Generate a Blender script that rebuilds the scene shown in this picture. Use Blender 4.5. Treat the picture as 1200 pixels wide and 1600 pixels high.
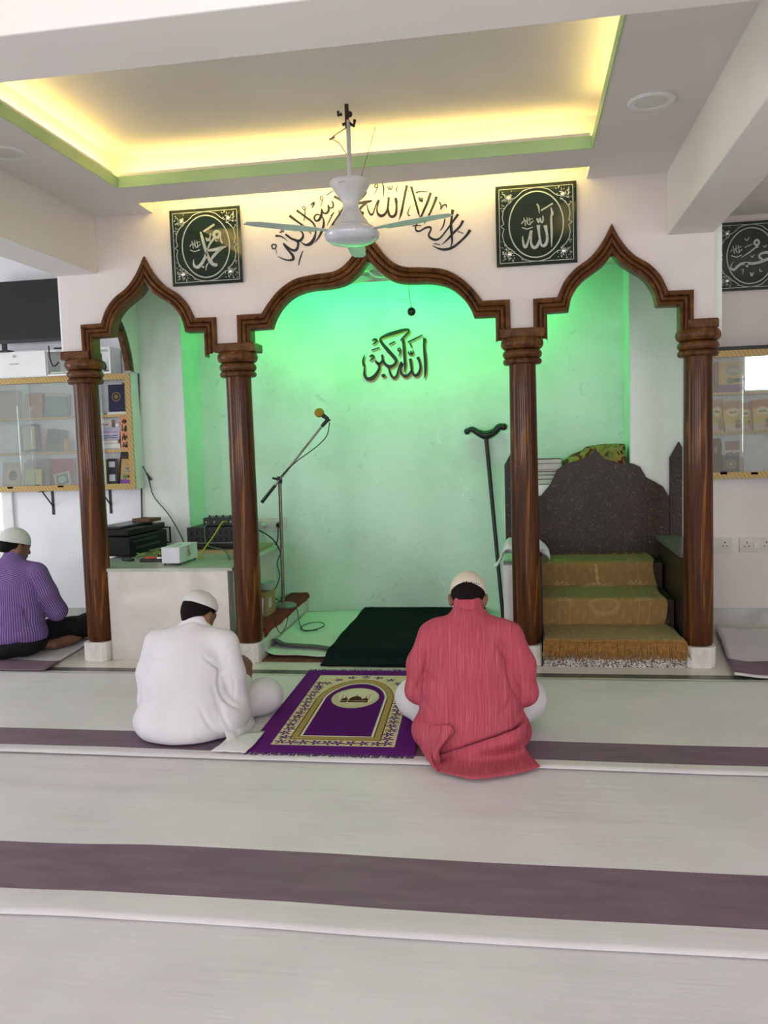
import bpy, bmesh, math, random
import numpy as np
from mathutils import Vector, Matrix
from mathutils.geometry import tessellate_polygon

for o in list(bpy.data.objects):
    bpy.data.objects.remove(o)
SC = bpy.context.scene
COL = SC.collection
PI = math.pi

# ------------------------------------------------------------ camera
F_PX, YAW, PITCH, ROLL = 1328.0, 0.1628, -0.0829, -0.0316
CAM = Vector((0.9333, -5.3452, 1.42))
_f = Vector((-math.sin(YAW), math.cos(YAW), 0)); _r = Vector((math.cos(YAW), math.sin(YAW), 0)); _u = Vector((0, 0, 1))
_F = _f*math.cos(PITCH) + _u*math.sin(PITCH); _U = _u*math.cos(PITCH) - _f*math.sin(PITCH)
_R3 = _r*math.cos(ROLL) + _U*math.sin(ROLL); _U3 = _U*math.cos(ROLL) - _r*math.sin(ROLL)
cd = bpy.data.cameras.new('camera'); cam = bpy.data.objects.new('camera', cd); COL.objects.link(cam)
cd.sensor_fit = 'VERTICAL'; cd.sensor_height = 24.0; cd.lens = F_PX/1600*24.0; cd.clip_start = 0.05
cam.matrix_world = Matrix(((_R3.x, _U3.x, -_F.x, CAM.x), (_R3.y, _U3.y, -_F.y, CAM.y), (_R3.z, _U3.z, -_F.z, CAM.z), (0, 0, 0, 1)))
SC.camera = cam

# ------------------------------------------------------------ light, world, exposure
SC.view_settings.view_transform = 'Standard'; SC.view_settings.look = 'None'
SC.view_settings.gamma = 1.0; SC.view_settings.use_curve_mapping = False
SC.view_settings.exposure = 0.0
W = bpy.data.worlds.new('world'); SC.world = W; W.use_nodes = True
W.node_tree.nodes['Background'].inputs[0].default_value = (0.86, 0.93, 1.0, 1)
W.node_tree.nodes['Background'].inputs[1].default_value = 0.6

def area(name, loc, rot, sx, sy, power, col):
    l = bpy.data.lights.new(name, 'AREA'); l.shape = 'RECTANGLE'; l.size = sx; l.size_y = sy
    l.energy = power; l.color = col
    o = bpy.data.objects.new(name, l); COL.objects.link(o); o.location = loc; o.rotation_euler = rot
    return o
DAY = (0.95, 0.96, 1.0)
for i, x in enumerate((-2.9, -0.2, 2.5)):                      # daylight in the windows of the rear wall
    area('rear_window_daylight', (x, -8.38, 1.7), (PI/2, 0, 0), 1.5, 1.3, 75, DAY)
area('rear_window_daylight', (5.08, -8.38, 2.42), (PI/2, 0, 0), 0.62, 0.62, 14, DAY)
for i, y in enumerate((-6.7, -1.15)):                     # daylight in the windows of the left wall
    area('left_window_daylight', (-5.38, y, 1.65), (PI/2, 0, -PI/2), 1.5, 1.3, 57, (0.9, 0.94, 1.0))
for i, y in enumerate((-5.6, -2.4)):
    area('right_window_daylight', (5.38, y, 1.65), (PI/2, 0, PI/2), 1.5, 1.3, 18, (1.0, 0.95, 0.9))

# ------------------------------------------------------------ pixel -> point on a plane
def ray(px, py):
    d = _F + _R3*((px-600)/F_PX) - _U3*((py-800)/F_PX)
    return d
def onY(px, py, Y):
    d = ray(px, py); return CAM + d*((Y-CAM.y)/d.y)
def onZ(px, py, Z):
    d = ray(px, py); return CAM + d*((Z-CAM.z)/d.z)
def onX(px, py, X):
    d = ray(px, py); return CAM + d*((X-CAM.x)/d.x)

# ------------------------------------------------------------ materials
def new_mat(name):
    m = bpy.data.materials.new(name); m.use_nodes = True
    nt = m.node_tree; b = nt.nodes['Principled BSDF']
    return m, nt, b
def N(nt, t, **kw):
    n = nt.nodes.new(t)
    for k, v in kw.items():
        if k in n.inputs.keys(): n.inputs[k].default_value = v
        else: setattr(n, k, v)
    return n
def L(nt, a, ao, b, bi): nt.links.new(a.outputs[ao], b.inputs[bi])
def ramp(nt, stops):
    r = nt.nodes.new('ShaderNodeValToRGB'); e = r.color_ramp.elements
    while len(e) < len(stops): e.new(0.5)
    for k, (p, c) in enumerate(stops):
        e[k].position = p; e[k].color = (c[0], c[1], c[2], 1)
    return r
def noisy(name, c1, c2, scale=(5, 5, 5), detail=4, rough=0.6, bump=0.0, bscale=None, spec=0.4, lo=0.35, hi=0.65, coat=0, metal=0, sheen=0, bdist=0.004, distort=0.0):
    m, nt, b = new_mat(name)
    tc = N(nt, 'ShaderNodeTexCoord'); mp = N(nt, 'ShaderNodeMapping'); mp.inputs['Scale'].default_value = scale
    L(nt, tc, 'Object', mp, 'Vector')
    nz = N(nt, 'ShaderNodeTexNoise'); nz.inputs['Scale'].default_value = 1.0; nz.inputs['Detail'].default_value = detail; nz.inputs['Distortion'].default_value = distort
    L(nt, mp, 'Vector', nz, 'Vector')
    r = ramp(nt, [(lo, c1), (hi, c2)]); L(nt, nz, 'Fac', r, 'Fac'); L(nt, r, 'Color', b, 'Base Color')
    b.inputs['Roughness'].default_value = rough; b.inputs['Specular IOR Level'].default_value = spec
    b.inputs['Coat Weight'].default_value = coat; b.inputs['Coat Roughness'].default_value = 0.08
    b.inputs['Metallic'].default_value = metal; b.inputs['Sheen Weight'].default_value = sheen
    if bump:
        n2 = N(nt, 'ShaderNodeTexNoise'); n2.inputs['Detail'].default_value = 3
        if bscale is None: bscale = scale
        mp2 = N(nt, 'ShaderNodeMapping'); mp2.inputs['Scale'].default_value = bscale; L(nt, tc, 'Object', mp2, 'Vector')
        n2.inputs['Scale'].default_value = 1.0
        L(nt, mp2, 'Vector', n2, 'Vector')
        bp = N(nt, 'ShaderNodeBump'); bp.inputs['Strength'].default_value = bump; bp.inputs['Distance'].default_value = bdist
        L(nt, n2, 'Fac', bp, 'Height'); L(nt, bp, 'Normal', b, 'Normal')
    return m
_pc = {}
def plain(c, rough=0.5, metal=0.0, spec=0.22, coat=0.0, name=None):
    k = (tuple(c), rough, metal, spec, coat)
    if k not in _pc:
        d = tuple(max(0, v*0.9) for v in c)
        m = noisy(name or 'surface', d, c, scale=(14, 14, 14), rough=rough, spec=spec, coat=coat, metal=metal)
        _pc[k] = m
    return _pc[k]
def emis(name, c, s):
    m, nt, b = new_mat(name)
    b.inputs['Base Color'].default_value = (c[0], c[1], c[2], 1)
    b.inputs['Emission Color'].default_value = (c[0], c[1], c[2], 1); b.inputs['Emission Strength'].default_value = s
    return m
def vcol_mat(name, rough=0.8, sheen=0.0, spec=0.3, bump=0.0, bs=300):
    m, nt, b = new_mat(name)
    a = N(nt, 'ShaderNodeVertexColor', layer_name='col'); L(nt, a, 'Color', b, 'Base Color')
    b.inputs['Roughness'].default_value = rough; b.inputs['Sheen Weight'].default_value = sheen; b.inputs['Specular IOR Level'].default_value = spec
    if bump:
        tc = N(nt, 'ShaderNodeTexCoord'); n2 = N(nt, 'ShaderNodeTexNoise'); n2.inputs['Scale'].default_value = bs; L(nt, tc, 'Object', n2, 'Vector')
        bp = N(nt, 'ShaderNodeBump'); bp.inputs['Strength'].default_value = bump; bp.inputs['Distance'].default_value = 0.003
        L(nt, n2, 'Fac', bp, 'Height'); L(nt, bp, 'Normal', b, 'Normal')
    return m
def wood_mat(name, dark, mid, light, zs=0.6, xs=26, coat=0.8, rough=0.35):
    m, nt, b = new_mat(name)
    tc = N(nt, 'ShaderNodeTexCoord'); mp = N(nt, 'ShaderNodeMapping'); mp.inputs['Scale'].default_value = (xs, xs, zs)
    L(nt, tc, 'Object', mp, 'Vector')
    n1 = N(nt, 'ShaderNodeTexNoise'); n1.inputs['Scale'].default_value = 1.0; n1.inputs['Detail'].default_value = 6; n1.inputs['Distortion'].default_value = 1.2
    L(nt, mp, 'Vector', n1, 'Vector')
    r = ramp(nt, [(0.30, dark), (0.46, mid), (0.56, mid), (0.68, light)]); L(nt, n1, 'Fac', r, 'Fac')
    mp2 = N(nt, 'ShaderNodeMapping'); mp2.inputs['Scale'].default_value = (xs*4, xs*4, zs*2); L(nt, tc, 'Object', mp2, 'Vector')
    n2 = N(nt, 'ShaderNodeTexNoise'); n2.inputs['Scale'].default_value = 1.0; n2.inputs['Detail'].default_value = 4; L(nt, mp2, 'Vector', n2, 'Vector')
    mx = N(nt, 'ShaderNodeMixRGB', blend_type='MULTIPLY'); mx.inputs[0].default_value = 0.55
    r2 = ramp(nt, [(0.35, (0.45, 0.42, 0.4)), (0.6, (1, 1, 1))]); L(nt, n2, 'Fac', r2, 'Fac')
    L(nt, r, 'Color', mx, 1); L(nt, r2, 'Color', mx, 2); L(nt, mx, 'Color', b, 'Base Color')
    b.inputs['Roughness'].default_value = rough; b.inputs['Coat Weight'].default_value = coat; b.inputs['Coat Roughness'].default_value = 0.1; b.inputs['Specular IOR Level'].default_value = 0.14
    return m
def speckle_mat(name, base, spots, scale=120, lo=0.62, hi=0.7, rough=0.3, coat=0.0):
    m, nt, b = new_mat(name)
    tc = N(nt, 'ShaderNodeTexCoord')
    n1 = N(nt, 'ShaderNodeTexNoise'); n1.inputs['Scale'].default_value = scale; n1.inputs['Detail'].default_value = 3; L(nt, tc, 'Object', n1, 'Vector')
    r = ramp(nt, [(lo, base), (hi, spots)]); L(nt, n1, 'Fac', r, 'Fac')
    n2 = N(nt, 'ShaderNodeTexNoise'); n2.inputs['Scale'].default_value = scale*0.12; L(nt, tc, 'Object', n2, 'Vector')
    mx = N(nt, 'ShaderNodeMixRGB', blend_type='MULTIPLY'); mx.inputs[0].default_value = 0.6
    r2 = ramp(nt, [(0.3, (0.6, 0.6, 0.6)), (0.7, (1.1, 1.1, 1.1))]); L(nt, n2, 'Fac', r2, 'Fac')
    L(nt, r, 'Color', mx, 1); L(nt, r2, 'Color', mx, 2); L(nt, mx, 'Color', b, 'Base Color')
    b.inputs['Roughness'].default_value = rough; b.inputs['Coat Weight'].default_value = coat; b.inputs['Specular IOR Level'].default_value = 0.25
    return m
def mint_mat():
    m, nt, b = new_mat('mint distemper paint')
    tc = N(nt, 'ShaderNodeTexCoord')
    n1 = N(nt, 'ShaderNodeTexNoise'); n1.inputs['Scale'].default_value = 2.2; n1.inputs['Detail'].default_value = 8; n1.inputs['Roughness'].default_value = 0.62; L(nt, tc, 'Object', n1, 'Vector')
    r = ramp(nt, [(0.3, (0.50, 0.69, 0.56)), (0.5, (0.59, 0.78, 0.66)), (0.7, (0.63, 0.81, 0.69))]); L(nt, n1, 'Fac', r, 'Fac')
    mp = N(nt, 'ShaderNodeMapping'); mp.inputs['Scale'].default_value = (7, 7, 4.5); L(nt, tc, 'Object', mp, 'Vector')
    n2 = N(nt, 'ShaderNodeTexNoise'); n2.inputs['Scale'].default_value = 1; n2.inputs['Detail'].default_value = 9; n2.inputs['Roughness'].default_value = 0.72; n2.inputs['Distortion'].default_value = 1.5; L(nt, mp, 'Vector', n2, 'Vector')
    r2 = ramp(nt, [(0.625, (0, 0, 0)), (0.68, (1, 1, 1))]); L(nt, n2, 'Fac', r2, 'Fac')
    mx = N(nt, 'ShaderNodeMixRGB'); L(nt, r2, 'Color', mx, 0); L(nt, r, 'Color', mx, 1); mx.inputs[2].default_value = (0.76, 0.86, 0.79, 1)
    n3 = N(nt, 'ShaderNodeTexNoise'); n3.inputs['Scale'].default_value = 3.7; n3.inputs['Detail'].default_value = 10; n3.inputs['Roughness'].default_value = 0.75; n3.inputs['Distortion'].default_value = 2.2
    L(nt, tc, 'Object', n3, 'Vector')
    r3 = ramp(nt, [(0.34, (0.62, 0.66, 0.6)), (0.40, (1, 1, 1))]); L(nt, n3, 'Fac', r3, 'Fac')
    m2 = N(nt, 'ShaderNodeMixRGB', blend_type='MULTIPLY'); m2.inputs[0].default_value = 0.7; L(nt, mx, 'Color', m2, 1); L(nt, r3, 'Color', m2, 2)
    L(nt, m2, 'Color', b, 'Base Color'); b.inputs['Roughness'].default_value = 0.45
    bp = N(nt, 'ShaderNodeBump'); bp.inputs['Strength'].default_value = 0.25; bp.inputs['Distance'].default_value = 0.01
    L(nt, n1, 'Fac', bp, 'Height'); L(nt, bp, 'Normal', b, 'Normal')
    return m
def hatch_mat():                                   # gold laminate with slanting brown strokes
    m, nt, b = new_mat('gold hatched laminate')
    tc = N(nt, 'ShaderNodeTexCoord'); mp = N(nt, 'ShaderNodeMapping'); mp.inputs['Rotation'].default_value = (0, math.radians(35), 0)
    L(nt, tc, 'Object', mp, 'Vector')
    w = N(nt, 'ShaderNodeTexWave', wave_type='BANDS', bands_direction='X'); w.inputs['Scale'].default_value = 13; w.inputs['Distortion'].default_value = 0.6; w.inputs['Detail'].default_value = 1
    L(nt, mp, 'Vector', w, 'Vector')
    r = ramp(nt, [(0.74, (0.47, 0.31, 0.085)), (0.92, (0.30, 0.18, 0.045))]); L(nt, w, 'Fac', r, 'Fac'); L(nt, r, 'Color', b, 'Base Color')
    b.inputs['Roughness'].default_value = 0.35
    return m
def glass_mat(name, refl=0.10, tint=(0.93, 0.97, 0.95), rough=0.02):
    m, nt, b = new_mat(name); nt.nodes.remove(b)
    out = nt.nodes['Material Output']
    t = N(nt, 'ShaderNodeBsdfTransparent'); t.inputs[0].default_value = (*tint, 1)
    g = N(nt, 'ShaderNodeBsdfGlossy'); g.inputs['Color'].default_value = (1, 1, 1, 1); g.inputs['Roughness'].default_value = rough
    lw = N(nt, 'ShaderNodeLayerWeight'); lw.inputs['Blend'].default_value = 0.35
    mt = N(nt, 'ShaderNodeMath', operation='MULTIPLY_ADD'); L(nt, lw, 'Fresnel', mt, 0); mt.inputs[1].default_value = 0.8; mt.inputs[2].default_value = refl
    mx = N(nt, 'ShaderNodeMixShader'); L(nt, mt, 0, mx, 0); L(nt, t, 0, mx, 1); L(nt, g, 0, mx, 2); L(nt, mx, 0, out, 0)
    return m

M = {}
M['wall'] = noisy('pinkish white wall paint', (0.655, 0.59, 0.565), (0.71, 0.645, 0.62), (1.5, 1.5, 1.5), rough=0.55, bump=0.08, bscale=(40, 40, 40))
M['ceil'] = noisy('white ceiling paint', (0.74, 0.70, 0.67), (0.80, 0.76, 0.73), (1.2, 1.2, 1.2), rough=0.7, bump=0.05, bscale=(30, 30, 30))
M['bluewall'] = noisy('cool white wall paint', (0.76, 0.76, 0.80), (0.82, 0.82, 0.85), (1.2, 1.2, 1.2), rough=0.5)
M['mint'] = mint_mat()
M['pier'] = noisy('pale mint wall paint', (0.73, 0.77, 0.72), (0.79, 0.83, 0.78), (2, 2, 2), rough=0.45)
M['lipgreen'] = noisy('light green ceiling border paint', (0.36, 0.56, 0.28), (0.42, 0.62, 0.33), (3, 3, 3), rough=0.5)
M['column'] = wood_mat('lacquered streaked wood', (0.018, 0.005, 0.0015), (0.082, 0.026, 0.007), (0.26, 0.10, 0.024), zs=1.1, xs=17, coat=0.16, rough=0.45)
M['mould'] = wood_mat('brown lacquered moulding wood', (0.045, 0.016, 0.005), (0.120, 0.047, 0.014), (0.19, 0.08, 0.026), zs=9, xs=12, coat=0.15, rough=0.45)
M['groove'] = plain((0.03, 0.013, 0.008), 0.5)
M['marble'] = noisy('greyish white marble', (0.55, 0.52, 0.49), (0.74, 0.71, 0.68), (5, 5, 5), detail=8, rough=0.3, distort=1.0)
M['floor'] = noisy('cream marble floor', (0.58, 0.56, 0.47), (0.66, 0.63, 0.55), (2.5, 2.5, 2.5), detail=7, rough=0.22, distort=0.8)
M['inlay'] = noisy('dark green stone strip', (0.045, 0.05, 0.042), (0.09, 0.095, 0.08), (20, 20, 20), rough=0.3)
M['counter'] = noisy('cream stone slab', (0.56, 0.51, 0.47), (0.66, 0.61, 0.57), (3.2, 3.2, 3.2), detail=8, rough=0.4, distort=1.2)
M['skirt'] = noisy('grey marble skirting', (0.42, 0.42, 0.40), (0.56, 0.56, 0.53), (6, 6, 6), detail=7, rough=0.3, distort=1)
M['granite'] = speckle_mat('dark brown granite', (0.036, 0.021, 0.013), (0.16, 0.12, 0.09), 95, 0.60, 0.70, 0.4)
M['terrazzo'] = speckle_mat('grey pink terrazzo', (0.13, 0.095, 0.085), (0.66, 0.62, 0.58), 130, 0.45, 0.55, 0.4)
M['hatch'] = hatch_mat()
M['glass'] = glass_mat('cabinet glass')
M['white'] = noisy('white laminate', (0.74, 0.74, 0.74), (0.80, 0.80, 0.80), (6, 6, 6), rough=0.35)
M['black'] = noisy('black plastic', (0.010, 0.010, 0.011), (0.017, 0.017, 0.018), (20, 20, 20), rough=0.4)
M['chrome'] = noisy('brushed steel', (0.45, 0.44, 0.42), (0.62, 0.60, 0.58), (30, 30, 30), rough=0.25, metal=1.0)
M['vinyl'] = noisy('black calligraphy paint', (0.006, 0.006, 0.006), (0.012, 0.012, 0.012), (8, 8, 8), rough=0.5)

# ------------------------------------------------------------ mesh builder
class MB:
    def __init__(s): s.v = []; s.f = []; s.mi = []; s.cur = 0
    def mat(s, k): s.cur = k; return s
    def add(s, vs, fs):
        b = len(s.v); s.v += [tuple(v) for v in vs]
        for f in fs: s.f.append(tuple(i+b for i in f)); s.mi.append(s.cur)
        return s
    def box(s, x0, x1, y0, y1, z0, z1, M4=None):
        vs = [Vector((x, y, z)) for z in (z0, z1) for y in (y0, y1) for x in (x0, x1)]
        if M4 is not None: vs = [M4 @ v for v in vs]
        return s.add(vs, [(0, 2, 3, 1), (4, 5, 7, 6), (0, 1, 5, 4), (1, 3, 7, 5), (3, 2, 6, 7), (2, 0, 4, 6)])
    def tube(s, pts, r, n=10, cap=True, closed=False):
        pts = [Vector(p) for p in pts]; m = len(pts)
        rs = r if isinstance(r, (list, tuple)) else [r]*m
        ring = []; prev = None
        for i, p in enumerate(pts):
            a = pts[(i-1) % m] if (closed or i > 0) else p; c = pts[(i+1) % m] if (closed or i < m-1) else p
            t = (c-a)
            t = t.normalized() if t.length > 1e-9 else Vector((0, 0, 1))
            if prev is None:
                u = t.orthogonal().normalized()
            else:
                u = (prev - t*prev.dot(t)); u = u.normalized() if u.length > 1e-6 else t.orthogonal().normalized()
            prev = u; w = t.cross(u)
            ring.append([p + (u*math.cos(2*PI*k/n) + w*math.sin(2*PI*k/n))*rs[i] for k in range(n)])
        vs = [v for rg in ring for v in rg]; fs = []
        for i in range(m if closed else m-1):
            j = (i+1) % m
            for k in range(n):
                fs.append((i*n+k, i*n+(k+1) % n, j*n+(k+1) % n, j*n+k))
        if cap and not closed:
            fs.append(tuple(range(n-1, -1, -1))); fs.append(tuple((m-1)*n+k for k in range(n)))
        return s.add(vs, fs)
    def lathe(s, prof, c=(0, 0, 0), n=32, M4=None):
        vs = []; fs = []; c = Vector(c)
        for (r, z) in prof:
            for k in range(n):
                v = Vector((r*math.cos(2*PI*k/n), r*math.sin(2*PI*k/n), z))
                vs.append(c + (M4 @ v if M4 is not None else v))
        for i in range(len(prof)-1):
            for k in range(n): fs.append((i*n+k, i*n+(k+1) % n, (i+1)*n+(k+1) % n, (i+1)*n+k))
        if prof[0][0] > 1e-6: fs.append(tuple(range(n-1, -1, -1)))
        if prof[-1][0] > 1e-6: fs.append(tuple((len(prof)-1)*n+k for k in range(n)))
        return s.add(vs, fs)
    def prism(s, poly, d, M4=None):
        """poly: list of 3-D points in one plane, extruded by vector d"""
        poly = [Vector(p) for p in poly]; d = Vector(d); n = len(poly)
        vs = poly + [p+d for p in poly]
        tri = tessellate_polygon([poly])
        nrm = Vector((0, 0, 0))
        for i in range(n):
            nrm += poly[i].cross(poly[(i+1) % n])
        flip = nrm.dot(d) > 0
        fs = []
        for t in tri:
            a = (poly[t[1]]-poly[t[0]]).cross(poly[t[2]]-poly[t[0]]).dot(d)
            t = tuple(t) if a < 0 else tuple(reversed(t))
            fs.append(t); fs.append(tuple(i+n for i in reversed(t)))
        for i in range(n):
            j = (i+1) % n
            fs.append((i, i+n, j+n, j) if not flip else (i, j, j+n, i+n))
        if M4 is not None: vs = [M4 @ v for v in vs]
        return s.add(vs, fs)
    def grid(s, P, closed_u=False):
        """P: rows x cols of points"""
        m = len(P); n = len(P[0]); vs = [p for r in P for p in r]; fs = []
        for i in range(m-1):
            for j in range(n if closed_u else n-1):
                fs.append((i*n+j, i*n+(j+1) % n, (i+1)*n+(j+1) % n, (i+1)*n+j))
        return s.add(vs, fs)
    def sphere(s, c, r, n=20, m=12, sc=(1, 1, 1), M4=None):
        prof = []
        c = Vector(c); vs = []; fs = []
        for i in range(m+1):
            th = PI*i/m
            for k in range(n):
                v = Vector((r*sc[0]*math.sin(th)*math.cos(2*PI*k/n), r*sc[1]*math.sin(th)*math.sin(2*PI*k/n), -r*sc[2]*math.cos(th)))
                vs.append(c + (M4 @ v if M4 is not None else v))
        for i in range(m):
            for k in range(n): fs.append((i*n+k, i*n+(k+1) % n, (i+1)*n+(k+1) % n, (i+1)*n+k))
        return s.add(vs, fs)
    def build(s, name, mats, parent=None, smooth=False, bevel=0, origin=None, angle=40):
        me = bpy.data.meshes.new(name)
        vs = s.v
        if origin is not None:
            o3 = Vector(origin); vs = [tuple(Vector(v)-o3) for v in vs]
        elif parent is not None:
            inv = parent.matrix_basis.inverted(); 
            pp = parent
            while pp.parent is not None:
                pp = pp.parent; inv = inv @ pp.matrix_basis.inverted()
            vs = [tuple(inv @ Vector(v)) for v in vs]
        me.from_pydata(vs, [], s.f)
        if not isinstance(mats, (list, tuple)): mats = [mats]
        for m_ in mats: me.materials.append(m_)
        me.polygons.foreach_set('material_index', s.mi)
        bm = bmesh.new(); bm.from_mesh(me)
        bmesh.ops.remove_doubles(bm, verts=bm.verts, dist=1e-6)
        bmesh.ops.recalc_face_normals(bm, faces=bm.faces)
        if smooth:
            for f in bm.faces: f.smooth = True
            for e in bm.edges:
                if len(e.link_faces) == 2 and e.calc_face_angle(0) > math.radians(angle): e.smooth = False
        bm.to_mesh(me); bm.free()
        ob = bpy.data.objects.new(name, me); COL.objects.link(ob)
        if origin is not None: ob.location = origin
        if parent is not None: ob.parent = parent
        if bevel:
            bv = ob.modifiers.new('bevel', 'BEVEL'); bv.width = bevel; bv.segments = 2; bv.limit_method = 'ANGLE'; bv.angle_limit = math.radians(50)
        return ob
def empty(name, loc, label, cat, group=None, rz=0):
    o = bpy.data.objects.new(name, None); COL.objects.link(o); o.location = loc; o.rotation_euler = (0, 0, rz)
    o.empty_display_size = 0.1
    tag(o, label, cat, group); return o
def tag(o, label, cat, group=None):
    o['label'] = label; o['category'] = cat
    if group: o['group'] = group
    return o
def struct(o): o['kind'] = 'structure'; return o
def catmull(pts, k=6, closed=False):
    pts = [Vector(p) for p in pts]; n = len(pts); out = []
    if n < 3: return pts
    for i in range(n if closed else n-1):
        p0 = pts[(i-1) % n] if (closed or i > 0) else pts[0]*2-pts[1]; p1 = pts[i]; p2 = pts[(i+1) % n]
        p3 = pts[(i+2) % n] if (closed or i < n-2) else pts[-1]*2-pts[-2]
        for j in range(k):
            t = j/k
            out.append(0.5*((2*p1) + (p2-p0)*t + (2*p0-5*p1+4*p2-p3)*t*t + (3*p1-p0-3*p2+p3)*t**3))
    if not closed: out.append(pts[-1])
    return out

# ------------------------------------------------------------ the room
ZC, ZS, ZB = 2.935, 3.15, 2.575
struct(MB().box(-5.5, 5.5, -8.5, 1.9, -0.12, 0.0).build('floor', M['floor']))
struct(MB().box(-5.5, 5.5, -8.5, 1.9, ZS, ZS+0.15).build('ceiling', M['ceil']))
# rear, left and right walls with window openings
def wall_with_holes(name, axis, pos, a0, a1, holes, th, mat):
    mb = MB()
    def bx(p, q, za, zb):
        if axis == 'Y': mb.box(p, q, min(pos, pos+th), max(pos, pos+th), za, zb)
        else: mb.box(min(pos, pos+th), max(pos, pos+th), p, q, za, zb)
    c = a0
    for (h0, h1, z0, z1) in holes:
        bx(c, h0, 0, ZS); bx(h0, h1, 0, z0); bx(h0, h1, z1, ZS); c = h1
    bx(c, a1, 0, ZS)
    return struct(mb.build(name, mat))
wall_with_holes('wall_rear', 'Y', -8.5, -5.5, 5.5, [(-3.65, -2.15, 1.05, 2.35), (-0.95, 0.55, 1.05, 2.35), (1.75, 3.25, 1.05, 2.35), (4.77, 5.39, 2.11, 2.73)], -0.1, M['wall'])
wall_with_holes('wall_left', 'X', -5.5, -8.5, 1.9, [(-7.45, -5.95, 1.0, 2.3), (-1.9, -0.4, 1.0, 2.3)], -0.1, M['bluewall'])
wall_with_holes('wall_right', 'X', 5.5, -8.5, 1.9, [(-6.35, -4.85, 1.0, 2.3), (-3.15, -1.65, 1.0, 2.3)], 0.1, M['wall'])
# back wall: left bay, right bay, pale piers, and the mint recess
YB, YR = 1.165, 1.52
XL, XR = -1.735, 1.728
struct(MB().box(-5.5, -2.12, YB, YB+0.12, 0, ZS).build('wall_back', M['bluewall']))
struct(MB().box(-2.12, XL, YB, YR, 0, ZS).build('wall_pier', M['pier']))
struct(MB().box(XR, 2.09, YB, YR, 0, ZS).build('wall_pier', M['pier']))
struct(MB().box(2.09, 5.5, YB, YB+0.12, 0, ZS).build('wall_back', M['wall']))
mb = MB(); mb.box(XL-0.1, XR+0.1, YR, YR+0.1, 0, ZS); mb.box(XL, XL+0.006, YB+0.002, YR, 0, ZS); mb.box(XR-0.006, XR, YB+0.002, YR, 0, ZS)
struct(mb.build('wall_alcove', M['mint']))
struct(MB().box(-2.06, 2.05, 0.041, YR, 2.72, 2.80).build('ceiling', M['ceil']))
# side wall of the alcove on the left, with an arched opening resting on the cabinet
XS = -2.09
po = [(0.045, 2.03), (0.24, 2.03), (0.27, 2.2), (0.36, 2.38), (0.54, 2.52), (0.72, 2.45), (0.88, 2.33), (0.97, 2.15), (0.995, 2.03), (YB, 2.03), (YB, ZS), (0.045, ZS)]
struct(MB().prism([(XS, y, z) for y, z in po], (-0.03, 0, 0)).build('wall_side', M['pier']))
so = catmull([(0, 0.24, 2.03), (0, 0.27, 2.2), (0, 0.36, 2.38), (0, 0.54, 2.52), (0, 0.72, 2.45), (0, 0.88, 2.33), (0, 0.97, 2.15), (0, 0.995, 2.03)], 5)
cen = Vector((0, 0.61, 2.05))
mb = MB(); rows = []
for p in so:
    d = (p-cen).normalized()
    rows.append([Vector((XS-0.032, *(p-d*0.03).yz)), Vector((XS+0.008, *(p-d*0.03).yz)), Vector((XS+0.016, *(p-d*0.0).yz)), Vector((XS+0.008, *(p+d*0.05).yz)), Vector((XS-0.005, *(p+d*0.05).yz))])
mb.grid(rows); o = mb.build('arch_moulding', M['mould'], smooth=True); tag(o, 'small plain brown arch band standing on the right end of the left bookcase', 'arch trim')
# right: wall side
struct(MB().box(2.08, 2.12, 0.045, YB, 2.0, ZS).build('wall_side', M['pier']))

# ceiling beams
def beam(name, x0, x1, y0, y1): struct(MB().box(x0, x1, y0, y1, ZB, ZS).build(name, M['ceil'], bevel=0.006))
beam('trim_1', -2.08, -1.795, -8.5, -0.02)
beam('trim_2', 1.80, 2.062, -8.5, -0.02)
beam('trim_3', -5.5, 5.5, -3.08, -2.80)
# false ceiling of the middle bay, with a lit opening and a lit slot along the wall
CX0, CX1, CY = -1.36, 1.335, -0.57
mb = MB()
mb.box(-1.795, CX0, -2.80, -0.25, ZC, ZC+0.06); mb.box(CX1, 1.80, -2.80, -0.25, ZC, ZC+0.06)
mb.box(CX0, CX1, CY, -0.25, ZC, ZC+0.06)
mb.box(-1.795, -1.39, -0.25, -0.02, ZC, ZC+0.06); mb.box(1.34, 1.80, -0.25, -0.02, ZC, ZC+0.06)
struct(mb.build('ceiling', M['ceil']))
mb = MB()
mb.box(CX0, CX0+0.006, -2.80, CY, ZC-0.002, ZC+0.062); mb.box(CX1-0.006, CX1, -2.80, CY, ZC-0.002, ZC+0.062); mb.box(CX0, CX1, CY-0.006, CY, ZC-0.002, ZC+0.062)
struct(mb.build('trim_4', M['lipgreen']))
mb = MB()                                          # upstand behind the lip
mb.box(-1.50, -1.432, -2.80, -0.33, ZC+0.06, ZS); mb.box(1.405, 1.48, -2.80, -0.33, ZC+0.06, ZS); mb.box(-1.50, 1.48, -0.43, -0.33, ZC+0.06, ZS)
struct(mb.build('trim_5', M['ceil']))
# false ceiling of the right bay
mb = MB(); mb.box(2.062, 2.50, -2.80, YB, ZC, ZC+0.06); mb.box(2.50, 5.0, -0.30, YB, ZC, ZC+0.06)
struct(mb.build('ceiling', M['ceil']))

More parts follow.
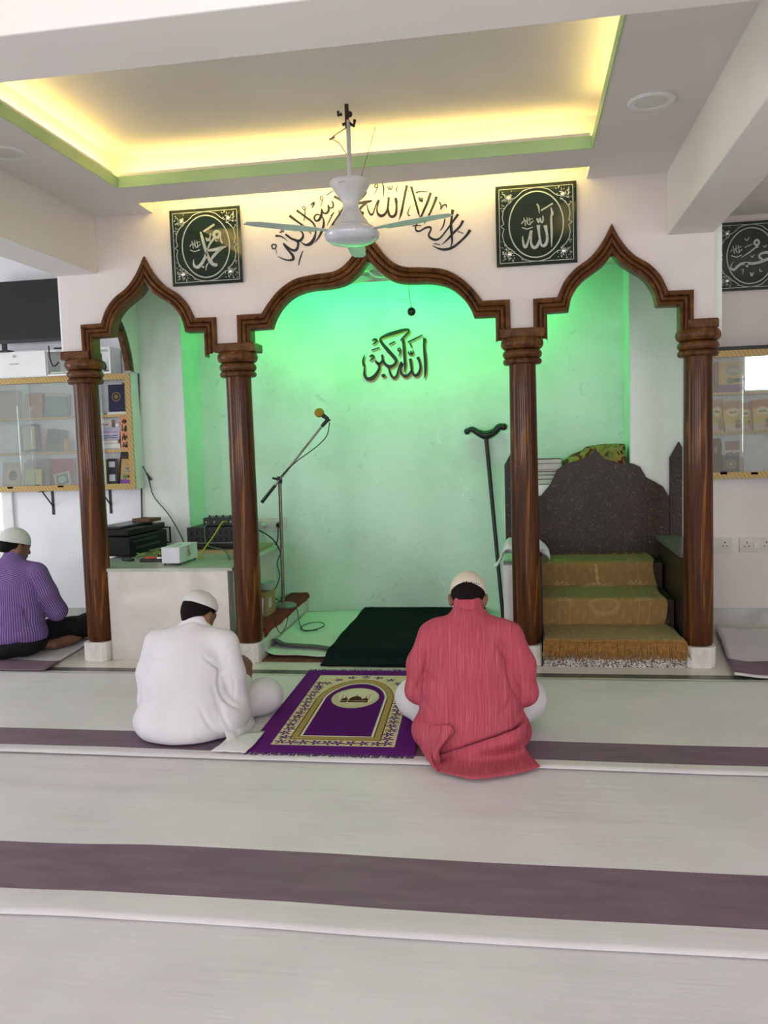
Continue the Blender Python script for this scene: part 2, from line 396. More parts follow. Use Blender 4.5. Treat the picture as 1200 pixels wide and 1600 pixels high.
# led strips lying in the coves
WARM = (1.0, 0.78, 0.24)
M['led'] = emis('warm led strip', WARM, 46); M['led2'] = emis('warm led strip dim', WARM, 26); M['ledw'] = emis('white led strip', (1, 0.95, 0.85), 60)
def led(label, b, m, face=None):
    x0, x1, y0, y1, z0, z1 = b; t = empty('led_strip', ((x0+x1)/2, (y0+y1)/2, z0), label, 'led strip')
    q = {'-X': [(x0, y0, z0), (x0, y1, z0), (x0, y1, z1), (x0, y0, z1)], '+X': [(x1, y0, z0), (x1, y1, z0), (x1, y1, z1), (x1, y0, z1)], '+Z': [(x0, y0, z1), (x1, y0, z1), (x1, y1, z1), (x0, y1, z1)], '+Y': [(x0, y1, z0), (x1, y1, z0), (x1, y1, z1), (x0, y1, z1)]}[face]
    dx = {'-X': (0.002, 0), '+X': (-0.002, 0), '+Y': (0, -0.002), '+Z': (0, 0)}[face]; z1 = z1-0.002 if face == '+Z' else z1
    MB().box(x0+max(0, dx[0]), x1+min(0, dx[0]), y0, y1+min(0, dx[1]), z0, z1).build('channel', M['white'], t)
    MB().add(q, [(0, 1, 2, 3)]).build('emitter', m, t)
led('warm led strip glowing in the left side of the ceiling cove', (-1.385, -1.368, -2.78, -0.60, ZC+0.062, ZC+0.085), M['led'], '-X')
led('warm led strip glowing in the far side of the ceiling cove', (-1.35, 1.32, -0.555, -0.54, ZC+0.062, ZC+0.085), M['led2'], '+Y')
led('warm led strip glowing in the right side of the ceiling cove', (1.350, 1.37, -2.3, -0.75, ZC+0.062, ZC+0.085), emis('warm led strip of the right cove', WARM, 17), '+Z')
led('warm led strip above the wall lettering behind the ceiling slot', (-1.33, 1.28, -0.272, -0.255, ZC+0.062, ZC+0.074), emis('warm led strip of the wall slot', WARM, 100), '+Y')
led('white led strip in the ceiling of the right bay', (2.42, 2.435, -2.7, -0.35, ZC+0.062, ZC+0.072), M['ledw'], '+X')
# green tube lamp fixed behind the arches
M['greentube'] = emis('green lamp face', (0.0, 1.0, 0.12), 84)
t = empty('green_flood_lamp', (0, 1.12, 2.70), 'long green flood lamp under the alcove ceiling aimed at the mint wall', 'lamp')
Rl = Matrix.Translation((0, 1.12, 2.66)) @ Matrix.Rotation(math.radians(-38), 4, 'X')
MB().box(-1.07, 1.07, -0.035, 0.030, -0.02, 0.02, Rl).build('housing', M['white'], t)
MB().add([Rl @ Vector(p) for p in ((-1.05, 0.0305, -0.018), (1.05, 0.0305, -0.018), (1.05, 0.0305, 0.018), (-1.05, 0.0305, 0.018))], [(0, 1, 2, 3)]).build('emitter', M['greentube'], t)
MB().box(-0.02, 0.02, 1.10, 1.14, 2.67, 2.72).build('bracket', M['white'], t)

# arch wall
def refl(half, cx, sx=1): return [(cx+sx*d, z) for d, z in half]
C_out = [(0, 2.715), (.067, 2.624), (.13, 2.543), (.215, 2.491), (.345, 2.478), (.47, 2.458), (.573, 2.401), (.65, 2.323), (.70, 2.256)]
C_in = [(0, 2.545), (.065, 2.469), (.15, 2.411), (.243, 2.391), (.385, 2.383), (.49, 2.353), (.567, 2.294), (.618, 2.225), (.645, 2.16)]
S_out = [(0, 2.662), (.055, 2.56), (.125, 2.475), (.215, 2.413), (.275, 2.348), (.305, 2.29), (.322, 2.252)]
S_in = [(0, 2.487), (.045, 2.43), (.11, 2.383), (.165, 2.345), (.21, 2.295), (.24, 2.235), (.255, 2.165)]
def smooth2(h, k=6): return [(p.x, p.y) for p in catmull([Vector((d, z, 0)) for d, z in h], k)]
C_out = smooth2(C_out) + [(.865, 2.255), (.868, 2.03)]; C_in = smooth2(C_in) + [(.775, 2.157), (.775, 2.0)]
S_out = smooth2(S_out) + [(.465, 2.25), (.465, 2.03)]; S_in = smooth2(S_in) + [(.382, 2.162), (.382, 2.0)]
arches = [(-1.46, S_out, S_in, 'narrow brown trefoil arch moulding on the left pair of columns'), (0.012, C_out, C_in, 'wide brown ogee arch moulding over the middle alcove'), (1.48, S_out, S_in, 'narrow brown trefoil arch moulding above the granite seat')]
poly = [(-2.072, ZS), (-2.072, 2.06)]
for cx, ou, inn, lab in arches:
    mid = [((a[0]*0.7+b[0]*0.3), (a[1]*0.7+b[1]*0.3)) for a, b in zip(ou, inn)]
    mid[-1] = (mid[-1][0], 2.06)
    l = [(cx-d, z) for d, z in reversed(mid)]; r = [(cx+d, z) for d, z in mid[1:]]
    poly += l + r
poly += [(2.066, 2.06), (2.066, ZS)]
struct(MB().prism([(x, -0.02, z) for x, z in poly], (0, 0.06, 0)).build('wall_arches', M['wall']))
# profile across the moulding: (fraction from outer to inner, y)
prof = [(0, -0.018), (0.0, -0.040), (0.06, -0.056), (0.20, -0.060), (0.33, -0.050), (0.37, -0.036), (0.41, -0.050), (0.52, -0.060), (0.64, -0.052), (0.68, -0.037), (0.72, -0.050), (0.84, -0.058), (0.96, -0.050), (1.0, -0.036), (1.0, 0.046)]
for cx, ou, inn, lab in arches:
    rows = []
    full = [(-a[0], a[1], -b[0], b[1]) for a, b in zip(reversed(ou), reversed(inn))] + [(a[0], a[1], b[0], b[1]) for a, b in zip(ou[1:], inn[1:])]
    for (ox, oz, ix, iz) in full:
        rows.append([Vector((cx+ox+(ix-ox)*t, y, oz+(iz-oz)*t)) for t, y in prof])
    mb = MB(); mb.grid(rows)
    o = mb.build('arch_moulding', M['mould'], smooth=True, angle=28, origin=(cx, 0, 2.2)); tag(o, lab, 'arch moulding')

# columns
cols = [(-1.937, 'leftmost wooden column, left of the cream stone counter'), (-0.872, 'wooden column between the cream counter and the mint alcove'), (0.945, 'wooden column between the mint alcove and the granite seat'), (1.975, 'rightmost wooden column, right of the granite seat')]
for x, lab in cols:
    t = empty('wooden_column', (x, 0.0, 0), lab, 'column', 'lacquered wooden columns under the arches')
    MB().lathe([(0.0, 0.126), (0.078, 0.126), (0.086, 0.15), (0.0865, 0.6), (0.084, 1.2), (0.081, 1.87), (0, 1.87)], (x, 0, 0), 40).build('shaft', M['column'], t, smooth=True)
    def ring(z0, z1, r):
        h = (z1-z0)/2; c = (z0+z1)/2
        pr = [(0, z0)] + [(r-h*0.8+h*0.8*math.cos(a), c+h*math.sin(a)) for a in [(-PI/2+PI*k/10) for k in range(11)]] + [(0, z1)]
        return MB().lathe(pr, (x, 0, 0), 40).build('capital_ring', M['mould'], t, smooth=True)
    ring(1.862, 1.897, 0.118); ring(1.899, 1.950, 0.119); ring(1.953, 2.022, 0.130)
    x0, x1 = x-0.135, x+0.135
    if x < -1.5: x0 = x-0.135; x1 = x+0.07
    if x > 1.5: x0, x1 = x-0.07, x+0.105
    MB().box(x0, x1, -0.075, 0.12, 2.020, 2.078).build('abacus', M['mould'], t, bevel=0.01)
    b = MB()
    pts = [(-0.09, 0.1), (-0.09, -0.06), (-0.08, -0.085), (-0.055, -0.10), (0.055, -0.10), (0.08, -0.085), (0.09, -0.06), (0.09, 0.1)]
    b.prism([(x+px, py, 0.0) for px, py in pts], (0, 0, 0.128))
    b.build('base_block', M['marble'], t, bevel=0.006)

# dark inlay strip in the floor and skirtings
o = MB().box(-2.2, 2.3, -0.335, -0.252, -0.02, 0.0012).build('trim_6', M['inlay']); struct(o)
struct(MB().box(-5.5, -2.12, YB-0.015, YB, 0, 0.115).build('baseboard_left', M['skirt']))
struct(MB().box(2.09, 5.5, YB-0.015, YB, 0, 0.115).build('baseboard_right', M['skirt']))
# window in the back wall of the left bay
t = struct(MB().box(-4.4, -3.27, YB-0.03, YB, 0.54, 1.105).build('window_1', M['white'], bevel=0.004))
w = MB().box(-4.3, -3.365, YB-0.034, YB-0.028, 0.78, 1.09).build('pane', emis('daylit window pane', (0.95, 0.97, 1), 1.6), t)
mbw = MB()
for k in range(3): mbw.box(-4.3, -3.365, YB-0.04, YB-0.034, 0.83+k*0.03, 0.835+k*0.03)
mbw.build('bars', M['white'], t)
# ------------------------------------------------------------ calligraphy strokes
def stroke(mb, pts, to3, k=5, th=0.003, closed=False):
    """pts: (x, y, width) in picture pixels of a crop; to3 maps them on the surface; a flat pen stroke of thickness th"""
    P = [Vector((p[0], p[1], p[2])) for p in pts]
    P = catmull(P, k, closed) if len(P) > 2 else P
    n = len(P); a = []; c = []
    for i in range(n):
        q0 = P[(i-1) % n] if (closed or i > 0) else P[i]; q1 = P[(i+1) % n] if (closed or i < n-1) else P[i]
        d = Vector((q1.x-q0.x, q1.y-q0.y)); d = d.normalized() if d.length > 1e-6 else Vector((1, 0))
        w = max(P[i].z, 0.5)/2; nx, ny = -d.y*w, d.x*w
        a.append(to3(P[i].x+nx, P[i].y+ny)); c.append(to3(P[i].x-nx, P[i].y-ny))
    off = Vector((0, -th, 0)); rows = []
    for i in range(n): rows.append([a[i], a[i]+off, c[i]+off, c[i]])
    if closed: rows.append(rows[0])
    mb.grid(rows)
    if not closed:
        b = len(mb.v)-4*n
        mb.f.append((b, b+1, b+2, b+3)); mb.mi.append(mb.cur); e = b+4*(n-1); mb.f.append((e, e+1, e+2, e+3)); mb.mi.append(mb.cur)
def crop_map(x0, y0, sc, Y): return lambda zx, zy: onY(x0+zx/sc, y0+zy/sc, Y)
def loop(mb, pts, w, to3): stroke(mb, [(x, y, w) for x, y in pts], to3, closed=True)

# lettering arched over the middle arch
t = empty('wall_lettering', (0.0, -0.021, 2.75), 'black calligraphy line bent in an arc on the wall above the middle arch', 'lettering')
z1 = crop_map(400, 280, 6.667, -0.0205); mb = MB()
for s_ in [
 [(735, 170, 8), (780, 135, 8), (830, 103, 5)],
 [(815, 180, 30), (860, 205, 22), (900, 240, 13), (912, 275, 9), (895, 320, 14), (860, 385, 26), (810, 460, 26), (760, 520, 6)],
 [(862, 310, 4), (870, 370, 12), (900, 415, 24)],
 [(790, 228, 14), (806, 262, 18), (798, 295, 16), (772, 298, 12), (752, 270, 14)],
 [(752, 270, 16), (758, 320, 22), (735, 355, 20), (702, 350, 14), (685, 310, 12)],
 [(685, 310, 12), (682, 370, 24), (660, 420, 26), (625, 435, 18), (606, 400, 14), (628, 370, 14), (668, 376, 12), (700, 410, 14), (706, 470, 22), (690, 530, 26), (660, 595, 20), (612, 662, 4)],
 [(816, 340, 6), (790, 375, 12), (775, 375, 4)], [(800, 360, 5), (772, 420, 8), (740, 485, 3)],
 [(690, 215, 7), (685, 255, 6), (673, 287, 3)], [(572, 268, 18), (612, 240, 22)], [(585, 295, 14), (612, 252, 12)],
 [(425, 325, 26), (465, 355, 20), (520, 395, 19), (580, 440, 19), (615, 490, 15), (622, 550, 15), (605, 620, 28), (570, 670, 36), (520, 685, 22), (465, 655, 6)],
 [(512, 310, 6), (510, 370, 7), (498, 435, 3)],
 [(350, 380, 28), (395, 415, 24), (450, 455, 18), (510, 500, 18), (548, 533, 16), (580, 577, 3)],
 [(356, 512, 26), (400, 530, 18), (450, 530, 17), (485, 560, 17), (490, 600, 22), (462, 638, 28), (432, 642, 22)],
 [(308, 574, 22), (370, 620, 22), (430, 645, 26), (440, 690, 22), (415, 740, 28), (370, 735, 24), (320, 700, 20), (285, 668, 14)],
 [(285, 668, 16), (310, 710, 17), (350, 755, 22), (385, 800, 28), (385, 835, 28), (340, 845, 16), (280, 830, 12), (228, 803, 4)],
 [(203, 590, 22), (255, 595, 16), (295, 615, 10), (332, 648, 3)],
 [(244, 548, 10), (262, 558, 8), (266, 532, 8), (278, 548, 8), (290, 543, 8), (272, 516, 6)],
 [(206, 722, 6), (212, 750, 5), (218, 776, 3)], [(490, 745, 7), (465, 810, 13), (443, 896, 8)]]: stroke(mb, s_, z1)
loop(mb, [(680, 178), (700, 195), (690, 218), (668, 205)], 8, z1); loop(mb, [(498, 284), (517, 302), (500, 318), (484, 300)], 8, z1)
loop(mb, [(165, 690), (186, 680), (212, 690), (200, 722), (174, 722)], 13, z1)
mb.build('left_words', M['vinyl'], t)
z2 = crop_map(550, 270, 6, -0.0205); mb = MB()
for s_ in [
 [(92, 158, 16), (122, 170, 24), (130, 190, 16), (100, 225, 20), (50, 265, 26), (20, 295, 10)],
 [(20, 292, 16), (70, 285, 24), (130, 275, 28), (188, 262, 14)], [(138, 285, 10), (95, 315, 22), (68, 348, 18)],
 [(62, 345, 14), (85, 372, 28), (110, 382, 24)], [(5, 322, 6), (35, 370, 20), (65, 388, 26), (106, 385, 22)],
 [(20, 295, 12), (-40, 330, 20), (-90, 380, 16)],
 [(140, 298, 6), (155, 360, 13), (180, 395, 17), (202, 372, 11), (226, 300, 11), (252, 258, 18), (235, 330, 11), (242, 380, 19), (275, 405, 26), (315, 380, 20), (335, 330, 18), (345, 230, 20)],
 [(335, 330, 18), (350, 395, 21), (380, 412, 26), (410, 388, 23), (418, 320, 19), (410, 236, 26)], [(410, 240, 22), (428, 280, 6)],
 [(515, 118, 22), (500, 190, 22), (480, 290, 20), (462, 380, 20), (441, 442, 3)],
 [(555, 130, 24), (575, 200, 19), (600, 290, 20), (622, 370, 19), (633, 412, 4)],
 [(738, 188, 24), (710, 270, 22), (680, 340, 20), (645, 415, 20), (600, 460, 24), (540, 478, 18), (460, 467, 3)],
 [(793, 224, 24), (765, 300, 20), (735, 370, 17), (705, 430, 16), (674, 482, 3)],
 [(645, 425, 6), (615, 470, 8), (595, 520, 13), (610, 545, 19), (640, 545, 15), (690, 515, 17), (730, 510, 19), (740, 530, 15), (720, 580, 17), (735, 610, 22), (780, 628, 22), (825, 612, 16), (870, 560, 14), (930, 480, 17), (995, 388, 24)],
 [(568, 500, 8), (610, 494, 10), (652, 497, 5)],
 [(945, 346, 28), (935, 420, 20), (928, 500, 26), (935, 580, 22), (938, 650, 16), (919, 708, 3)],
 [(1042, 448, 26), (1010, 505, 21), (950, 565, 21), (900, 620, 17), (843, 674, 3)],
 [(1108, 535, 28), (1075, 585, 23), (1020, 640, 21), (960, 690, 23), (900, 716, 25), (830, 716, 19), (753, 684, 3)],
 [(768, 664, 8), (826, 675, 8)], [(744, 406, 12), (862, 396, 8)], [(598, 186, 12), (640, 178, 9), (712, 180, 6)], [(990, 550, 8), (1046, 568, 6)],
 [(872, 432, 12), (855, 500, 13), (824, 546, 3)],
 [(335, 128, 8), (342, 156, 8), (353, 150, 8), (354, 130, 7), (359, 157, 8), (372, 150, 8), (376, 122, 6)],
 [(628, 228, 10), (634, 262, 10), (645, 258, 10), (647, 236, 8), (651, 270, 10), (662, 262, 10), (662, 232, 8)],
 [(241, 138, 6), (225, 172, 6), (205, 208, 3)], [(284, 98, 12), (298, 150, 12), (293, 242, 3)], [(436, 115, 3), (418, 150, 8), (423, 186, 6)],
 [(549, 308, 3), (525, 370, 9), (531, 402, 11), (547, 395, 4)],
 [(818, 275, 12), (834, 305, 10), (832, 345, 6), (850, 310, 10), (880, 298, 12), (886, 328, 4)]]: stroke(mb, s_, z2)
loop(mb, [(213, 122), (234, 104), (242, 130), (222, 142)], 9, z2)
mb.build('right_words', M['vinyl'], t)

# lettering on the back wall of the alcove: dark strokes over a tan copy shifted down and right
t = empty('alcove_lettering', (-0.06, YR, 2.1), 'dark two-tone calligraphy with tan outline on the mint alcove wall', 'lettering')
AW = [
 [(928, 212, 40), (920, 300, 28), (928, 400, 34), (935, 500, 34), (935, 600, 28), (924, 684, 5)],
 [(845, 432, 36), (870, 500, 26), (876, 570, 28), (850, 635, 36), (810, 648, 30), (780, 610, 24), (770, 540, 28), (758, 452, 34)],
 [(775, 590, 20), (740, 640, 30), (700, 657, 36), (660, 635, 26), (645, 580, 20), (655, 488, 20)],
 [(655, 490, 26), (625, 560, 20), (600, 650, 24), (565, 677, 28), (530, 640, 24), (510, 580, 18), (500, 540, 6)],
 [(672, 222, 30), (684, 320, 32), (690, 430, 30), (697, 530, 28), (690, 614, 5)],
 [(640, 240, 12), (690, 190, 24), (733, 150, 22), (742, 114, 20), (690, 115, 34), (600, 140, 42), (500, 170, 40), (420, 205, 24), (408, 238, 28), (450, 300, 38), (520, 380, 42), (580, 450, 40), (592, 490, 30), (560, 530, 32), (510, 545, 38), (460, 510, 30), (434, 460, 24), (430, 404, 28)],
 [(440, 470, 26), (412, 503, 30), (378, 512, 26), (350, 476, 24)],
 [(370, 490, 20), (396, 550, 26), (370, 620, 36), (310, 682, 46), (250, 685, 36), (220, 640, 26), (220, 580, 16), (222, 520, 8)],
 [(222, 405, 6), (205, 480, 22), (214, 540, 24)], [(422, 655, 26), (446, 650, 40), (468, 655, 22)],
 [(308, 240, 14), (345, 225, 26), (366, 236, 20), (345, 270, 16), (308, 286, 6)],
 [(278, 430, 14), (310, 415, 28), (332, 430, 18), (310, 460, 18), (278, 476, 6)],
 [(300, 355, 14), (397, 322, 14)], [(508, 286, 14), (580, 251, 16)], [(728, 260, 18), (902, 174, 14)],
 [(642, 360, 14), (635, 400, 12), (618, 432, 4)], [(735, 368, 14), (745, 402, 14), (762, 395, 14), (766, 362, 12), (772, 402, 14), (790, 390, 14), (790, 352, 12)],
 [(753, 272, 12), (765, 290, 16), (770, 326, 8)]]
for nm, dx, dy, Y_, mt, th in (('tan_outline', 16, 20, YR-0.001, plain((0.42, 0.27, 0.10), 0.5), 0.003), ('letters', 0, 0, YR-0.0045, M['vinyl'], 0.004)):
    zz = crop_map(540, 500, 7.5, Y_); mb = MB()
    for s_ in AW: stroke(mb, [(x+dx, y+dy, w) for x, y, w in s_], zz, th=th)
    loop(mb, [(613+dx, 340+dy), (635+dx, 328+dy), (642+dx, 355+dy), (620+dx, 362+dy)], 14, zz)
    o = mb.build(nm, mt, t)
    if nm == 'tan_outline': o['label'] = 'tan outline strokes'

# ------------------------------------------------------------ dark glass plaques with silver calligraphy
M['plaque'] = noisy('dark green glass board', (0.004, 0.014, 0.008), (0.007, 0.022, 0.012), (6, 6, 6), rough=0.05, spec=0.7, coat=0.6)
M['silver'] = noisy('pale silver lettering', (0.36, 0.38, 0.33), (0.46, 0.48, 0.42), (60, 60, 60), rough=0.4)
M['stud'] = noisy('bright steel stud', (0.75, 0.75, 0.72), (0.85, 0.85, 0.82), (60, 60, 60), rough=0.2, metal=0.8)
def plaque(x0, x1, z0, z1, Y, label, words, cm, rot=0.0):
    cx, cz = (x0+x1)/2, (z0+z1)/2; S = (x1-x0)
    t = empty('wall_plaque', (cx, Y, cz), label, 'plaque', 'dark green calligraphy plaques')
    Yf = Y-0.030
    MB().box(x0, x1, Yf, Yf+0.008, z0, z1).build('board', M['plaque'], t, bevel=0.0015)
    def P(u, v): return Vector((x0+u*S, Yf-0.0003, z0+v*(z1-z0)))
    k = 1.0
    mb = MB()
    def ln(pts, w, closed=False): stroke(mb, [(u, v, w) for u, v in pts], P, k=4, th=0.0012, closed=closed)
    e = 0.045
    for a, b in (((e, e), (1-e, e)), ((1-e, e), (1-e, 1-e)), ((1-e, 1-e), (e, 1-e)), ((e, 1-e), (e, e))):
        d = Vector(b)-Vector(a); d.normalize(); 
        mb2 = [(a[0], a[1]), (b[0], b[1])]
        # width in relative units: use explicit quads
        n_ = Vector((-d.y, d.x))*0.004
        q = [P(a[0]+n_.x, a[1]+n_.y), P(b[0]+n_.x, b[1]+n_.y), P(b[0]-n_.x, b[1]-n_.y), P(a[0]-n_.x, a[1]-n_.y)]
        mb.prism(q, (0, -0.0012, 0))
    def ribbon(pts, w, closed=True):
        n_ = len(pts); A = []; B_ = []
        for i in range(n_):
            p0 = Vector(pts[(i-1) % n_]) if (closed or i > 0) else Vector(pts[i]); p1 = Vector(pts[(i+1) % n_]) if (closed or i < n_-1) else Vector(pts[i])
            d = (p1-p0).normalized(); q = Vector((-d.y, d.x))*w/2; c = Vector(pts[i])
            A.append(P(*(c+q))); B_.append(P(*(c-q)))
        off = Vector((0, -0.0012, 0)); rows = [[A[i], A[i]+off, B_[i]+off, B_[i]] for i in range(n_)]
        if closed: rows.append(rows[0])
        mb.grid(rows)
    ribbon([(0.5+0.335*math.cos(2*PI*i/48), 0.5+0.405*math.sin(2*PI*i/48)) for i in range(48)], 0.016)
    quad = []
    for qd in range(4):
        sx, sy = ((1, 1), (-1, 1), (-1, -1), (1, -1))[qd]
        arc = [(0.44, 0.0), (0.40, 0.03), (0.42, 0.10), (0.405, 0.19), (0.36, 0.26), (0.30, 0.30), (0.315, 0.335), (0.27, 0.335), (0.23, 0.36), (0.16, 0.42), (0.08, 0.445), (0.0, 0.452)]
        if sx*sy < 0: arc = arc[::-1]
        quad += [(0.5+sx*a, 0.5+sy*b) for a, b in arc[:-1]] if True else []
    ribbon(quad, 0.010)
    rnd = random.Random(7)
    for sx in (-1, 1):
        for sy in (-1, 1):
            for j in range(44):
                a_, b_ = rnd.random()*0.26, rnd.random()*0.26
                if a_+b_ > 0.27: a_, b_ = a_*0.5, b_*0.5
                u, v = 0.5+sx*(0.435-a_), 0.5+sy*(0.435-b_); an = rnd.random()*PI; l_ = 0.009+rnd.random()*0.015; w_ = l_*0.38
                ca, sa = math.cos(an), math.sin(an)
                poly = [(u+ca*l_, v+sa*l_), (u-sa*w_, v+ca*w_), (u-ca*l_, v-sa*l_), (u+sa*w_, v-ca*w_)]
                mb.prism([P(*p) for p in poly], (0, -0.001, 0))
    mb.build('ornament', M['silver'], t)
    mb = MB()
    for s_ in words['s']: stroke(mb, s_, cm, th=0.0015)
    for pts, w in words.get('l', []): loop(mb, pts, w, cm)
    mb.build('lettering', M['silver'], t)
    for sx in (-1, 1):
        for sy in (-1, 1):
            c = P(0.5+sx*0.335, 0.5+sy*0.345)
            s = MB().lathe([(0.012, 0), (0.012, 0.006), (0.008, 0.009), (0, 0.009)], c, 14, Matrix.Rotation(PI/2, 4, 'X')).build('stud', M['stud'], t, smooth=True)
    MB().box(cx-0.1, cx+0.1, Yf+0.009, Y, cz-0.1, cz+0.1).build('mount_block', M['black'], t)
    return t
scrib = lambda x, y, s: [[(x-s, y+s*0.2, s*.16), (x-s*.4, y-s*.4, s*.16), (x+s*.2, y+s*.3, s*.16), (x+s, y-s*.3, s*.16)], [(x-s*.6, y-s*.8, s*.14), (x-s*.3, y+s*.5, s*.14)], [(x+s*.3, y-s*.9, s*.14), (x+s*.5, y+s*.4, s*.14)],
    [(x-s*.9, y+s*.8, s*.16), (x, y+s*1.05, s*.18), (x+s*.9, y+s*.7, s*.12)], [(x-s*.1, y-s*.9, s*.12), (x+s*.05, y+s*.1, s*.12)], [(x-s*.8, y-s*.2, s*.12), (x+s*.9, y-s*.7, s*.12)]]
plaque(-1.268, -0.797, 2.455, 2.932, -0.021, 'dark calligraphy plaque left of the arched wall lettering', {'s': [
 [(545, 655, 24), (680, 565, 26)], [(508, 660, 18), (530, 740, 34), (560, 850, 36), (592, 950, 38), (632, 1030, 44), (680, 1070, 42), (718, 1068, 36)],
 [(828, 840, 12), (760, 862, 42), (680, 882, 38), (600, 890, 26)], [(592, 880, 14), (630, 800, 26), (680, 735, 30)], [(690, 760, 20), (715, 780, 10)],
 [(800, 850, 20), (730, 900, 28), (670, 960, 36), (640, 1010, 20)], [(582, 890, 26), (570, 960, 34), (530, 1040, 36), (480, 1097, 42), (435, 1088, 34), (420, 1050, 20), (424, 1003, 5)],
 [(605, 1045, 10), (580, 1090, 16), (574, 1142, 5)], [(528, 1090, 20), (552, 1105, 20)], [(575, 728, 16), (590, 772, 18), (605, 742, 14), (618, 770, 18), (632, 675, 12)], [(756, 702, 8), (764, 760, 18), (778, 802, 20)]] + scrib(440, 830, 70),
 'l': [([(672, 690), (702, 652), (745, 665), (744, 712), (702, 732)], 34)]}, crop_map(250, 280, 8, -0.0515))
plaque(0.802, 1.279, 2.446, 2.922, -0.021, 'dark calligraphy plaque right of the arched wall lettering', {'s': [
 [(755, 405, 10), (772, 478, 30), (760, 520, 24), (765, 700, 28), (764, 868, 8)], [(592, 362, 14), (614, 410, 18), (620, 478, 4)], [(640, 442, 18), (778, 358, 16)],
 [(592, 535, 18), (612, 580, 20), (628, 530, 14), (642, 580, 18), (662, 565, 18), (662, 505, 14)],
 [(688, 615, 44), (706, 700, 28), (712, 780, 32), (690, 845, 36), (650, 852, 28), (630, 790, 24), (616, 700, 28), (608, 612, 40)],
 [(628, 775, 24), (600, 850, 36), (560, 877, 36), (527, 840, 28), (522, 760, 24), (526, 675, 30)], [(520, 690, 26), (490, 800, 20), (460, 872, 32), (436, 840, 26), (425, 760, 14), (425, 735, 4)]] + scrib(480, 585, 70)}, crop_map(760, 270, 7.5, -0.0515))
plaque(2.315, 2.79, 2.407, 2.885, YB, 'dark calligraphy plaque on the back wall of the right bay', {'s': [
 [(1160, 740, 30), (1067, 795, 46), (1000, 822, 50), (920, 852, 44), (820, 872, 46), (720, 870, 50), (620, 880, 44), (550, 930, 44), (500, 975, 42), (452, 960, 36), (450, 910, 20), (492, 838, 4)],
 [(1100, 700, 34), (1067, 690, 42), (1000, 692, 42), (930, 725, 34), (928, 770, 40), (975, 805, 30)], [(700, 865, 60), (722, 932, 30)],
 [(622, 772, 10), (750, 692, 22), (850, 612, 26), (905, 588, 30)], [(678, 605, 14), (806, 548, 12)], [(680, 455, 16), (718, 490, 14), (752, 432, 14)], [(985, 572, 14), (1012, 600, 14), (1042, 562, 12)], [(775, 740, 14), (805, 772, 14), (835, 725, 12)],
 [(620, 985, 10), (655, 968, 12), (640, 1055, 6)], [(770, 1020, 16), (795, 1070, 34), (835, 1010, 8)], [(930, 960, 14), (935, 1000, 16), (970, 995, 10)]] + scrib(540, 660, 100),
 'l': [([(838, 520), (880, 478), (914, 510), (900, 558), (860, 562)], 34)]}, crop_map(1100, 330, 10.67, YB-0.0305))

# ------------------------------------------------------------ ceiling lamps and fans
M['disc'] = noisy('opal downlight face', (0.66, 0.64, 0.61), (0.70, 0.68, 0.65), (9, 9, 9), rough=0.4)
for px, py, lab in ((1018, 157, 'round unlit downlight in the ceiling right of the lit cove'), (8, 238, 'round unlit downlight in the ceiling left of the lit cove')):
    c = onZ(px, py, ZC); t = empty('downlight', c, lab, 'ceiling light', 'round downlights')
    MB().lathe([(0.106, 0.0), (0.108, -0.006), (0.100, -0.012), (0.074, -0.010), (0.072, -0.004), (0.072, 0.0)], c, 40).build('rim', M['white'], t, smooth=True)
    MB().lathe([(0.0715, 0.0), (0.0715, -0.007), (0, -0.008)], c, 32).build('diffuser', M['disc'], t, smooth=True)
FX, FY = 0.08, -0.9
M['fanwhite'] = noisy('off-white fan enamel', (0.52, 0.53, 0.54), (0.60, 0.61, 0.62), (9, 9, 9), rough=0.3)
t = empty('ceiling_fan', (FX, FY, ZS), 'white ceiling fan with an hourglass canopy hanging in front of the wall lettering', 'ceiling fan')
MB().lathe([(0.0, 3.07), (0.012, 3.07), (0.012, 2.72), (0.0, 2.72)], (FX, FY, 0), 16).build('down_rod', M['fanwhite'], t, smooth=True)
mb = MB(); mb.box(FX-0.014, FX+0.004, FY-0.01, FY+0.01, 3.03, 3.15); mb.tube([(FX-0.03, FY, 3.105), (FX-0.05, FY, 3.1), (FX-0.05, FY, 3.12)], 0.008); mb.tube([(FX, FY, 3.06), (FX+0.03, FY, 3.04), (FX+0.035, FY, 3.07)], 0.009); mb.tube([(FX, FY, 3.06), (FX-0.03, FY, 3.05)], 0.008); mb.sphere((FX+0.008, FY, 3.10), 0.016)
mb.build('hook', plain((0.05, 0.04, 0.035), 0.6), t)
MB().lathe([(0, 2.755), (0.085, 2.762), (0.104, 2.764), (0.106, 2.752), (0.088, 2.722), (0.060, 2.685), (0.044, 2.660), (0.040, 2.64), (0.044, 2.62), (0.058, 2.595), (0.085, 2.56), (0.098, 2.535), (0, 2.535)], (FX, FY, 0), 40).build('canopy', M['fanwhite'], t, smooth=True, angle=50)
MB().lathe([(0, 2.538), (0.098, 2.538), (0.118, 2.53), (0.140, 2.508), (0.144, 2.494), (0.138, 2.474), (0.110, 2.455), (0.06, 2.445), (0, 2.442)], (FX, FY, 0), 48).build('motor_housing', noisy('grey white motor shell', (0.50, 0.52, 0.56), (0.58, 0.60, 0.64), (9, 9, 9), rough=0.15, coat=0.6), t, smooth=True, angle=50)
mark = MB()
for k in range(7):
    a = -PI/2-0.42+k*0.055; mark.box(-0.0022, 0.0022, -0.001, 0.001, -0.004, 0.004, Matrix.Translation((FX+0.0975*math.cos(a), FY+0.0975*math.sin(a), 2.742)) @ Matrix.Rotation(a+PI/2, 4, 'Z'))
mark.build('maker_mark', M['black'], t)
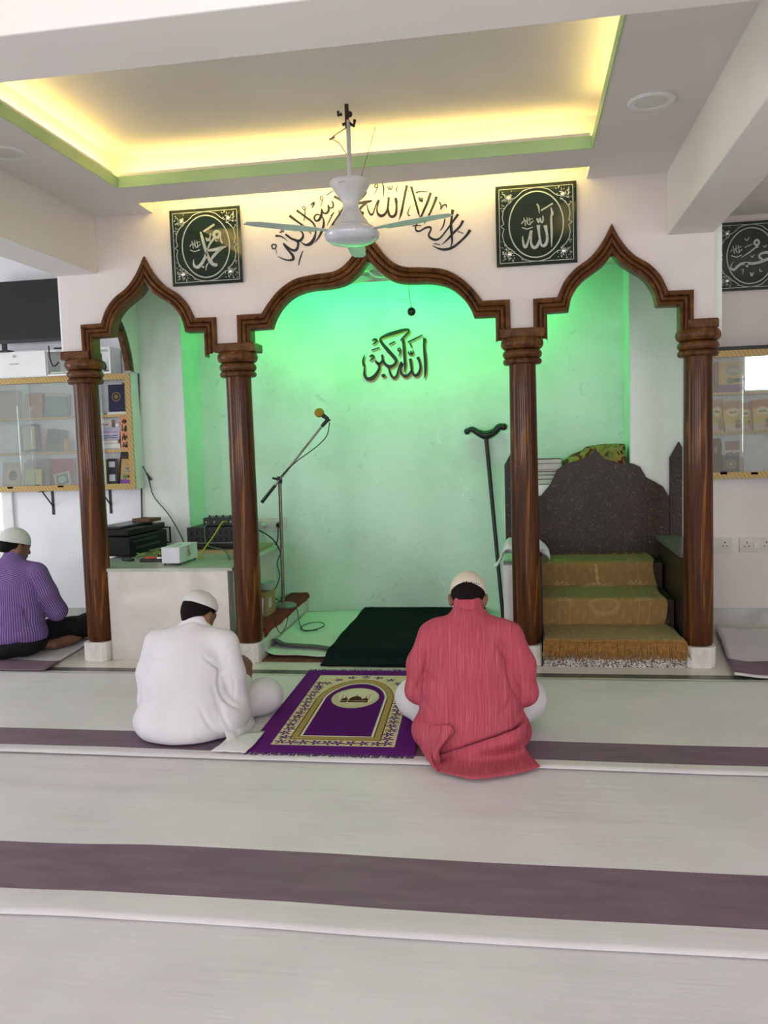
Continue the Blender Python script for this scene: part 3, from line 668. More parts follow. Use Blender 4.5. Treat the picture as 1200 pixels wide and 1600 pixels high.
def blade(t, c, ang, r0, r1, w, mat, tilt=0.12):
    R = Matrix.Translation(c) @ Matrix.Rotation(ang, 4, 'Z') @ Matrix.Rotation(tilt, 4, 'X')
    up = [(r0+0.06, w*0.38), (r0+0.2, w*0.5), (r1-0.06, w*0.42), (r1, w*0.25)]
    pl = [(x, y, 0) for x, y in up] + [(x, -y, 0) for x, y in reversed(up)]
    b = MB().prism([R @ Vector(p) for p in pl], (0, 0, -0.003)).build('blade', mat, t)
    MB().box(r0-0.03, r0+0.1, -0.02, 0.02, 0.0, 0.004, R).build('blade_bracket', mat, b)
for k in range(3): blade(t, Vector((FX, FY, 2.505)), math.radians(97+120*k), 0.14, 0.58, 0.10, M['fanwhite'], 0.015)
mb = MB(); mb.tube(catmull([(FX, FY, 3.04), (FX-0.05, FY-0.01, 3.01), (FX-0.085, FY-0.01, 2.985), (FX-0.05, FY, 2.96), (FX-0.012, FY, 2.90)]), 0.0025, 6); mb.tube([(FX-0.10, FY-0.01, 2.98), (FX-0.07, FY-0.01, 2.99)], 0.005, 6)
mb.tube(catmull([(FX+0.085, FY+0.35, 3.148), (FX+0.07, FY+0.2, 2.98), (FX+0.05, FY+0.03, 2.78)]), 0.002, 6)
mb.build('wiring', plain((0.30, 0.20, 0.13), 0.6), t)
t = empty('ceiling_fan', (0.0, 0.62, 2.72), 'white fan glimpsed under the peak of the middle arch inside the alcove', 'ceiling fan')
MB().lathe([(0, 2.72), (0.02, 2.72), (0.02, 2.63), (0.09, 2.62), (0.10, 2.59), (0.06, 2.565), (0, 2.56)], (0.0, 0.62, 0), 24).build('motor_housing', M['fanwhite'], t, smooth=True)
for k in range(3): blade(t, Vector((0.0, 0.62, 2.59)), math.radians(20+120*k), 0.10, 0.5, 0.12, M['fanwhite'], 0.15)
# small dark globe hanging in the alcove
c = onY(643, 487, 0.7); t = empty('hanging_globe', (c.x, c.y, 2.72), 'small dark globe hanging on a thin cord in the mint alcove', 'pendant')
MB().sphere(c, 0.031, 20, 12).build('globe', noisy('smoked dark glass', (0.01, 0.02, 0.015), (0.03, 0.05, 0.04), (40, 40, 40), rough=0.1), t, smooth=True)
MB().tube([(c.x-0.02, c.y, 2.72), (c.x-0.012, c.y, c.z+0.10), (c.x, c.y, c.z+0.028)], 0.003, 6).build('cord', M['black'], t)

# ------------------------------------------------------------ floor sheets
from mathutils import noise as mnoise
def fnz(x, y, s=0.0): return mnoise.noise(Vector((x, y, s)))
M['sheet'] = noisy('white cotton sheet', (0.615, 0.585, 0.60), (0.675, 0.645, 0.66), (2.2, 2.2, 2.2), rough=0.5, bump=0.25, bscale=(3, 26, 10), spec=0.35, bdist=0.006)
M['band'] = noisy('dusty purple cotton band', (0.15, 0.100, 0.133), (0.185, 0.127, 0.165), (4, 18, 4), rough=0.6, bump=0.2, bscale=(4, 40, 10), spec=0.3, bdist=0.004)
def sheet(name, label, y_far, y_near, bands, zf, x0=-4.2, x1=4.6, nx=180, seed=0, wav=0.012, rip=1.0):
    ys = []; y = y_far
    st = sorted(set([y_far, y_near] + [b for bb in bands for b in bb]), reverse=True)
    for a, b in zip(st[:-1], st[1:]):
        n = max(2, int(abs(a-b)/0.035)); ys += [a+(b-a)*k/n for k in range(n)]
    ys.append(y_near)
    V = []; F = []; mi = []; m = len(ys)
    for i in range(nx+1):
        x = x0+(x1-x0)*i/nx
        for j, y in enumerate(ys):
            w = wav*fnz(x*0.9, 3.1+seed, y*0.6) + wav*0.35*fnz(x*3.1, seed+9.7, y)
            left = max(0.0, min(1.0, (0.9-x)/1.6))
            z = 0.5+0.5*fnz(x*1.1+seed, y*9, seed*2.3)
            h = zf(y) + rip*(0.0015+0.0085*left*left)*max(0, z-0.45) + 0.0022*rip*abs(fnz(x*0.5, y*14, seed+5))
            V.append((x, y+w, h))
    for i in range(nx):
        for j in range(m-1):
            F.append((i*m+j, i*m+j+1, (i+1)*m+j+1, (i+1)*m+j)); yc = (ys[j]+ys[j+1])/2
            mi.append(1 if any(b0 > yc > b1 for b0, b1 in bands) else 0)
    mb = MB(); mb.v = V; mb.f = F; mb.mi = mi
    o = mb.build('floor_sheet', [M['sheet'], M['band']], smooth=True, angle=89)
    so_ = o.modifiers.new('thickness', 'SOLIDIFY'); so_.thickness = 0.002; so_.offset = 1
    tag(o, label, 'floor sheet', 'white floor sheets with purple bands'); return o
ea = lambda y: 0.006 + (0.005 if y < -1.66 else 0.0)*min(1, (-1.66-y)/0.03)
eb = lambda y: 0.0055 + (0.004 if y < -2.93 else 0.0)*min(1, (-2.93-y)/0.04) - (0.003 if y > -1.8 else 0)
sheet('a', 'white floor sheet with purple band running under the two seated men', -0.385, -1.775, [(-1.438, -1.672)], ea, seed=1)
sheet('b', 'white floor sheet whose broad purple band crosses the foreground', -1.71, -3.06, [(-2.598, -2.912)], eb, seed=4, wav=0.02, rip=1.5)
sheet('c', 'plain white floor sheet nearest the camera at the bottom of the photo', -2.98, -6.2, [], lambda y: 0.0025, seed=8, rip=0.8)
def quad_sheet(label, FL, FR, NL, NR, band0, band1, seed, nu=60, nv=30, roll=False):
    V = []; F = []; mi = []
    for i in range(nu+1):
        u = i/nu
        for j in range(nv+1):
            v = j/nv
            p = (FL*(1-u)+FR*u)*(1-v) + (NL*(1-u)+NR*u)*v
            z = 0.008 + 0.008*abs(fnz(p.x*4, p.y*4, seed)) + 0.01*max(0, fnz(p.x*2.3+3, p.y*3, seed))
            if roll and u < 0.06: z += 0.02*(1-u/0.06)
            V.append((p.x+0.01*fnz(p.y*5, seed, 0), p.y+0.012*fnz(p.x*4, seed, 3), z))
    for i in range(nu):
        for j in range(nv):
            n = nv+1; F.append((i*n+j, i*n+j+1, (i+1)*n+j+1, (i+1)*n+j)); mi.append(1 if band0 < (j+0.5)/nv < band1 else 0)
    mb = MB(); mb.v = V; mb.f = F; mb.mi = mi
    o = mb.build('floor_sheet', [M['sheet'], M['band']], smooth=True, angle=89)
    so_ = o.modifiers.new('thickness', 'SOLIDIFY'); so_.thickness = 0.003; so_.offset = 1
    tag(o, label, 'floor sheet', 'white floor sheets with purple bands'); return o
nr = onZ(70, 1050, 0); fr = onZ(150, 1000, 0); fr = nr + (fr-nr)*1.0
quad_sheet('white floor sheet with purple edge under the man in the striped shirt', Vector((-4.6, 0.85, 0)), Vector((fr.x, fr.y, 0)), Vector((-4.6, nr.y, 0)), Vector((nr.x, nr.y, 0)), 0.72, 0.985, 3.3)
nl = onZ(1147, 1062, 0); fl = onZ(1117, 983, 0)
quad_sheet('rumpled white floor sheet with purple edge beside the rightmost column', Vector((fl.x, fl.y, 0)), Vector((4.4, 1.0, 0)), Vector((nl.x, nl.y, 0)), Vector((4.4, nl.y, 0)), 0.74, 0.97, 6.1, roll=True)

# ------------------------------------------------------------ prayer mat with purple pile
def blank(W_, L_, res):
    nx, ny = int(W_/res), int(L_/res); return nx, ny
def color_grid(name, parent, to3, nx, ny, col, mat, thick):
    me = bpy.data.meshes.new(name); us = np.linspace(0, 1, nx+1); vs = np.linspace(0, 1, ny+1)
    UU, VV = np.meshgrid(us, vs, indexing='ij'); P = to3(UU, VV).reshape(-1, 3)
    idx = np.arange((nx+1)*(ny+1)).reshape(nx+1, ny+1)
    F = np.stack([idx[:-1, :-1], idx[1:, :-1], idx[1:, 1:], idx[:-1, 1:]], -1).reshape(-1, 4)
    me.vertices.add(len(P)); me.vertices.foreach_set('co', P.ravel().astype(np.float32))
    me.loops.add(F.size); me.loops.foreach_set('vertex_index', F.ravel().astype(np.int32))
    me.polygons.add(len(F)); me.polygons.foreach_set('loop_start', (np.arange(len(F))*4).astype(np.int32))
    me.update(calc_edges=True); me.validate()
    a = me.color_attributes.new('col', 'FLOAT_COLOR', 'POINT'); C = col(UU, VV).reshape(-1, 3)
    a.data.foreach_set('color', np.concatenate([C, np.ones((len(C), 1))], 1).ravel().astype(np.float32))
    me.materials.append(mat); o = bpy.data.objects.new(name, me); COL.objects.link(o)
    if parent: o.parent = parent
    me.polygons.foreach_set('use_smooth', [True]*len(F))
    if thick:
        m = o.modifiers.new('thickness', 'SOLIDIFY'); m.thickness = thick; m.offset = -1
    return o
NLm, NRm, FLm, FRm = (np.array(p) for p in ((-0.355, -1.683), (0.435, -1.672), (-0.395, -0.315), (0.352, -0.295)))
MW, ML = 0.79, 1.40
def mat_pt(u, v):
    x = (NLm[0]*(1-u)+NRm[0]*u)*(1-v) + (FLm[0]*(1-u)+FRm[0]*u)*v; y = (NLm[1]*(1-u)+NRm[1]*u)*(1-v) + (FLm[1]*(1-u)+FRm[1]*u)*v
    return np.stack([x, y, 0.018+0*x], -1)
def mat_col(u, v):
    x = (u-0.5)*MW; y = v*ML; ax = np.abs(x)
    purple = np.array([0.115, 0.016, 0.165]); dpur = np.array([0.088, 0.011, 0.135]); cream = np.array([0.62, 0.55, 0.36]); tan = np.array([0.40, 0.28, 0.10]); brown = np.array([0.05, 0.02, 0.012]); gold = np.array([0.45, 0.34, 0.08]); lcream = np.array([0.62, 0.60, 0.42])
    C = np.zeros(u.shape+(3,)); C[:] = purple
    out = (ax < 0.295) & (y > 0.085) & (y < 1.29); C[out] = cream
    def inside(hw, y0, ysp, ytop):                  # niche outline: straight sides then rounded pointed top
        t = np.clip((y-ysp)/(ytop-ysp), 0, 1); w = hw*np.sqrt(np.clip(1-t**1.9, 0, 1)); return (ax < w) & (y > y0) & (y < ytop)
    a1 = inside(0.222, 0.165, 0.80, 1.20); C[a1] = brown
    a2 = inside(0.217, 0.170, 0.80, 1.195); C[a2] = tan
    a3 = inside(0.186, 0.205, 0.80, 1.135); C[a3] = brown
    a4 = inside(0.182, 0.208, 0.80, 1.13); C[a4] = np.array([0.7, 0.66, 0.55])
    a5 = inside(0.170, 0.222, 0.80, 1.11); C[a5] = dpur
    # flowers on the cream border
    rnd = np.random.RandomState(3); ctr = []
    for k in range(17): ctr += [(-0.258, 0.13+k*0.062), (0.258, 0.13+k*0.062)]
    for k in range(8): ctr.append((-0.21+k*0.06, 0.125))
    for k in range(9):
        a = PI*(k+0.5)/9; ctr.append((0.25*math.cos(a), 0.98+0.275*math.sin(a)))
    for cx, cy in ctr:
        cx += rnd.uniform(-.008, .008); ph = rnd.uniform(0, 6)
        dx, dy = x-cx, y-cy; r = np.hypot(dx, dy); th = np.arctan2(dy, dx)
        m = r < 0.022+0.011*np.cos(5*th+ph); C[m & out & ~a1] = np.array([0.10, 0.016, 0.16]); C[(r < 0.005) & out & ~a1] = cream
        g = np.hypot(dx-0.028*math.cos(ph), dy-0.028*math.sin(ph)); C[(g < 0.009) & (g > 0.004) & out & ~a1] = gold
    # medallion with domes
    mx, my = 0.0, 0.84
    e = np.hypot(x/0.135, (y-my)/0.185); C[(e < 1) & a5] = cream*0.9
    e2 = np.hypot((x-0.012)/0.112, (y-my-0.03)/0.14); C[(e2 < 1) & a5] = lcream*1.05
    for cx, rr, h in ((0.005, 0.038, 0.075), (-0.056, 0.020, 0.042), (0.060, 0.020, 0.042)):
        m = (np.hypot((x-cx)/rr, (y-(my-0.045))/h) < 1) & (y > my-0.05); C[m] = brown*1.4
        m = (np.abs(x-cx) < rr) & (y > my-0.085) & (y < my-0.05); C[m] = brown*1.4
        m = (np.abs(x-cx) < 0.003) & (y > my-0.05) & (y < my-0.045+h+0.03); C[m & (e < 1)] = brown*2
    m = (np.abs(x) < 0.07) & (np.abs(y-my+0.055) < 0.004) & (np.sin(x*700) > 0); C[m] = cream
    for cx in (-0.075, 0.08):
        m = (np.abs(x-cx) < 0.003) & (y > my-0.05) & (y < my+0.06); C[m & (e2 < 1)] = tan
    nz = 1+0.10*rnd.randn(*u.shape); return np.clip(C*nz[..., None], 0, 1)
M['pile'] = vcol_mat('patterned velvet pile', 0.95, 0.0, 0.03, bump=0.5, bs=260)
t = empty('prayer_mat', (0.0, -0.98, 0), 'purple prayer mat with cream floral border and a mosque medallion', 'prayer mat')
def mat_local(u, v):
    p = mat_pt(u, v); p[..., 0] -= 0.0; p[..., 1] += 0.98; return p
color_grid('pile', t, mat_local, 264, 466, mat_col, M['pile'], 0.008)
M['purple'] = plain((0.11, 0.03, 0.16), 0.9)
rnd = random.Random(5)
for side, vv in ((0, 0.0), (1, 1.0)):
    mb = MB()
    for k in range(150):
        u = (k+0.5)/150; p = Vector(mat_pt(np.array(u), np.array(vv))); s = -1 if side == 0 else 1
        l = 0.028+rnd.random()*0.02
        mb.tube([p+Vector((0, -s*0.004, -0.004)), p+Vector((rnd.uniform(-.006, .006), s*l*0.5, -0.003)), p+Vector((rnd.uniform(-.012, .012), s*l, -0.004))], 0.0018, 4, cap=False)
    mb.build('fringe', M['purple'], t)
# ------------------------------------------------------------ counter with its devices
t = empty('stone_counter', (-1.5, 0.55, 0), 'waist-low counter of cream stone slabs between the two left columns', 'counter')
mb = MB(); mb.box(-1.845, -1.0, -0.03, 0.0, 0, 0.602); MBx = mb
mb.build('front_slab', M['counter'], t)
MB().box(-2.085, -1.02, 0.125, YB-0.02, 0, 0.60).build('body', M['counter'], t)
mb = MB(); mb.prism([(-1.85, -0.035, 0.602), (-0.965, -0.035, 0.602), (-0.965, YB-0.02, 0.602), (-2.085, YB-0.02, 0.602), (-2.085, 0.135, 0.602), (-1.85, 0.135, 0.602)], (0, 0, 0.02))
mb.build('top_slab', noisy('grey green stone top', (0.36, 0.38, 0.32), (0.46, 0.48, 0.41), (5, 5, 5), rough=0.35), t)
ZT = 0.622
# printer
t = empty('printer', (-2.05, 0.85, ZT), 'black office printer at the left end of the cream counter', 'printer')
Rp = Matrix.Translation((-2.07, 0.80, ZT)) @ Matrix.Rotation(math.radians(-4), 4, 'Z')
pd = noisy('satin black printer shell', (0.008, 0.009, 0.009), (0.014, 0.015, 0.015), (20, 20, 20), rough=0.4, spec=0.2)
MB().box(-0.13, 0.165, -0.31, 0.28, 0.012, 0.155, Rp).build('lower_case', pd, t, bevel=0.012)
MB().box(-0.12, 0.155, -0.30, 0.27, 0.160, 0.212, Rp).build('scanner', pd, t, bevel=0.01)
MB().box(-0.11, 0.09, -0.29, 0.20, 0.214, 0.232, Rp).build('lid', noisy('grey black lid', (0.02, 0.022, 0.02), (0.03, 0.032, 0.03), (9, 9, 9), rough=0.3), t, bevel=0.006)
mb = MB(); mb.box(0.166, 0.172, -0.26, 0.10, 0.11, 0.122, Rp); mb.box(0.166, 0.175, -0.22, 0.15, 0.06, 0.075, Rp); mb.build('side_ribs', plain((0.05, 0.06, 0.055), 0.35), t)
MB().tube([Rp @ Vector(p) for p in ((0.165, 0.24, 0.05), (0.20, 0.26, 0.05), (0.20, 0.26, 0.17), (0.165, 0.24, 0.17))], 0.008, 8).build('side_handle', pd, t, smooth=True)
for sx in (-0.1, 0.14):
    for sy in (-0.28, 0.25): MB().box(sx-0.012, sx+0.012, sy-0.012, sy+0.012, 0, 0.013, Rp).build('foot', M['black'], t)
o = MB().box(-0.03, 0.14, 0.06, 0.20, 0.2325, 0.258, Rp @ Matrix.Rotation(-0.2, 4, 'Z')).build('wooden_plank', plain((0.12, 0.055, 0.03), 0.6), bevel=0.002); tag(o, 'short brown plank lying on top of the black printer', 'plank')
# collection box
t = empty('collection_box', (-1.44, 0.2, ZT), 'small white metal box with padlock hasp on the counter edge', 'box')
Rb = Matrix.Translation((-1.435, 0.24, ZT)) @ Matrix.Rotation(math.radians(-1), 4, 'Z')
bw = noisy('pale grey painted tin', (0.60, 0.61, 0.64), (0.68, 0.69, 0.72), (9, 9, 9), rough=0.4)
MB().box(-0.065, 0.065, -0.16, 0.15, 0.016, 0.120, Rb).build('case', bw, t, bevel=0.003)
MB().box(-0.067, 0.067, -0.162, 0.152, 0.118, 0.125, Rb).build('lid', bw, t, bevel=0.002)
MB().box(-0.002, 0.002, -0.05, 0.03, 0.1249, 0.1262, Rb).build('coin_slot', M['black'], t)
mb = MB(); mb.box(0.065, 0.069, -0.03, 0.0, 0.075, 0.118, Rb); mb.build('hasp', M['chrome'], t)
mb = MB(); mb.box(0.068, 0.078, -0.028, -0.002, 0.05, 0.075, Rb); mb.tube([Rb @ Vector(p) for p in ((0.073, -0.024, 0.074), (0.073, -0.024, 0.09), (0.073, -0.015, 0.097), (0.073, -0.006, 0.09), (0.073, -0.006, 0.074))], 0.002, 6); mb.build('padlock', M['chrome'], t)
paper = MB(); paper.grid([[Rb @ Vector((-0.058+0.116*i/12, -0.1625-0.004*abs(fnz(i*.5, j*.6, 2)), 0.022+0.092*j/8)) for j in range(9)] for i in range(13)]); paper.build('paper_label', plain((0.66, 0.66, 0.72), 0.8), t, smooth=True)
for sx in (-0.05, 0.05):
    for sy in (-0.145, 0.13): MB().lathe([(0.006, 0), (0.006, 0.017), (0, 0.017)], Rb @ Vector((sx, sy, 0)), 10).build('foot', M['black'], t)
# amplifier on a wooden board
o = MB().box(-1.68, -1.03, 0.70, YB-0.022, ZT, ZT+0.022).build('wooden_board', plain((0.40, 0.29, 0.15), 0.5)); tag(o, 'pale wooden board under the amplifier on the counter', 'board')
t = empty('amplifier', (-1.31, 0.95, ZT+0.022), 'black rack amplifier on the wooden board behind the second column', 'amplifier')
za = ZT+0.022
MB().box(-1.60, -1.17, 0.79, 1.13, za+0.012, za+0.165).build('case', pd, t, bevel=0.004)
MB().box(-1.602, -1.168, 0.782, 0.79, za+0.010, za+0.168).build('front_panel', plain((0.02, 0.021, 0.02), 0.35), t, bevel=0.002)
rnd = random.Random(11)
for r_ in range(2):
    for c_ in range(9):
        x = -1.575+c_*0.046; z = za+0.125-r_*0.05
        MB().lathe([(0.012, 0), (0.010, 0.014), (0, 0.014)], (x, 0.782, z), 10, Matrix.Rotation(PI/2, 4, 'X')).build('knob', plain((0.03, 0.034, 0.03), 0.35), t)
MB().box(-1.58, -1.19, 0.7805, 0.782, za+0.045, za+0.05).build('panel_line', plain((0.3, 0.33, 0.3), 0.4), t)
for sx in (-1.56, -1.21):
    for sy in (0.83, 1.08): MB().lathe([(0.014, 0), (0.014, 0.013), (0, 0.013)], (sx, sy, za), 10).build('foot', M['black'], t)
t = empty('mixer', (-1.35, 0.93, za+0.165), 'small black audio mixer with knobs standing on the amplifier', 'mixer')
MB().box(-1.50, -1.24, 0.86, 1.05, za+0.168, za+0.232).build('case', plain((0.03, 0.032, 0.03), 0.4), t, bevel=0.005)
for k in range(4): MB().lathe([(0.010, 0), (0.008, 0.018), (0, 0.018)], (-1.46+k*0.055, 0.90, za+0.232), 10).build('knob', M['black'], t)
for k in range(4): MB().lathe([(0.008, 0), (0.008, 0.01), (0, 0.01)], (-1.47+k*0.065, 0.86, za+0.20), 10, Matrix.Rotation(PI/2, 4, 'X')).build('jack_socket', plain((0.25, 0.25, 0.22), 0.3, 0.6), t)
o = MB().tube(catmull([(-1.30, 0.845, za+0.20), (-1.32, 0.79, za+0.20), (-1.335, 0.62, za+0.11), (-1.36, 0.42, ZT+0.03), (-1.355, 0.40, ZT+0.006), (-1.33, 0.40, ZT+0.006)]), 0.0055, 8).build('audio_cable', plain((0.42, 0.42, 0.03), 0.5), smooth=True); tag(o, 'yellow audio cable plugged into the mixer and hanging to the counter', 'cable')
o = MB().tube(catmull([(-1.44, 0.845, za+0.20), (-1.45, 0.76, za+0.16), (-1.43, 0.74, za+0.04), (-1.30, 0.70, ZT+0.03), (-1.2, 0.55, ZT+0.008), (-1.1, 0.3, ZT+0.008)]), 0.0045, 8).build('audio_cable', plain((0.08, 0.16, 0.09), 0.5), smooth=True); tag(o, 'dark green cable looping from the mixer over the counter', 'cable')
# small things on the counter
mb = MB(); rnd = random.Random(2)
for k in range(5):
    p = [Vector((-1.78+rnd.uniform(-.12, .16), 0.55+rnd.uniform(-.12, .22), ZT+0.008+0.03*rnd.random())) for _ in range(9)]
    mb.tube(catmull(p, 5), 0.004, 6)
o = mb.build('tangled_wires', plain((0.25, 0.33, 0.12), 0.6), smooth=True); tag(o, 'tangle of thin greenish wires beside the printer on the counter', 'wires')
t = empty('remote_control', (-1.9, 0.30, ZT), 'black remote control near the left column on the counter', 'remote control')
Rr = Matrix.Translation((-1.875, 0.34, ZT)) @ Matrix.Rotation(-0.5, 4, 'Z')
MB().box(-0.055, 0.055, -0.02, 0.02, 0, 0.018, Rr).build('case', M['black'], t, bevel=0.006)
for k in range(4): MB().box(-0.04+k*0.022, -0.028+k*0.022, -0.008, 0.008, 0.018, 0.0205, Rr).build('button', plain((0.12, 0.12, 0.12), 0.5), t)
t = empty('tool_case', (-1.63, 0.25, ZT), 'small black case with a red tool lying beside the white box', 'tool case')
Rr = Matrix.Translation((-1.665, 0.30, ZT)) @ Matrix.Rotation(0.1, 4, 'Z')
MB().box(-0.09, 0.08, -0.03, 0.04, 0, 0.022, Rr).build('tray', M['black'], t, bevel=0.006)
MB().tube([Rr @ Vector((-0.05, -0.02, 0.028)), Rr @ Vector((0.03, -0.01, 0.03))], 0.011, 10).build('red_handle', plain((0.42, 0.08, 0.03), 0.4), t)
MB().box(0.03, 0.07, -0.018, 0.0, 0.02, 0.032, Rr).build('blade', M['chrome'], t)
# wall cables
A = onY(216, 584, YB-0.012); B = onY(222, 824, YB-0.012)
def cab(name, label, pts, r, col):
    o = MB().tube(catmull(pts, 6), r, 8).build(name, plain(col, 0.5), smooth=True); tag(o, label, 'cable'); return o
cab('wall_cable', 'black cable clipped down the corner beside the left bookcase', [A, onY(218, 650, YB-0.012), onY(220, 720, YB-0.012), onY(221, 770, YB-0.012), B], 0.006, (0.02, 0.03, 0.025))
cab('wall_cable', 'thin slack cable with an inline plug on the pale wall above the white box', [onY(213, 712, YB-0.014), onY(230, 742, YB-0.02), onY(240, 775, YB-0.02), onY(262, 802, YB-0.02), onY(278, 828, YB-0.02), onY(289, 852, YB-0.02)], 0.004, (0.03, 0.05, 0.035))
mb = MB(); mb.tube([onY(229, 740, YB-0.022), onY(236, 750, YB-0.022)], [0.007, 0.011], 8)
o = mb.build('inline_plug', M['black']); tag(o, 'small black cable plug hanging on the pale wall', 'plug')

# ------------------------------------------------------------ bookcases
SHB = plain((0.72, 0.72, 0.76), 0.5)
def bookcase(name, label, x0, x1, yf, z0, z1, shelves, panes, fr=0.045, end='R'):
    t = empty(name, ((x0+x1)/2, (yf+YB)/2, z0), label, 'bookcase', 'gold-edged wall bookcases')
    def part(n, mt, *b, bevel=0.0, **k):
        return MB().box(*b).build(n, mt, t, bevel=bevel)
    part('back_panel', SHB, x0+0.018, x1-0.018, YB-0.02, YB-0.002, z0+0.01, z1-0.01)
    part('top_board', M['white'], x0, x1, yf+0.012, YB-0.002, z1-0.018, z1)
    part('bottom_board', M['white'], x0, x1, yf+0.012, YB-0.002, z0, z0+0.018)
    part('side_panel', M['white'], x0, x0+0.018, yf+0.012, YB-0.002, z0+0.018, z1-0.018)
    part('side_panel', M['white'], x1-0.018, x1, yf+0.012, YB-0.002, z0+0.018, z1-0.018)
    for z in shelves:
        s_ = part('shelf', M['white'], x0+0.018, x1-0.018, yf+0.045, YB-0.02, z-0.018, z)
        MB().box(x0+0.018, x1-0.018, yf+0.040, yf+0.045, z-0.019, z+0.001).build('shelf_edge', M['hatch'], s_)
    mb = MB(); mb.box(x0, x1, yf, yf+0.012, z1-fr, z1); mb.box(x0, x1, yf, yf+0.012, z0, z0+fr)
    mb.box(x0, x0+fr, yf, yf+0.012, z0+fr, z1-fr); mb.box(x1-fr, x1, yf, yf+0.012, z0+fr, z1-fr); mb.build('face_frame', M['hatch'], t)
    for k, (a, b) in enumerate(panes):
        g = part('glass_door', M['glass'], a, b, yf+0.016+0.010*(k % 2), yf+0.020+0.010*(k % 2), z0+fr-0.004, z1-fr+0.004)
    return t
LX1 = -2.102; LYF = 1.0
zb0 = onY(170, 767, LYF).z; zb1 = onY(180, 578, LYF).z
tb = bookcase('wall_bookcase', 'gold-edged bookcase on the left wall behind the leftmost column', -3.95, LX1, LYF, 1.105, 2.018, [1.42, 1.70], [(-3.90, -2.98), (-3.10, -2.36)])
def handle(p, par):
    MB().box(p.x-0.028, p.x+0.028, LYF-0.0, LYF+0.016, p.z, p.z+0.02).build('glass_pull', M['black'], par, bevel=0.003)
handle(onY(16, 764, LYF), tb); handle(onY(95, 762, LYF), tb)
tr_ = bookcase('wall_bookcase', 'gold-edged bookcase on the right wall beyond the rightmost column', 2.12, 3.7, 0.94, 1.083, 1.975, [1.412, 1.688], [(2.16, 2.462), (2.44, 3.66)])
for px in (1131, 1179):
    p = onY(px, 742, 0.94); MB().box(p.x-0.026, p.x+0.026, 0.94, 0.957, p.z, p.z+0.022).build('glass_pull', M['black'], tr_, bevel=0.003)
MB().box(2.10, 3.72, 0.93, YB-0.002, 1.976, 2.000).build('dark_top', M['black'], tr_)
for px in (82, 172):
    p = onY(px, 768, YB); t = empty('shelf_bracket', (p.x, YB, 1.1), 'black steel bracket under the left bookcase, ' + ('left of the leftmost column' if px < 100 else 'above the printer'), 'bracket', 'brackets under the left bookcase')
    MB().box(p.x-0.011, p.x+0.011, YB-0.006, YB, 0.90, 1.104).build('wall_leg', M['black'], t)
    MB().box(p.x-0.011, p.x+0.011, YB-0.20, YB, 1.098, 1.104).build('arm', M['black'], t)
    MB().tube([(p.x, YB-0.005, 0.97), (p.x, YB-0.15, 1.098)], 0.006, 8).build('strut', M['black'], t)

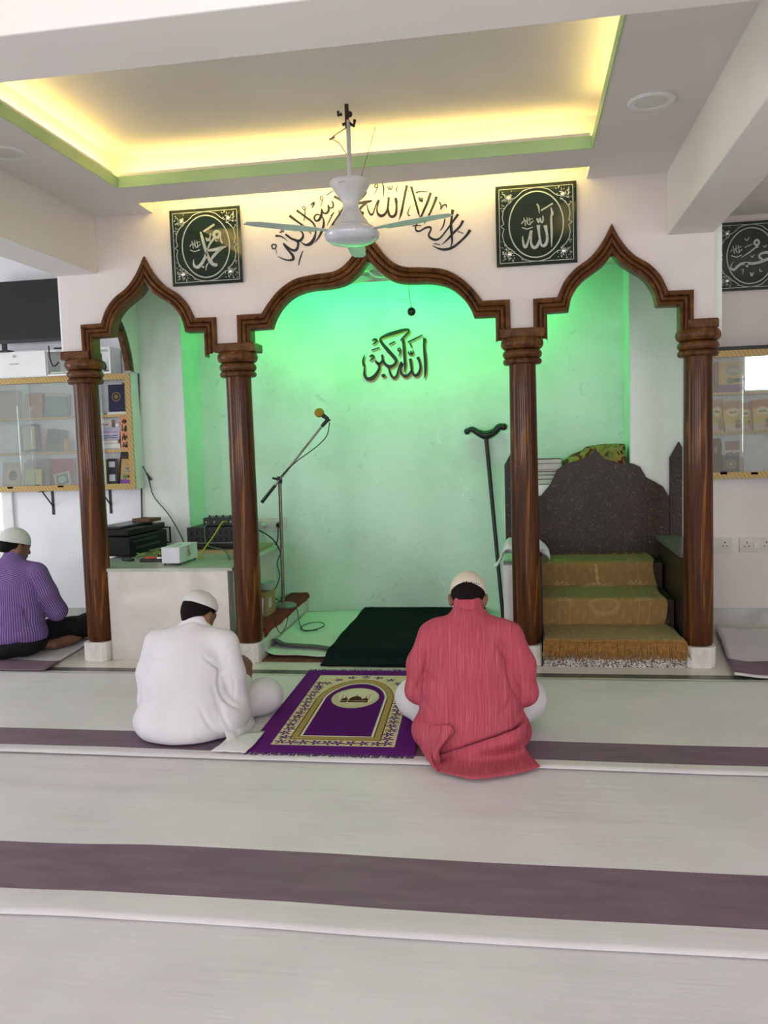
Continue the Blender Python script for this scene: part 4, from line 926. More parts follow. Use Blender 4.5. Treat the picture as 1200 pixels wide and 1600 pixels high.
BK = [0]
def book(label, px0, py0, px1, py1, Y, col, zbase, lean=0.0, depth=0.025, back=0.12, emblem=None, panel=None, group=None, name='book', tops=None, cat='book', rough=0.45, bands=None):
    """book standing cover-forward on a shelf; picture box gives its cover; lean in the plane, back = backward tilt"""
    a = onY(px0, (py0+py1)/2, Y); b = onY(px1, (py0+py1)/2, Y); w = abs(b.x-a.x); cx = (a.x+b.x)/2
    top = onY((px0+px1)/2, py0, Y).z; h = top-zbase
    if h <= 0.01: h = 0.03
    R = Matrix.Translation((cx, Y, zbase+0.0015)) @ Matrix.Rotation(-back, 4, 'X') @ Matrix.Rotation(lean, 4, 'Y')
    ex = abs(math.sin(lean))*w/2
    R = Matrix.Translation((0, 0, ex + math.sin(abs(back))*0.0)) @ R
    t = empty(name, (cx, Y, zbase), label, cat, group)
    cv = plain(col, rough)
    mb = MB(); mb.box(-w/2, w/2, -0.002, 0.0, 0, h, R); mb.box(-w/2, w/2, depth, depth+0.002, 0, h, R); mb.box(-w/2, -w/2+0.003, 0, depth, 0, h, R)
    mb.build('cover', cv, t)
    MB().box(-w/2+0.003, w/2-0.004, 0.0003, depth-0.0003, 0.004, h-0.004, R).build('pages', plain((0.62, 0.58, 0.48), 0.8), t)
    if panel:
        (u0, v0, u1, v1, c) = panel; MB().box(-w/2+u0*w, -w/2+u1*w, -0.0032, -0.002, v0*h, v1*h, R).build('cover_panel', plain(c, rough), t)
    for bnd in (bands or []):
        kind, u, v, ru, rv, c = bnd
        if kind == 'disc':
            MB().prism([R @ Vector((-w/2+u*w+ru*w*math.cos(2*PI*k/20), -0.0036, v*h+rv*h*math.sin(2*PI*k/20))) for k in range(20)], R.to_3x3() @ Vector((0, -0.0012, 0))).build('cover_picture', plain(c, rough), t)
        elif kind == 'rect':
            MB().box(-w/2+(u-ru)*w, -w/2+(u+ru)*w, -0.0048, -0.0034, (v-rv)*h, (v+rv)*h, R).build('cover_picture', plain(c, rough), t)
        elif kind == 'text':
            mb = MB(); f = lambda x, y: R @ Vector((-w/2+x*w, -0.0052, y*h))
            rnd = random.Random(int(u*1000+v*100+w*1e4)); x = u-ru
            while x < u+ru:
                ww = ru*0.16
                P0, P1 = f(x, v-rv*rnd.random()), f(x+ww, v+rv*rnd.uniform(-.8, 1)); d = (P1-P0).normalized(); n = Vector((-d.z, 0, d.x))*0.0028
                mb.add([P0+n, P1+n, P1-n, P0-n], [(0, 1, 2, 3)]); x += ww*0.9
            mb.build('cover_lettering', plain(c, rough), t)
    if emblem:
        R0 = 0.26*w
        ring = MB(); pts = [R @ Vector((R0*math.cos(2*PI*k/24), -0.0036, 0.55*h+R0*math.sin(2*PI*k/24))) for k in range(24)]
        ring.tube(pts, 0.0022, 6, closed=True)
        for k in range(8):
            a_ = k*PI/4; ring.tube([R @ Vector((0, -0.0036, 0.55*h)), R @ Vector((R0*0.7*math.cos(a_), -0.0036, 0.55*h+R0*0.7*math.sin(a_)))], 0.0022, 5)
        ring.build('gold_emblem', plain(emblem, 0.35, 0.3), t)
    return t
S1, S2, S3 = 1.70, 1.42, 1.123
YL = 1.045
GL = 'books in the left bookcase'
book('beige books pressed together on the top shelf at the left picture edge', -14, 610, 26, 653, YL+0.02, (0.42, 0.36, 0.31), S1, group=GL, depth=0.05)
book('pinkish tan book leaning back on the top shelf of the left bookcase', 35, 613, 63, 653, YL, (0.46, 0.26, 0.19), S1, back=0.25, group=GL, bands=[('disc', .5, .45, .22, .2, (0.5, 0.3, 0.22))])
book('dull teal book on the top shelf against the leftmost column', 68, 616, 104, 653, YL+0.03, (0.16, 0.28, 0.26), S1, lean=0.05, group=GL, depth=0.04, bands=[('rect', .5, .93, .5, .05, (0.5, .48, .38))])
book('large plain white carton on the middle shelf at the left picture edge', -12, 664, 31, 707, YL+0.02, (0.60, 0.60, 0.58), S2, back=0.02, group=GL, depth=0.05, cat='carton', name='carton')
book('dark book with a yellow green panel on the middle shelf of the left bookcase', 34, 664, 59, 706, YL, (0.10, 0.11, 0.10), S2, lean=-0.08, group=GL, panel=(.12, .08, .86, .92, (0.50, 0.50, 0.22)))
book('grey green book with a round medallion on the middle shelf left of the column', 69, 672, 98, 706, YL+0.02, (0.17, 0.20, 0.15), S2, lean=0.10, back=0.2, group=GL, emblem=(0.12, 0.13, 0.09))
book('small pink card standing behind the medallion book', 64, 673, 73, 700, YL+0.05, (0.50, 0.38, 0.36), S2, group=GL, depth=0.004, cat='card', name='card')
book('orange booklet at the column edge on the middle shelf', 99, 686, 107, 706, YL, (0.55, 0.26, 0.12), S2, group=GL, depth=0.006)
book('cream book with a brown oval on the bottom shelf at the left', 2, 722, 35, 764, YL, (0.46, 0.41, 0.34), S3, group=GL, back=0.18, bands=[('disc', .5, .5, .38, .36, (0.52, 0.46, 0.38)), ('disc', .5, .5, .2, .2, (0.35, 0.22, 0.15))])
book('tall grey brown book on the bottom shelf behind the yellow booklet', 40, 717, 76, 764, YL+0.03, (0.26, 0.22, 0.19), S3, group=GL, depth=0.03)
book('yellow booklet with a dark skyline on the bottom shelf', 38, 734, 64, 764, YL-0.015, (0.60, 0.52, 0.18), S3, group=GL, depth=0.006, bands=[('rect', .5, .12, .45, .1, (0.2, 0.22, 0.14))])
book('dark red book on the bottom shelf beside the leftmost column', 80, 717, 114, 764, YL+0.03, (0.32, 0.05, 0.06), S3, group=GL)
book('framed pale green card tilted in front of the dark red book', 87, 741, 112, 764, YL-0.01, (0.42, 0.42, 0.38), S3, lean=-0.22, group=GL, depth=0.01, panel=(.14, .14, .86, .86, (0.10, 0.15, 0.11)), bands=[('disc', .5, .5, .25, .25, (0.35, 0.48, 0.38))], cat='framed card', name='framed_card')
YO = 1.045
book('teal book half hidden by the column on the top shelf', 140, 600, 151, 646, YO+0.02, (0.03, 0.12, 0.13), S1, group=GL, depth=0.04)
book('navy blue book with a gold emblem standing on the top shelf', 169, 601, 194, 641, YO, (0.012, 0.012, 0.045), S1+0.022, group=GL, emblem=(0.38, 0.28, 0.05), back=0.05, depth=0.03)
book('brown book edge behind the navy book at the bookcase end', 192, 598, 199, 644, YO+0.03, (0.16, 0.07, 0.03), S1, group=GL, back=0.0, depth=0.05)
def flat(label, x0, x1, y0, y1, z, th, col, rz=0.0, name='book', cat='book', group=GL):
    Rf = Matrix.Translation(((x0+x1)/2, (y0+y1)/2, z+0.001)) @ Matrix.Rotation(rz, 4, 'Z'); w, d = (x1-x0)/2, (y1-y0)/2
    t = empty(name, ((x0+x1)/2, (y0+y1)/2, z), label, cat, group)
    c = plain(col, 0.5); mb = MB(); mb.box(-w, w, -d, d, 0, 0.003, Rf); mb.box(-w, w, -d, d, th-0.003, th, Rf); mb.box(-w, w, d-0.003, d, 0.003, th-0.003, Rf); mb.build('cover', c, t)
    MB().box(-w+0.004, w-0.004, -d+0.004, d-0.003, 0.003, th-0.003, Rf).build('pages', plain((0.66, 0.64, 0.58), 0.8), t); return t
xa = lambda px, py, Y: onY(px, py, Y).x
flat('thin white book lying under the navy book', xa(160, 642, .99), xa(198, 642, .99), 1.05, 1.14, S1, 0.021, (0.66, 0.66, 0.62))
flat('flat green book lying at the column end of the top shelf', xa(140, 642, .99), xa(158, 642, .99), 1.05, 1.14, S1, 0.012, (0.10, 0.25, 0.12))
z_ = S2
flat('thin grey booklet at the bottom of the pile on the middle shelf', xa(150, 697, .98), xa(199, 697, .98), 1.05, 1.14, z_, 0.010, (0.40, 0.38, 0.36))
flat('thick white book in the pile on the middle shelf', xa(147, 692, .98), xa(181, 692, .98), 1.053, 1.14, z_+0.012, 0.036, (0.68, 0.68, 0.66))
flat('cream book in the pile on the middle shelf under the paper notice', xa(147, 685, .98), xa(177, 685, .98), 1.06, 1.14, z_+0.050, 0.030, (0.52, 0.46, 0.32))
book('pale lilac paper notice with dark lines propped on the book pile', 149, 667, 186, 683, 1.045, (0.46, 0.43, 0.56), z_+0.082, back=0.3, group=GL, depth=0.003, bands=[('text', .5, .30, .40, .05, (0.05, 0.05, 0.12)), ('text', .5, .12, .44, .05, (0.05, 0.05, 0.12)), ('text', .5, .6, .4, .03, (0.4, 0.2, 0.3))], cat='paper', name='paper_notice')
book('small white and pink carton behind the paper notice', 150, 656, 175, 684, 1.088, (0.66, 0.58, 0.56), z_+0.082, back=0.0, group=GL, depth=0.05, bands=[('text', .5, .75, .3, .05, (0.45, 0.15, 0.15))], cat='carton', name='carton')
book('orange book with black lettering at the end of the middle shelf', 188, 651, 204, 697, 1.045, (0.66, 0.28, 0.15), z_, group=GL, back=0.03, depth=0.03, bands=[('text', .5, .88, .34, .10, (0.02, 0.015, 0.01)), ('text', .5, .65, .34, .12, (0.02, 0.015, 0.01)), ('text', .5, .38, .34, .12, (0.02, 0.015, 0.01)), ('text', .5, .14, .34, .1, (0.02, 0.015, 0.01))])
c = onY(185, 664, 1.105); t = empty('light_bulb', (c.x, c.y, z_), 'white light bulb standing behind the pile on the middle shelf', 'light bulb')
MB().sphere((c.x, c.y, c.z-0.005), 0.026, 16, 10).build('globe', M['white'], t, smooth=True); MB().lathe([(0.014, z_+0.001), (0.014, c.z-0.03), (0, c.z-0.03)], (c.x, c.y, 0), 12).build('cap', M['chrome'], t)
book('yellow green book on the bottom shelf beside the column', 150, 718, 166, 762, 1.045, (0.50, 0.48, 0.17), S3, group=GL, back=0.05, panel=(.12, .15, .80, .85, (0.60, 0.58, 0.34)))
book('black and white patterned book on the bottom shelf', 168, 717, 181, 762, 1.05, (0.015, 0.015, 0.017), S3, group=GL, back=0.05, bands=[('rect', .55, .80, .36, .10, (0.45, 0.45, 0.47)), ('rect', .55, .32, .36, .12, (0.42, 0.42, 0.44))])
book('tall dark olive book leaning at the bookcase end', 183, 707, 206, 762, 1.08, (0.045, 0.036, 0.022), S3, group=GL, lean=0.10, back=0.1, depth=0.03)
DOME = [('disc', .60, .62, .30, .14, (0.42, 0.36, 0.30)), ('disc', .60, .62, .24, .10, (0.72, 0.72, 0.74)), ('disc', .34, .34, .17, .08, (0.10, 0.22, 0.08)), ('rect', .75, .36, .2, .05, (0.06, 0.05, 0.03))]
book('tan and purple book with a green dome picture in the left bookcase', 187, 718, 207, 762, 1.04, (0.44, 0.29, 0.10), S3, group=GL, lean=0.06, back=0.1, depth=0.012, panel=(0, 0, 1, .24, (0.18, 0.06, 0.28)), bands=DOME)
# right bookcase
GR = 'books in the right bookcase'; T1, T2, T3 = 1.688, 1.412, 1.101; YQ = 1.0
book('large tan and purple book with a green dome picture on the top right shelf', 1123, 565, 1162, 613, YQ, (0.52, 0.36, 0.12), T1, group=GR, back=0.05, depth=0.04, panel=(0, 0, 1, .24, (0.19, 0.10, 0.26)), bands=[('disc', .60, .70, .32, .16, (0.36, 0.28, 0.2)), ('disc', .60, .70, .25, .12, (0.70, 0.70, 0.70)), ('disc', .48, .36, .17, .10, (0.10, 0.24, 0.08)), ('rect', .84, .38, .2, .06, (0.06, 0.07, 0.05))])
book('brown book spine at the column edge of the top right shelf', 1117, 566, 1124, 613, YQ+0.02, (0.22, 0.14, 0.08), T1, group=GR, depth=0.06, back=0)
YB_ = (0.60, 0.42, 0.10)
def yb(label, a, b, top, lean, dy=0): book(label, a, top, b, 674, YQ+dy, YB_, T2, lean=lean, group=GR, back=0.06, depth=0.02, panel=(0, .74, 1, 1, (0.40, 0.20, 0.10)), bands=[('disc', .5, .62, .33, .15, (0.68, 0.62, 0.36)), ('text', .5, .62, .2, .05, (0.1, 0.12, 0.05)), ('disc', .72, .30, .15, .07, (0.10, 0.22, 0.08)), ('rect', .5, .1, .5, .12, (0.60, 0.46, 0.36)), ('rect', .74, .14, .18, .08, (0.36, 0.16, 0.10))])
yb('yellow dome-picture book nearest the column on the middle right shelf', 1112, 1130, 624, 0.0, 0.03)
yb('yellow dome-picture book tilted left in the middle of the right shelf', 1133, 1163, 628, -0.09)
yb('pale book tilted beside the yellow ones on the middle right shelf', 1161, 1176, 630, -0.10, 0.035)
yb('yellow dome-picture book at the right picture edge', 1178, 1210, 625, -0.06, 0.01)
book('black book at the column edge of the bottom right shelf', 1114, 685, 1127, 742, YQ+0.01, (0.022, 0.024, 0.022), T3, group=GR, bands=[('disc', .4, .7, .2, .1, (0.2, 0.2, 0.15))])
book('white and maroon book with black title on the bottom right shelf', 1129, 688, 1162, 742, YQ+0.04, (0.62, 0.60, 0.58), T3, group=GR, panel=(0.15, .72, .85, .98, (0.26, 0.16, 0.18)), bands=[('text', .5, .62, .36, .04, (0.02, 0.02, 0.02)), ('rect', .86, .26, .14, .24, (0.34, 0.16, 0.14))])
book('teal book with gold emblem in front on the bottom right shelf', 1129, 711, 1156, 742, YQ-0.015, (0.035, 0.09, 0.10), T3, group=GR, emblem=(0.55, 0.42, 0.18), depth=0.03)
# television and white cabinet on the left bookcase
t = empty('drawer_cabinet', (-2.9, 1.05, 2.02), 'low white cabinet with a drawer on top of the left bookcase', 'cabinet')
x0, x1, yf = -3.75, -2.24, 0.97
zt = 2.225
mb = MB(); mb.box(x0, x1, yf, YB-0.005, zt-0.016, zt); mb.box(x0, x1, yf, YB-0.005, 2.019, 2.035); mb.box(x1-0.016, x1, yf, YB-0.005, 2.035, zt-0.016); mb.box(x0, x0+0.016, yf, YB-0.005, 2.035, zt-0.016)
xd = onY(71, 560, yf).x; mb.box(xd, xd+0.016, yf, YB-0.005, 2.035, zt-0.016); mb.box(x0, x1, YB-0.012, YB-0.005, 2.035, zt-0.016); mb.build('carcass', M['white'], t)
d = MB().box(x0+0.005, xd+0.008, yf-0.016, yf-0.001, 2.024, zt-0.004).build('drawer', M['white'], t, bevel=0.002)
p = onY(22, 557, yf-0.017); MB().lathe([(0.010, 0), (0.010, 0.012), (0, 0.012)], p, 14, Matrix.Rotation(PI/2, 4, 'X')).build('lock', M['chrome'], d)
p = onY(22, 569, yf-0.017); MB().box(p.x-0.035, p.x+0.035, p.y-0.006, p.y+0.001, p.z-0.004, p.z+0.004).build('pull', plain((0.4, 0.38, 0.3), 0.4, 0.5), d)
o = flat('green folder lying in the open part of the white cabinet', xa(80, 577, 1.0), xa(110, 577, 1.0), 0.97, 1.13, 2.036, 0.018, (0.12, 0.30, 0.10), group=None, name='folder', cat='folder')
o = flat('green folder lying behind the left capital in the white cabinet', xa(140, 572, 1.0), xa(164, 572, 1.0), 0.98, 1.13, 2.036, 0.014, (0.16, 0.36, 0.14), group=None, name='folder', cat='folder')
c = onY(156, 562, 1.02); o = MB().sphere((c.x, 1.04, 2.085), 0.045, 16, 10, (0.9, 0.8, 1.05)).build('power_adapter', M['black'], smooth=True); tag(o, 'black power adapter lying in the open part of the white cabinet', 'adapter'); 
cab('tv_cable', 'black cable curling from the television into the white cabinet', [onY(76, 540, 0.93), onY(78, 560, 0.94), onY(84, 572, 0.96), onY(92, 566, 1.0)], 0.005, (0.01, 0.01, 0.01))
t = empty('television', (-2.85, 0.95, zt), 'black flat television on the white cabinet at the left edge', 'television')
p0 = onY(0, 447, 0.97); zt0, zt1 = 2.315, 2.765
pr = noisy('dark glossy screen', (0.014, 0.013, 0.013), (0.018, 0.017, 0.017), (3, 3, 3), rough=0.3)
MB().box(-3.35, -2.41, 0.965, 1.0, zt0-0.02, zt1+0.012).build('case', M['black'], t, bevel=0.004)
MB().box(-3.335, -2.425, 0.962, 0.966, zt0+0.01, zt1).build('screen', pr, t)
MB().box(-3.35, -2.41, 0.955, 0.965, zt0-0.025, zt0+0.004).build('lower_bezel', plain((0.05, 0.05, 0.052), 0.3), t, bevel=0.002)
for x in (-3.15, -2.62): MB().box(x-0.07, x+0.07, 0.93, 1.08, zt, zt+0.012).build('stand_foot', M['black'], t); MB().box(x-0.02, x+0.02, 0.985, 1.0, zt+0.012, zt0).build('stand_post', M['black'], t)
MB().box(-2.62, -2.55, 1.0, 1.03, 2.4, 2.83).build('rear_mount', M['black'], t)
flat('loose white papers lying under the television', -3.06, -2.84, 0.978, 1.10, zt, 0.006, (0.62, 0.60, 0.66), 0.05, name='papers', cat='papers', group=None)

# ------------------------------------------------------------ alcove: ledge, microphone stand, small things
LZ = 0.165
o = MB(); o.prism([(-1.01, 0.125, 0), (-0.815, 0.125, 0), (-0.86, YR-0.005, 0), (-1.01, YR-0.005, 0)], (0, 0, LZ)); o = o.build('stone_ledge', M['marble']); tag(o, 'low pale stone ledge along the left side of the mint alcove', 'ledge')
rows = []
for i in range(31):
    y = 0.11+(YR-0.03-0.11)*i/30; xr = -0.812-0.045*(y-0.125)/1.4
    hang = 0.03+0.02*fnz(y*5, 1.2, 0)
    rows.append([Vector((-1.0, y, LZ+0.014)), Vector((-0.92, y, LZ+0.016+0.002*fnz(y*9, 2, 0))), Vector((xr-0.02, y, LZ+0.017)), Vector((xr+0.004, y, LZ+0.012)), Vector((xr+0.012, y, LZ-0.01)), Vector((xr+0.014, y, LZ-hang))])
mb = MB(); mb.grid(rows); o = mb.build('red_carpet', noisy('maroon felt', (0.15, 0.012, 0.012), (0.22, 0.022, 0.02), (40, 40, 40), rough=0.95, bump=0.4, bscale=(200, 200, 200)), smooth=True); so_ = o.modifiers.new('thickness', 'SOLIDIFY'); so_.thickness = 0.01; tag(o, 'maroon felt carpet strip laid on the low stone ledge', 'carpet')
CT = LZ+0.018
MY = 0.93; mc = onZ(443, 946, CT+0.01); mx = mc.x; MY = mc.y
t = empty('microphone_stand', (mx, MY, CT), 'steel boom microphone stand on the maroon ledge', 'microphone stand')
MB().lathe([(0, 0), (0.098, 0), (0.10, 0.012), (0.092, 0.022), (0.03, 0.032), (0, 0.032)], (mx, MY, CT), 40).build('base', noisy('greenish grey cast base', (0.16, 0.18, 0.16), (0.22, 0.25, 0.22), (20, 20, 20), rough=0.3, metal=0.5), t, smooth=True)
j = onY(437, 749, MY)
MB().tube([(mx, MY, CT+0.03), (j.x, MY, j.z-0.02)], 0.0135, 14).build('pole', noisy('worn steel tube', (0.20, 0.17, 0.13), (0.34, 0.30, 0.24), (3, 3, 8), rough=0.35, metal=0.7), t, smooth=True)
MB().tube([(j.x, MY-0.005, j.z-0.03), (j.x, MY-0.005, j.z+0.022)], 0.021, 14).build('clutch', M['black'], t, smooth=True)
MB().tube([(j.x-0.05, MY-0.02, j.z+0.012), (j.x, MY-0.02, j.z)], 0.009, 10).build('wing_knob', M['black'], t, smooth=True)
a = onY(409, 785, MY-0.02); b = onY(507, 661, MY-0.02)
MB().tube([a+(b-a)*0.16, b], 0.0085, 12).build('boom', noisy('boom steel', (0.22, 0.20, 0.17), (0.36, 0.34, 0.30), (5, 5, 5), rough=0.3, metal=0.7), t, smooth=True)
MB().tube([a, a+(b-a)*0.22], [0.0135, 0.012], 12).build('counterweight_grip', M['black'], t, smooth=True)
h0 = onY(503, 666, MY-0.02); h1 = onY(513, 655, MY-0.02); h2 = onY(499, 645, MY-0.02)
t2 = empty('microphone', h1, 'microphone with a yellow foam ball on the boom of the stand', 'microphone')
MB().tube([h0, h1+(h1-h0)*0.0, h1+Vector((0.012, 0, -0.012))], [0.013, 0.016, 0.010], 12).build('clip', M['black'], t2, smooth=True)
MB().tube([h1, h2], [0.014, 0.019], 12).build('body', M['black'], t2, smooth=True)
MB().sphere(h2, 0.037, 20, 12, (1, 1, 0.95)).build('foam_windscreen', noisy('mustard foam', (0.36, 0.22, 0.02), (0.48, 0.30, 0.03), (90, 90, 90), rough=0.95, bump=0.5, bscale=(200, 200, 200)), t2, smooth=True)
P = lambda x, y, d=-0.035: onY(x, y, MY+d)
cab('microphone_cable', 'black microphone cable running along the boom and down the stand', [P(515, 660), P(511, 680), P(498, 695), P(484, 706), P(470, 716), P(455, 728), P(441, 742), P(436, 755), P(438, 820), P(439, 860), P(433, 880), P(437, 900), P(430, 920), P(424, 926), P(434, 938)], 0.0035, (0.008, 0.010, 0.009))
fl = lambda x, y, z=0.022: onZ(x, y, z)
fl = lambda x, y, z=0.046: onZ(x, y, z)
cab('floor_cable', 'thin black cable looped from the ledge onto the white alcove cloth', [onZ(456, 948, 0.186), onX(464, 952, -0.822), onX(466, 966, -0.815), fl(472, 982), fl(484, 985), fl(500, 981), fl(507, 976), fl(498, 972), fl(482, 974), fl(470, 980), fl(476, 986), fl(496, 984)], 0.003, (0.01, 0.03, 0.02))
cab('floor_cable', 'thin black cable drooping over the front of the stone ledge', [onX(429, 968, -0.80), onX(433, 982, -0.798), onX(439, 989, -0.798), onX(446, 980, -0.80), onX(450, 964, -0.802)], 0.003, (0.01, 0.03, 0.02))
# things beside the second column on the ledge
Yc = 0.62
t = empty('cardboard_box', (-0.93, Yc, CT), 'small cardboard box on the maroon ledge behind the second column', 'box')
cb = plain((0.34, 0.25, 0.11), 0.8)
q0 = onY(404, 962, 0.56); q1 = onY(424, 950, 0.62); 
MB().box(-1.0, -0.905, 0.50, 0.72, CT, CT+0.175).build('case', cb, t, bevel=0.002)
MB().box(-0.9045, -0.904, 0.55, 0.61, CT+0.055, CT+0.125).build('paper_label', plain((0.55, 0.58, 0.5), 0.7), t)
MB().add([(-1.0, 0.50, CT+0.176), (-0.905, 0.50, CT+0.176), (-0.895, 0.44, CT+0.20), (-0.99, 0.44, CT+0.20)], [(0, 1, 2, 3)]).build('flap', cb, t)
t = empty('plastic_basin', (-0.95, 0.62, CT+0.177), 'pale green plastic basin standing on the cardboard box', 'basin')
MB().lathe([(0, 0.001), (0.042, 0.001), (0.047, 0.006), (0.058, 0.05), (0.066, 0.055), (0.064, 0.059), (0.055, 0.052), (0.044, 0.008), (0, 0.006)], (-0.935, 0.62, CT+0.177), 28).build('bowl', plain((0.34, 0.50, 0.40), 0.3), t, smooth=True)
t = empty('framed_notice', (-0.91, 0.40, CT), 'white sheet with a dark border line leaning on the cardboard box', 'framed notice')
Rn = Matrix.Translation((-0.935, 0.30, CT)) @ Matrix.Rotation(math.radians(-12), 4, 'Z') @ Matrix.Rotation(-0.22, 4, 'X')
MB().box(-0.07, 0.055, -0.004, 0.004, 0, 0.17, Rn).build('board', plain((0.62, 0.60, 0.72), 0.6), t)
mb = MB(); mb.box(-0.06, 0.036, -0.006, -0.004, 0.148, 0.152, Rn); mb.box(0.033, 0.037, -0.006, -0.004, 0.01, 0.152, Rn); mb.build('border_line', plain((0.08, 0.06, 0.2), 0.6), t)
# socket plate with plugs
M['plate'] = plain((0.62, 0.64, 0.58), 0.35)
p0 = onY(403.5, 809, YR); p1 = onY(448, 828, YR)
t = empty('socket_plate', ((p0.x+p1.x)/2, YR, p1.z), 'long white socket plate on the mint wall behind the microphone stand', 'socket plate', 'white socket plates')
x0, x1, z0, z1 = p0.x, p1.x, p1.z-0.004, p0.z
MB().box(x0, x1, YR-0.012, YR, z0, z1).build('plate', M['plate'], t, bevel=0.003)
for u in (0.14, 0.78):
    c = Vector((x0+u*(x1-x0), YR-0.013, (z0+z1)/2)); MB().box(c.x-0.022, c.x+0.022, YR-0.0135, YR-0.012, c.z-0.03, c.z+0.03).build('socket', plain((0.55, 0.57, 0.52), 0.4), t)
for u in (0.36, 0.48, 0.60):
    c = x0+u*(x1-x0); MB().box(c-0.010, c+0.010, YR-0.017, YR-0.012, (z0+z1)/2-0.022, (z0+z1)/2+0.022).build('switch', plain((0.62, 0.63, 0.58), 0.3), t)
zc = (z0+z1)/2-0.008
for u, col, lab, end in ((0.20, (0.5, 0.52, 0.48), 'pale plug with its cable in the alcove socket plate', [(-1.19, YR-0.06, 0.62), (-1.12, YR-0.1, 0.50), (-1.09, YR-0.15, 0.36), (-1.10, YR-0.2, 0.22), (-1.12, YR-0.3, 0.2)]), (0.75, (0.01, 0.012, 0.011), 'black plug with its cable in the alcove socket plate', [(-1.10, YR-0.06, 0.60), (-1.16, YR-0.15, 0.47), (-1.22, YR-0.25, 0.36), (-1.3, YR-0.3, 0.30)])):
    c = Vector((x0+u*(x1-x0), YR-0.014, zc)); t = empty('power_plug', c, lab, 'plug')
    MB().lathe([(0.024, 0), (0.022, 0.02), (0.012, 0.04), (0, 0.04)], c, 16, Matrix.Rotation(PI/2, 4, 'X')).build('body', plain(col, 0.4), t, smooth=True)
    MB().tube(catmull([c+Vector((0, -0.035, -0.005)), c+Vector((0.002, -0.042, -0.05))]+[Vector(q) for q in end]), 0.005, 8).build('cable', plain(col, 0.5), t, smooth=True)
cab('amplifier_cable', 'dark green cable drooping from the amplifier beside the socket plate', [(-1.16, 1.0, 0.77), (-1.08, 0.98, 0.755), (-0.985, 1.0, 0.68), (-0.94, 1.05, 0.55), (-0.95, 1.1, 0.40), (-0.965, 1.1, 0.24), (-0.97, 1.08, 0.2)], 0.0055, (0.012, 0.03, 0.02))
# sockets on the right wall
for px0, px1, lab, st in ((1099, 1143.5, 'white socket plate half hidden by the rightmost column', 1), (1155, 1222, 'white socket plate with two sockets at the right picture edge', 0)):
    a = onY(px0, 840.5, YB); b = onY(px1, 861.5, YB); t = empty('socket_plate', ((a.x+b.x)/2, YB, b.z), lab, 'socket plate', 'white socket plates')
    MB().box(a.x, b.x, YB-0.010, YB, b.z-0.002, a.z).build('plate', plain((0.66, 0.62, 0.57), 0.35), t, bevel=0.002)
    cs = [(0.20, 's'), (0.5, 'w'), (0.78, 's')]; cs = [(0.28, 'w'), (0.75, 's')] if st else [(0.17, 's'), (0.40, 'w'), (0.63, 's'), (0.86, 'w')]
    for u, k in cs:
        cx = a.x+(b.x-a.x)*u; cz = (a.z+b.z)/2
        if k == 'w': MB().box(cx-0.021, cx+0.021, YB-0.016, YB-0.010, cz-0.022, cz+0.022).build('switch', plain((0.70, 0.69, 0.66), 0.3), t, bevel=0.002)
        else:
            s_ = MB().box(cx-0.026, cx+0.026, YB-0.0112, YB-0.010, cz-0.032, cz+0.032).build('socket', plain((0.64, 0.60, 0.55), 0.4), t)
            mb = MB()
            for dx, dz, r in ((0, 0.017, 0.0055), (-0.014, -0.010, 0.0045), (0.014, -0.010, 0.0045)): mb.lathe([(r, 0), (r, 0.001), (0, 0.001)], (cx+dx, YB-0.0112, cz+dz), 10, Matrix.Rotation(PI/2, 4, 'X'))
            mb.build('pin_holes', M['black'], s_)
# staff with a curved handle leaning on the wall
h = onY(759, 678, YR-0.045); f = onZ(789, 968, 0.0); f = Vector((0.765, 1.28, 0.0))
t = empty('wooden_staff', f, 'black staff with a curved crutch handle leaning on the mint wall', 'staff')
bt = onY(775, 820, 1.40)
MB().tube([f, h], [0.015, 0.017], 14).build('shaft', M['black'], t, smooth=True)
hp = [(730, 674, 8), (737, 670.5, 9), (747, 676, 11), (759, 680, 15), (772, 675, 12), (780, 667, 11), (787, 667, 11)]
path = [onY(x, y, YR-0.045) for x, y, w in hp]; rad = [w/2*0.0048 for x, y, w in hp]
cp = catmull(path, 5); cr = [rad[min(len(rad)-1, i//5)]*(1-(i % 5)/5)+rad[min(len(rad)-1, i//5+1)]*(i % 5)/5 for i in range(len(cp))]
mb = MB(); mb.tube(cp, cr, 12); mb.sphere(path[0], 0.026, 14, 10); mb.sphere(path[-1], 0.028, 14, 10); mb.build('handle', M['black'], t, smooth=True)

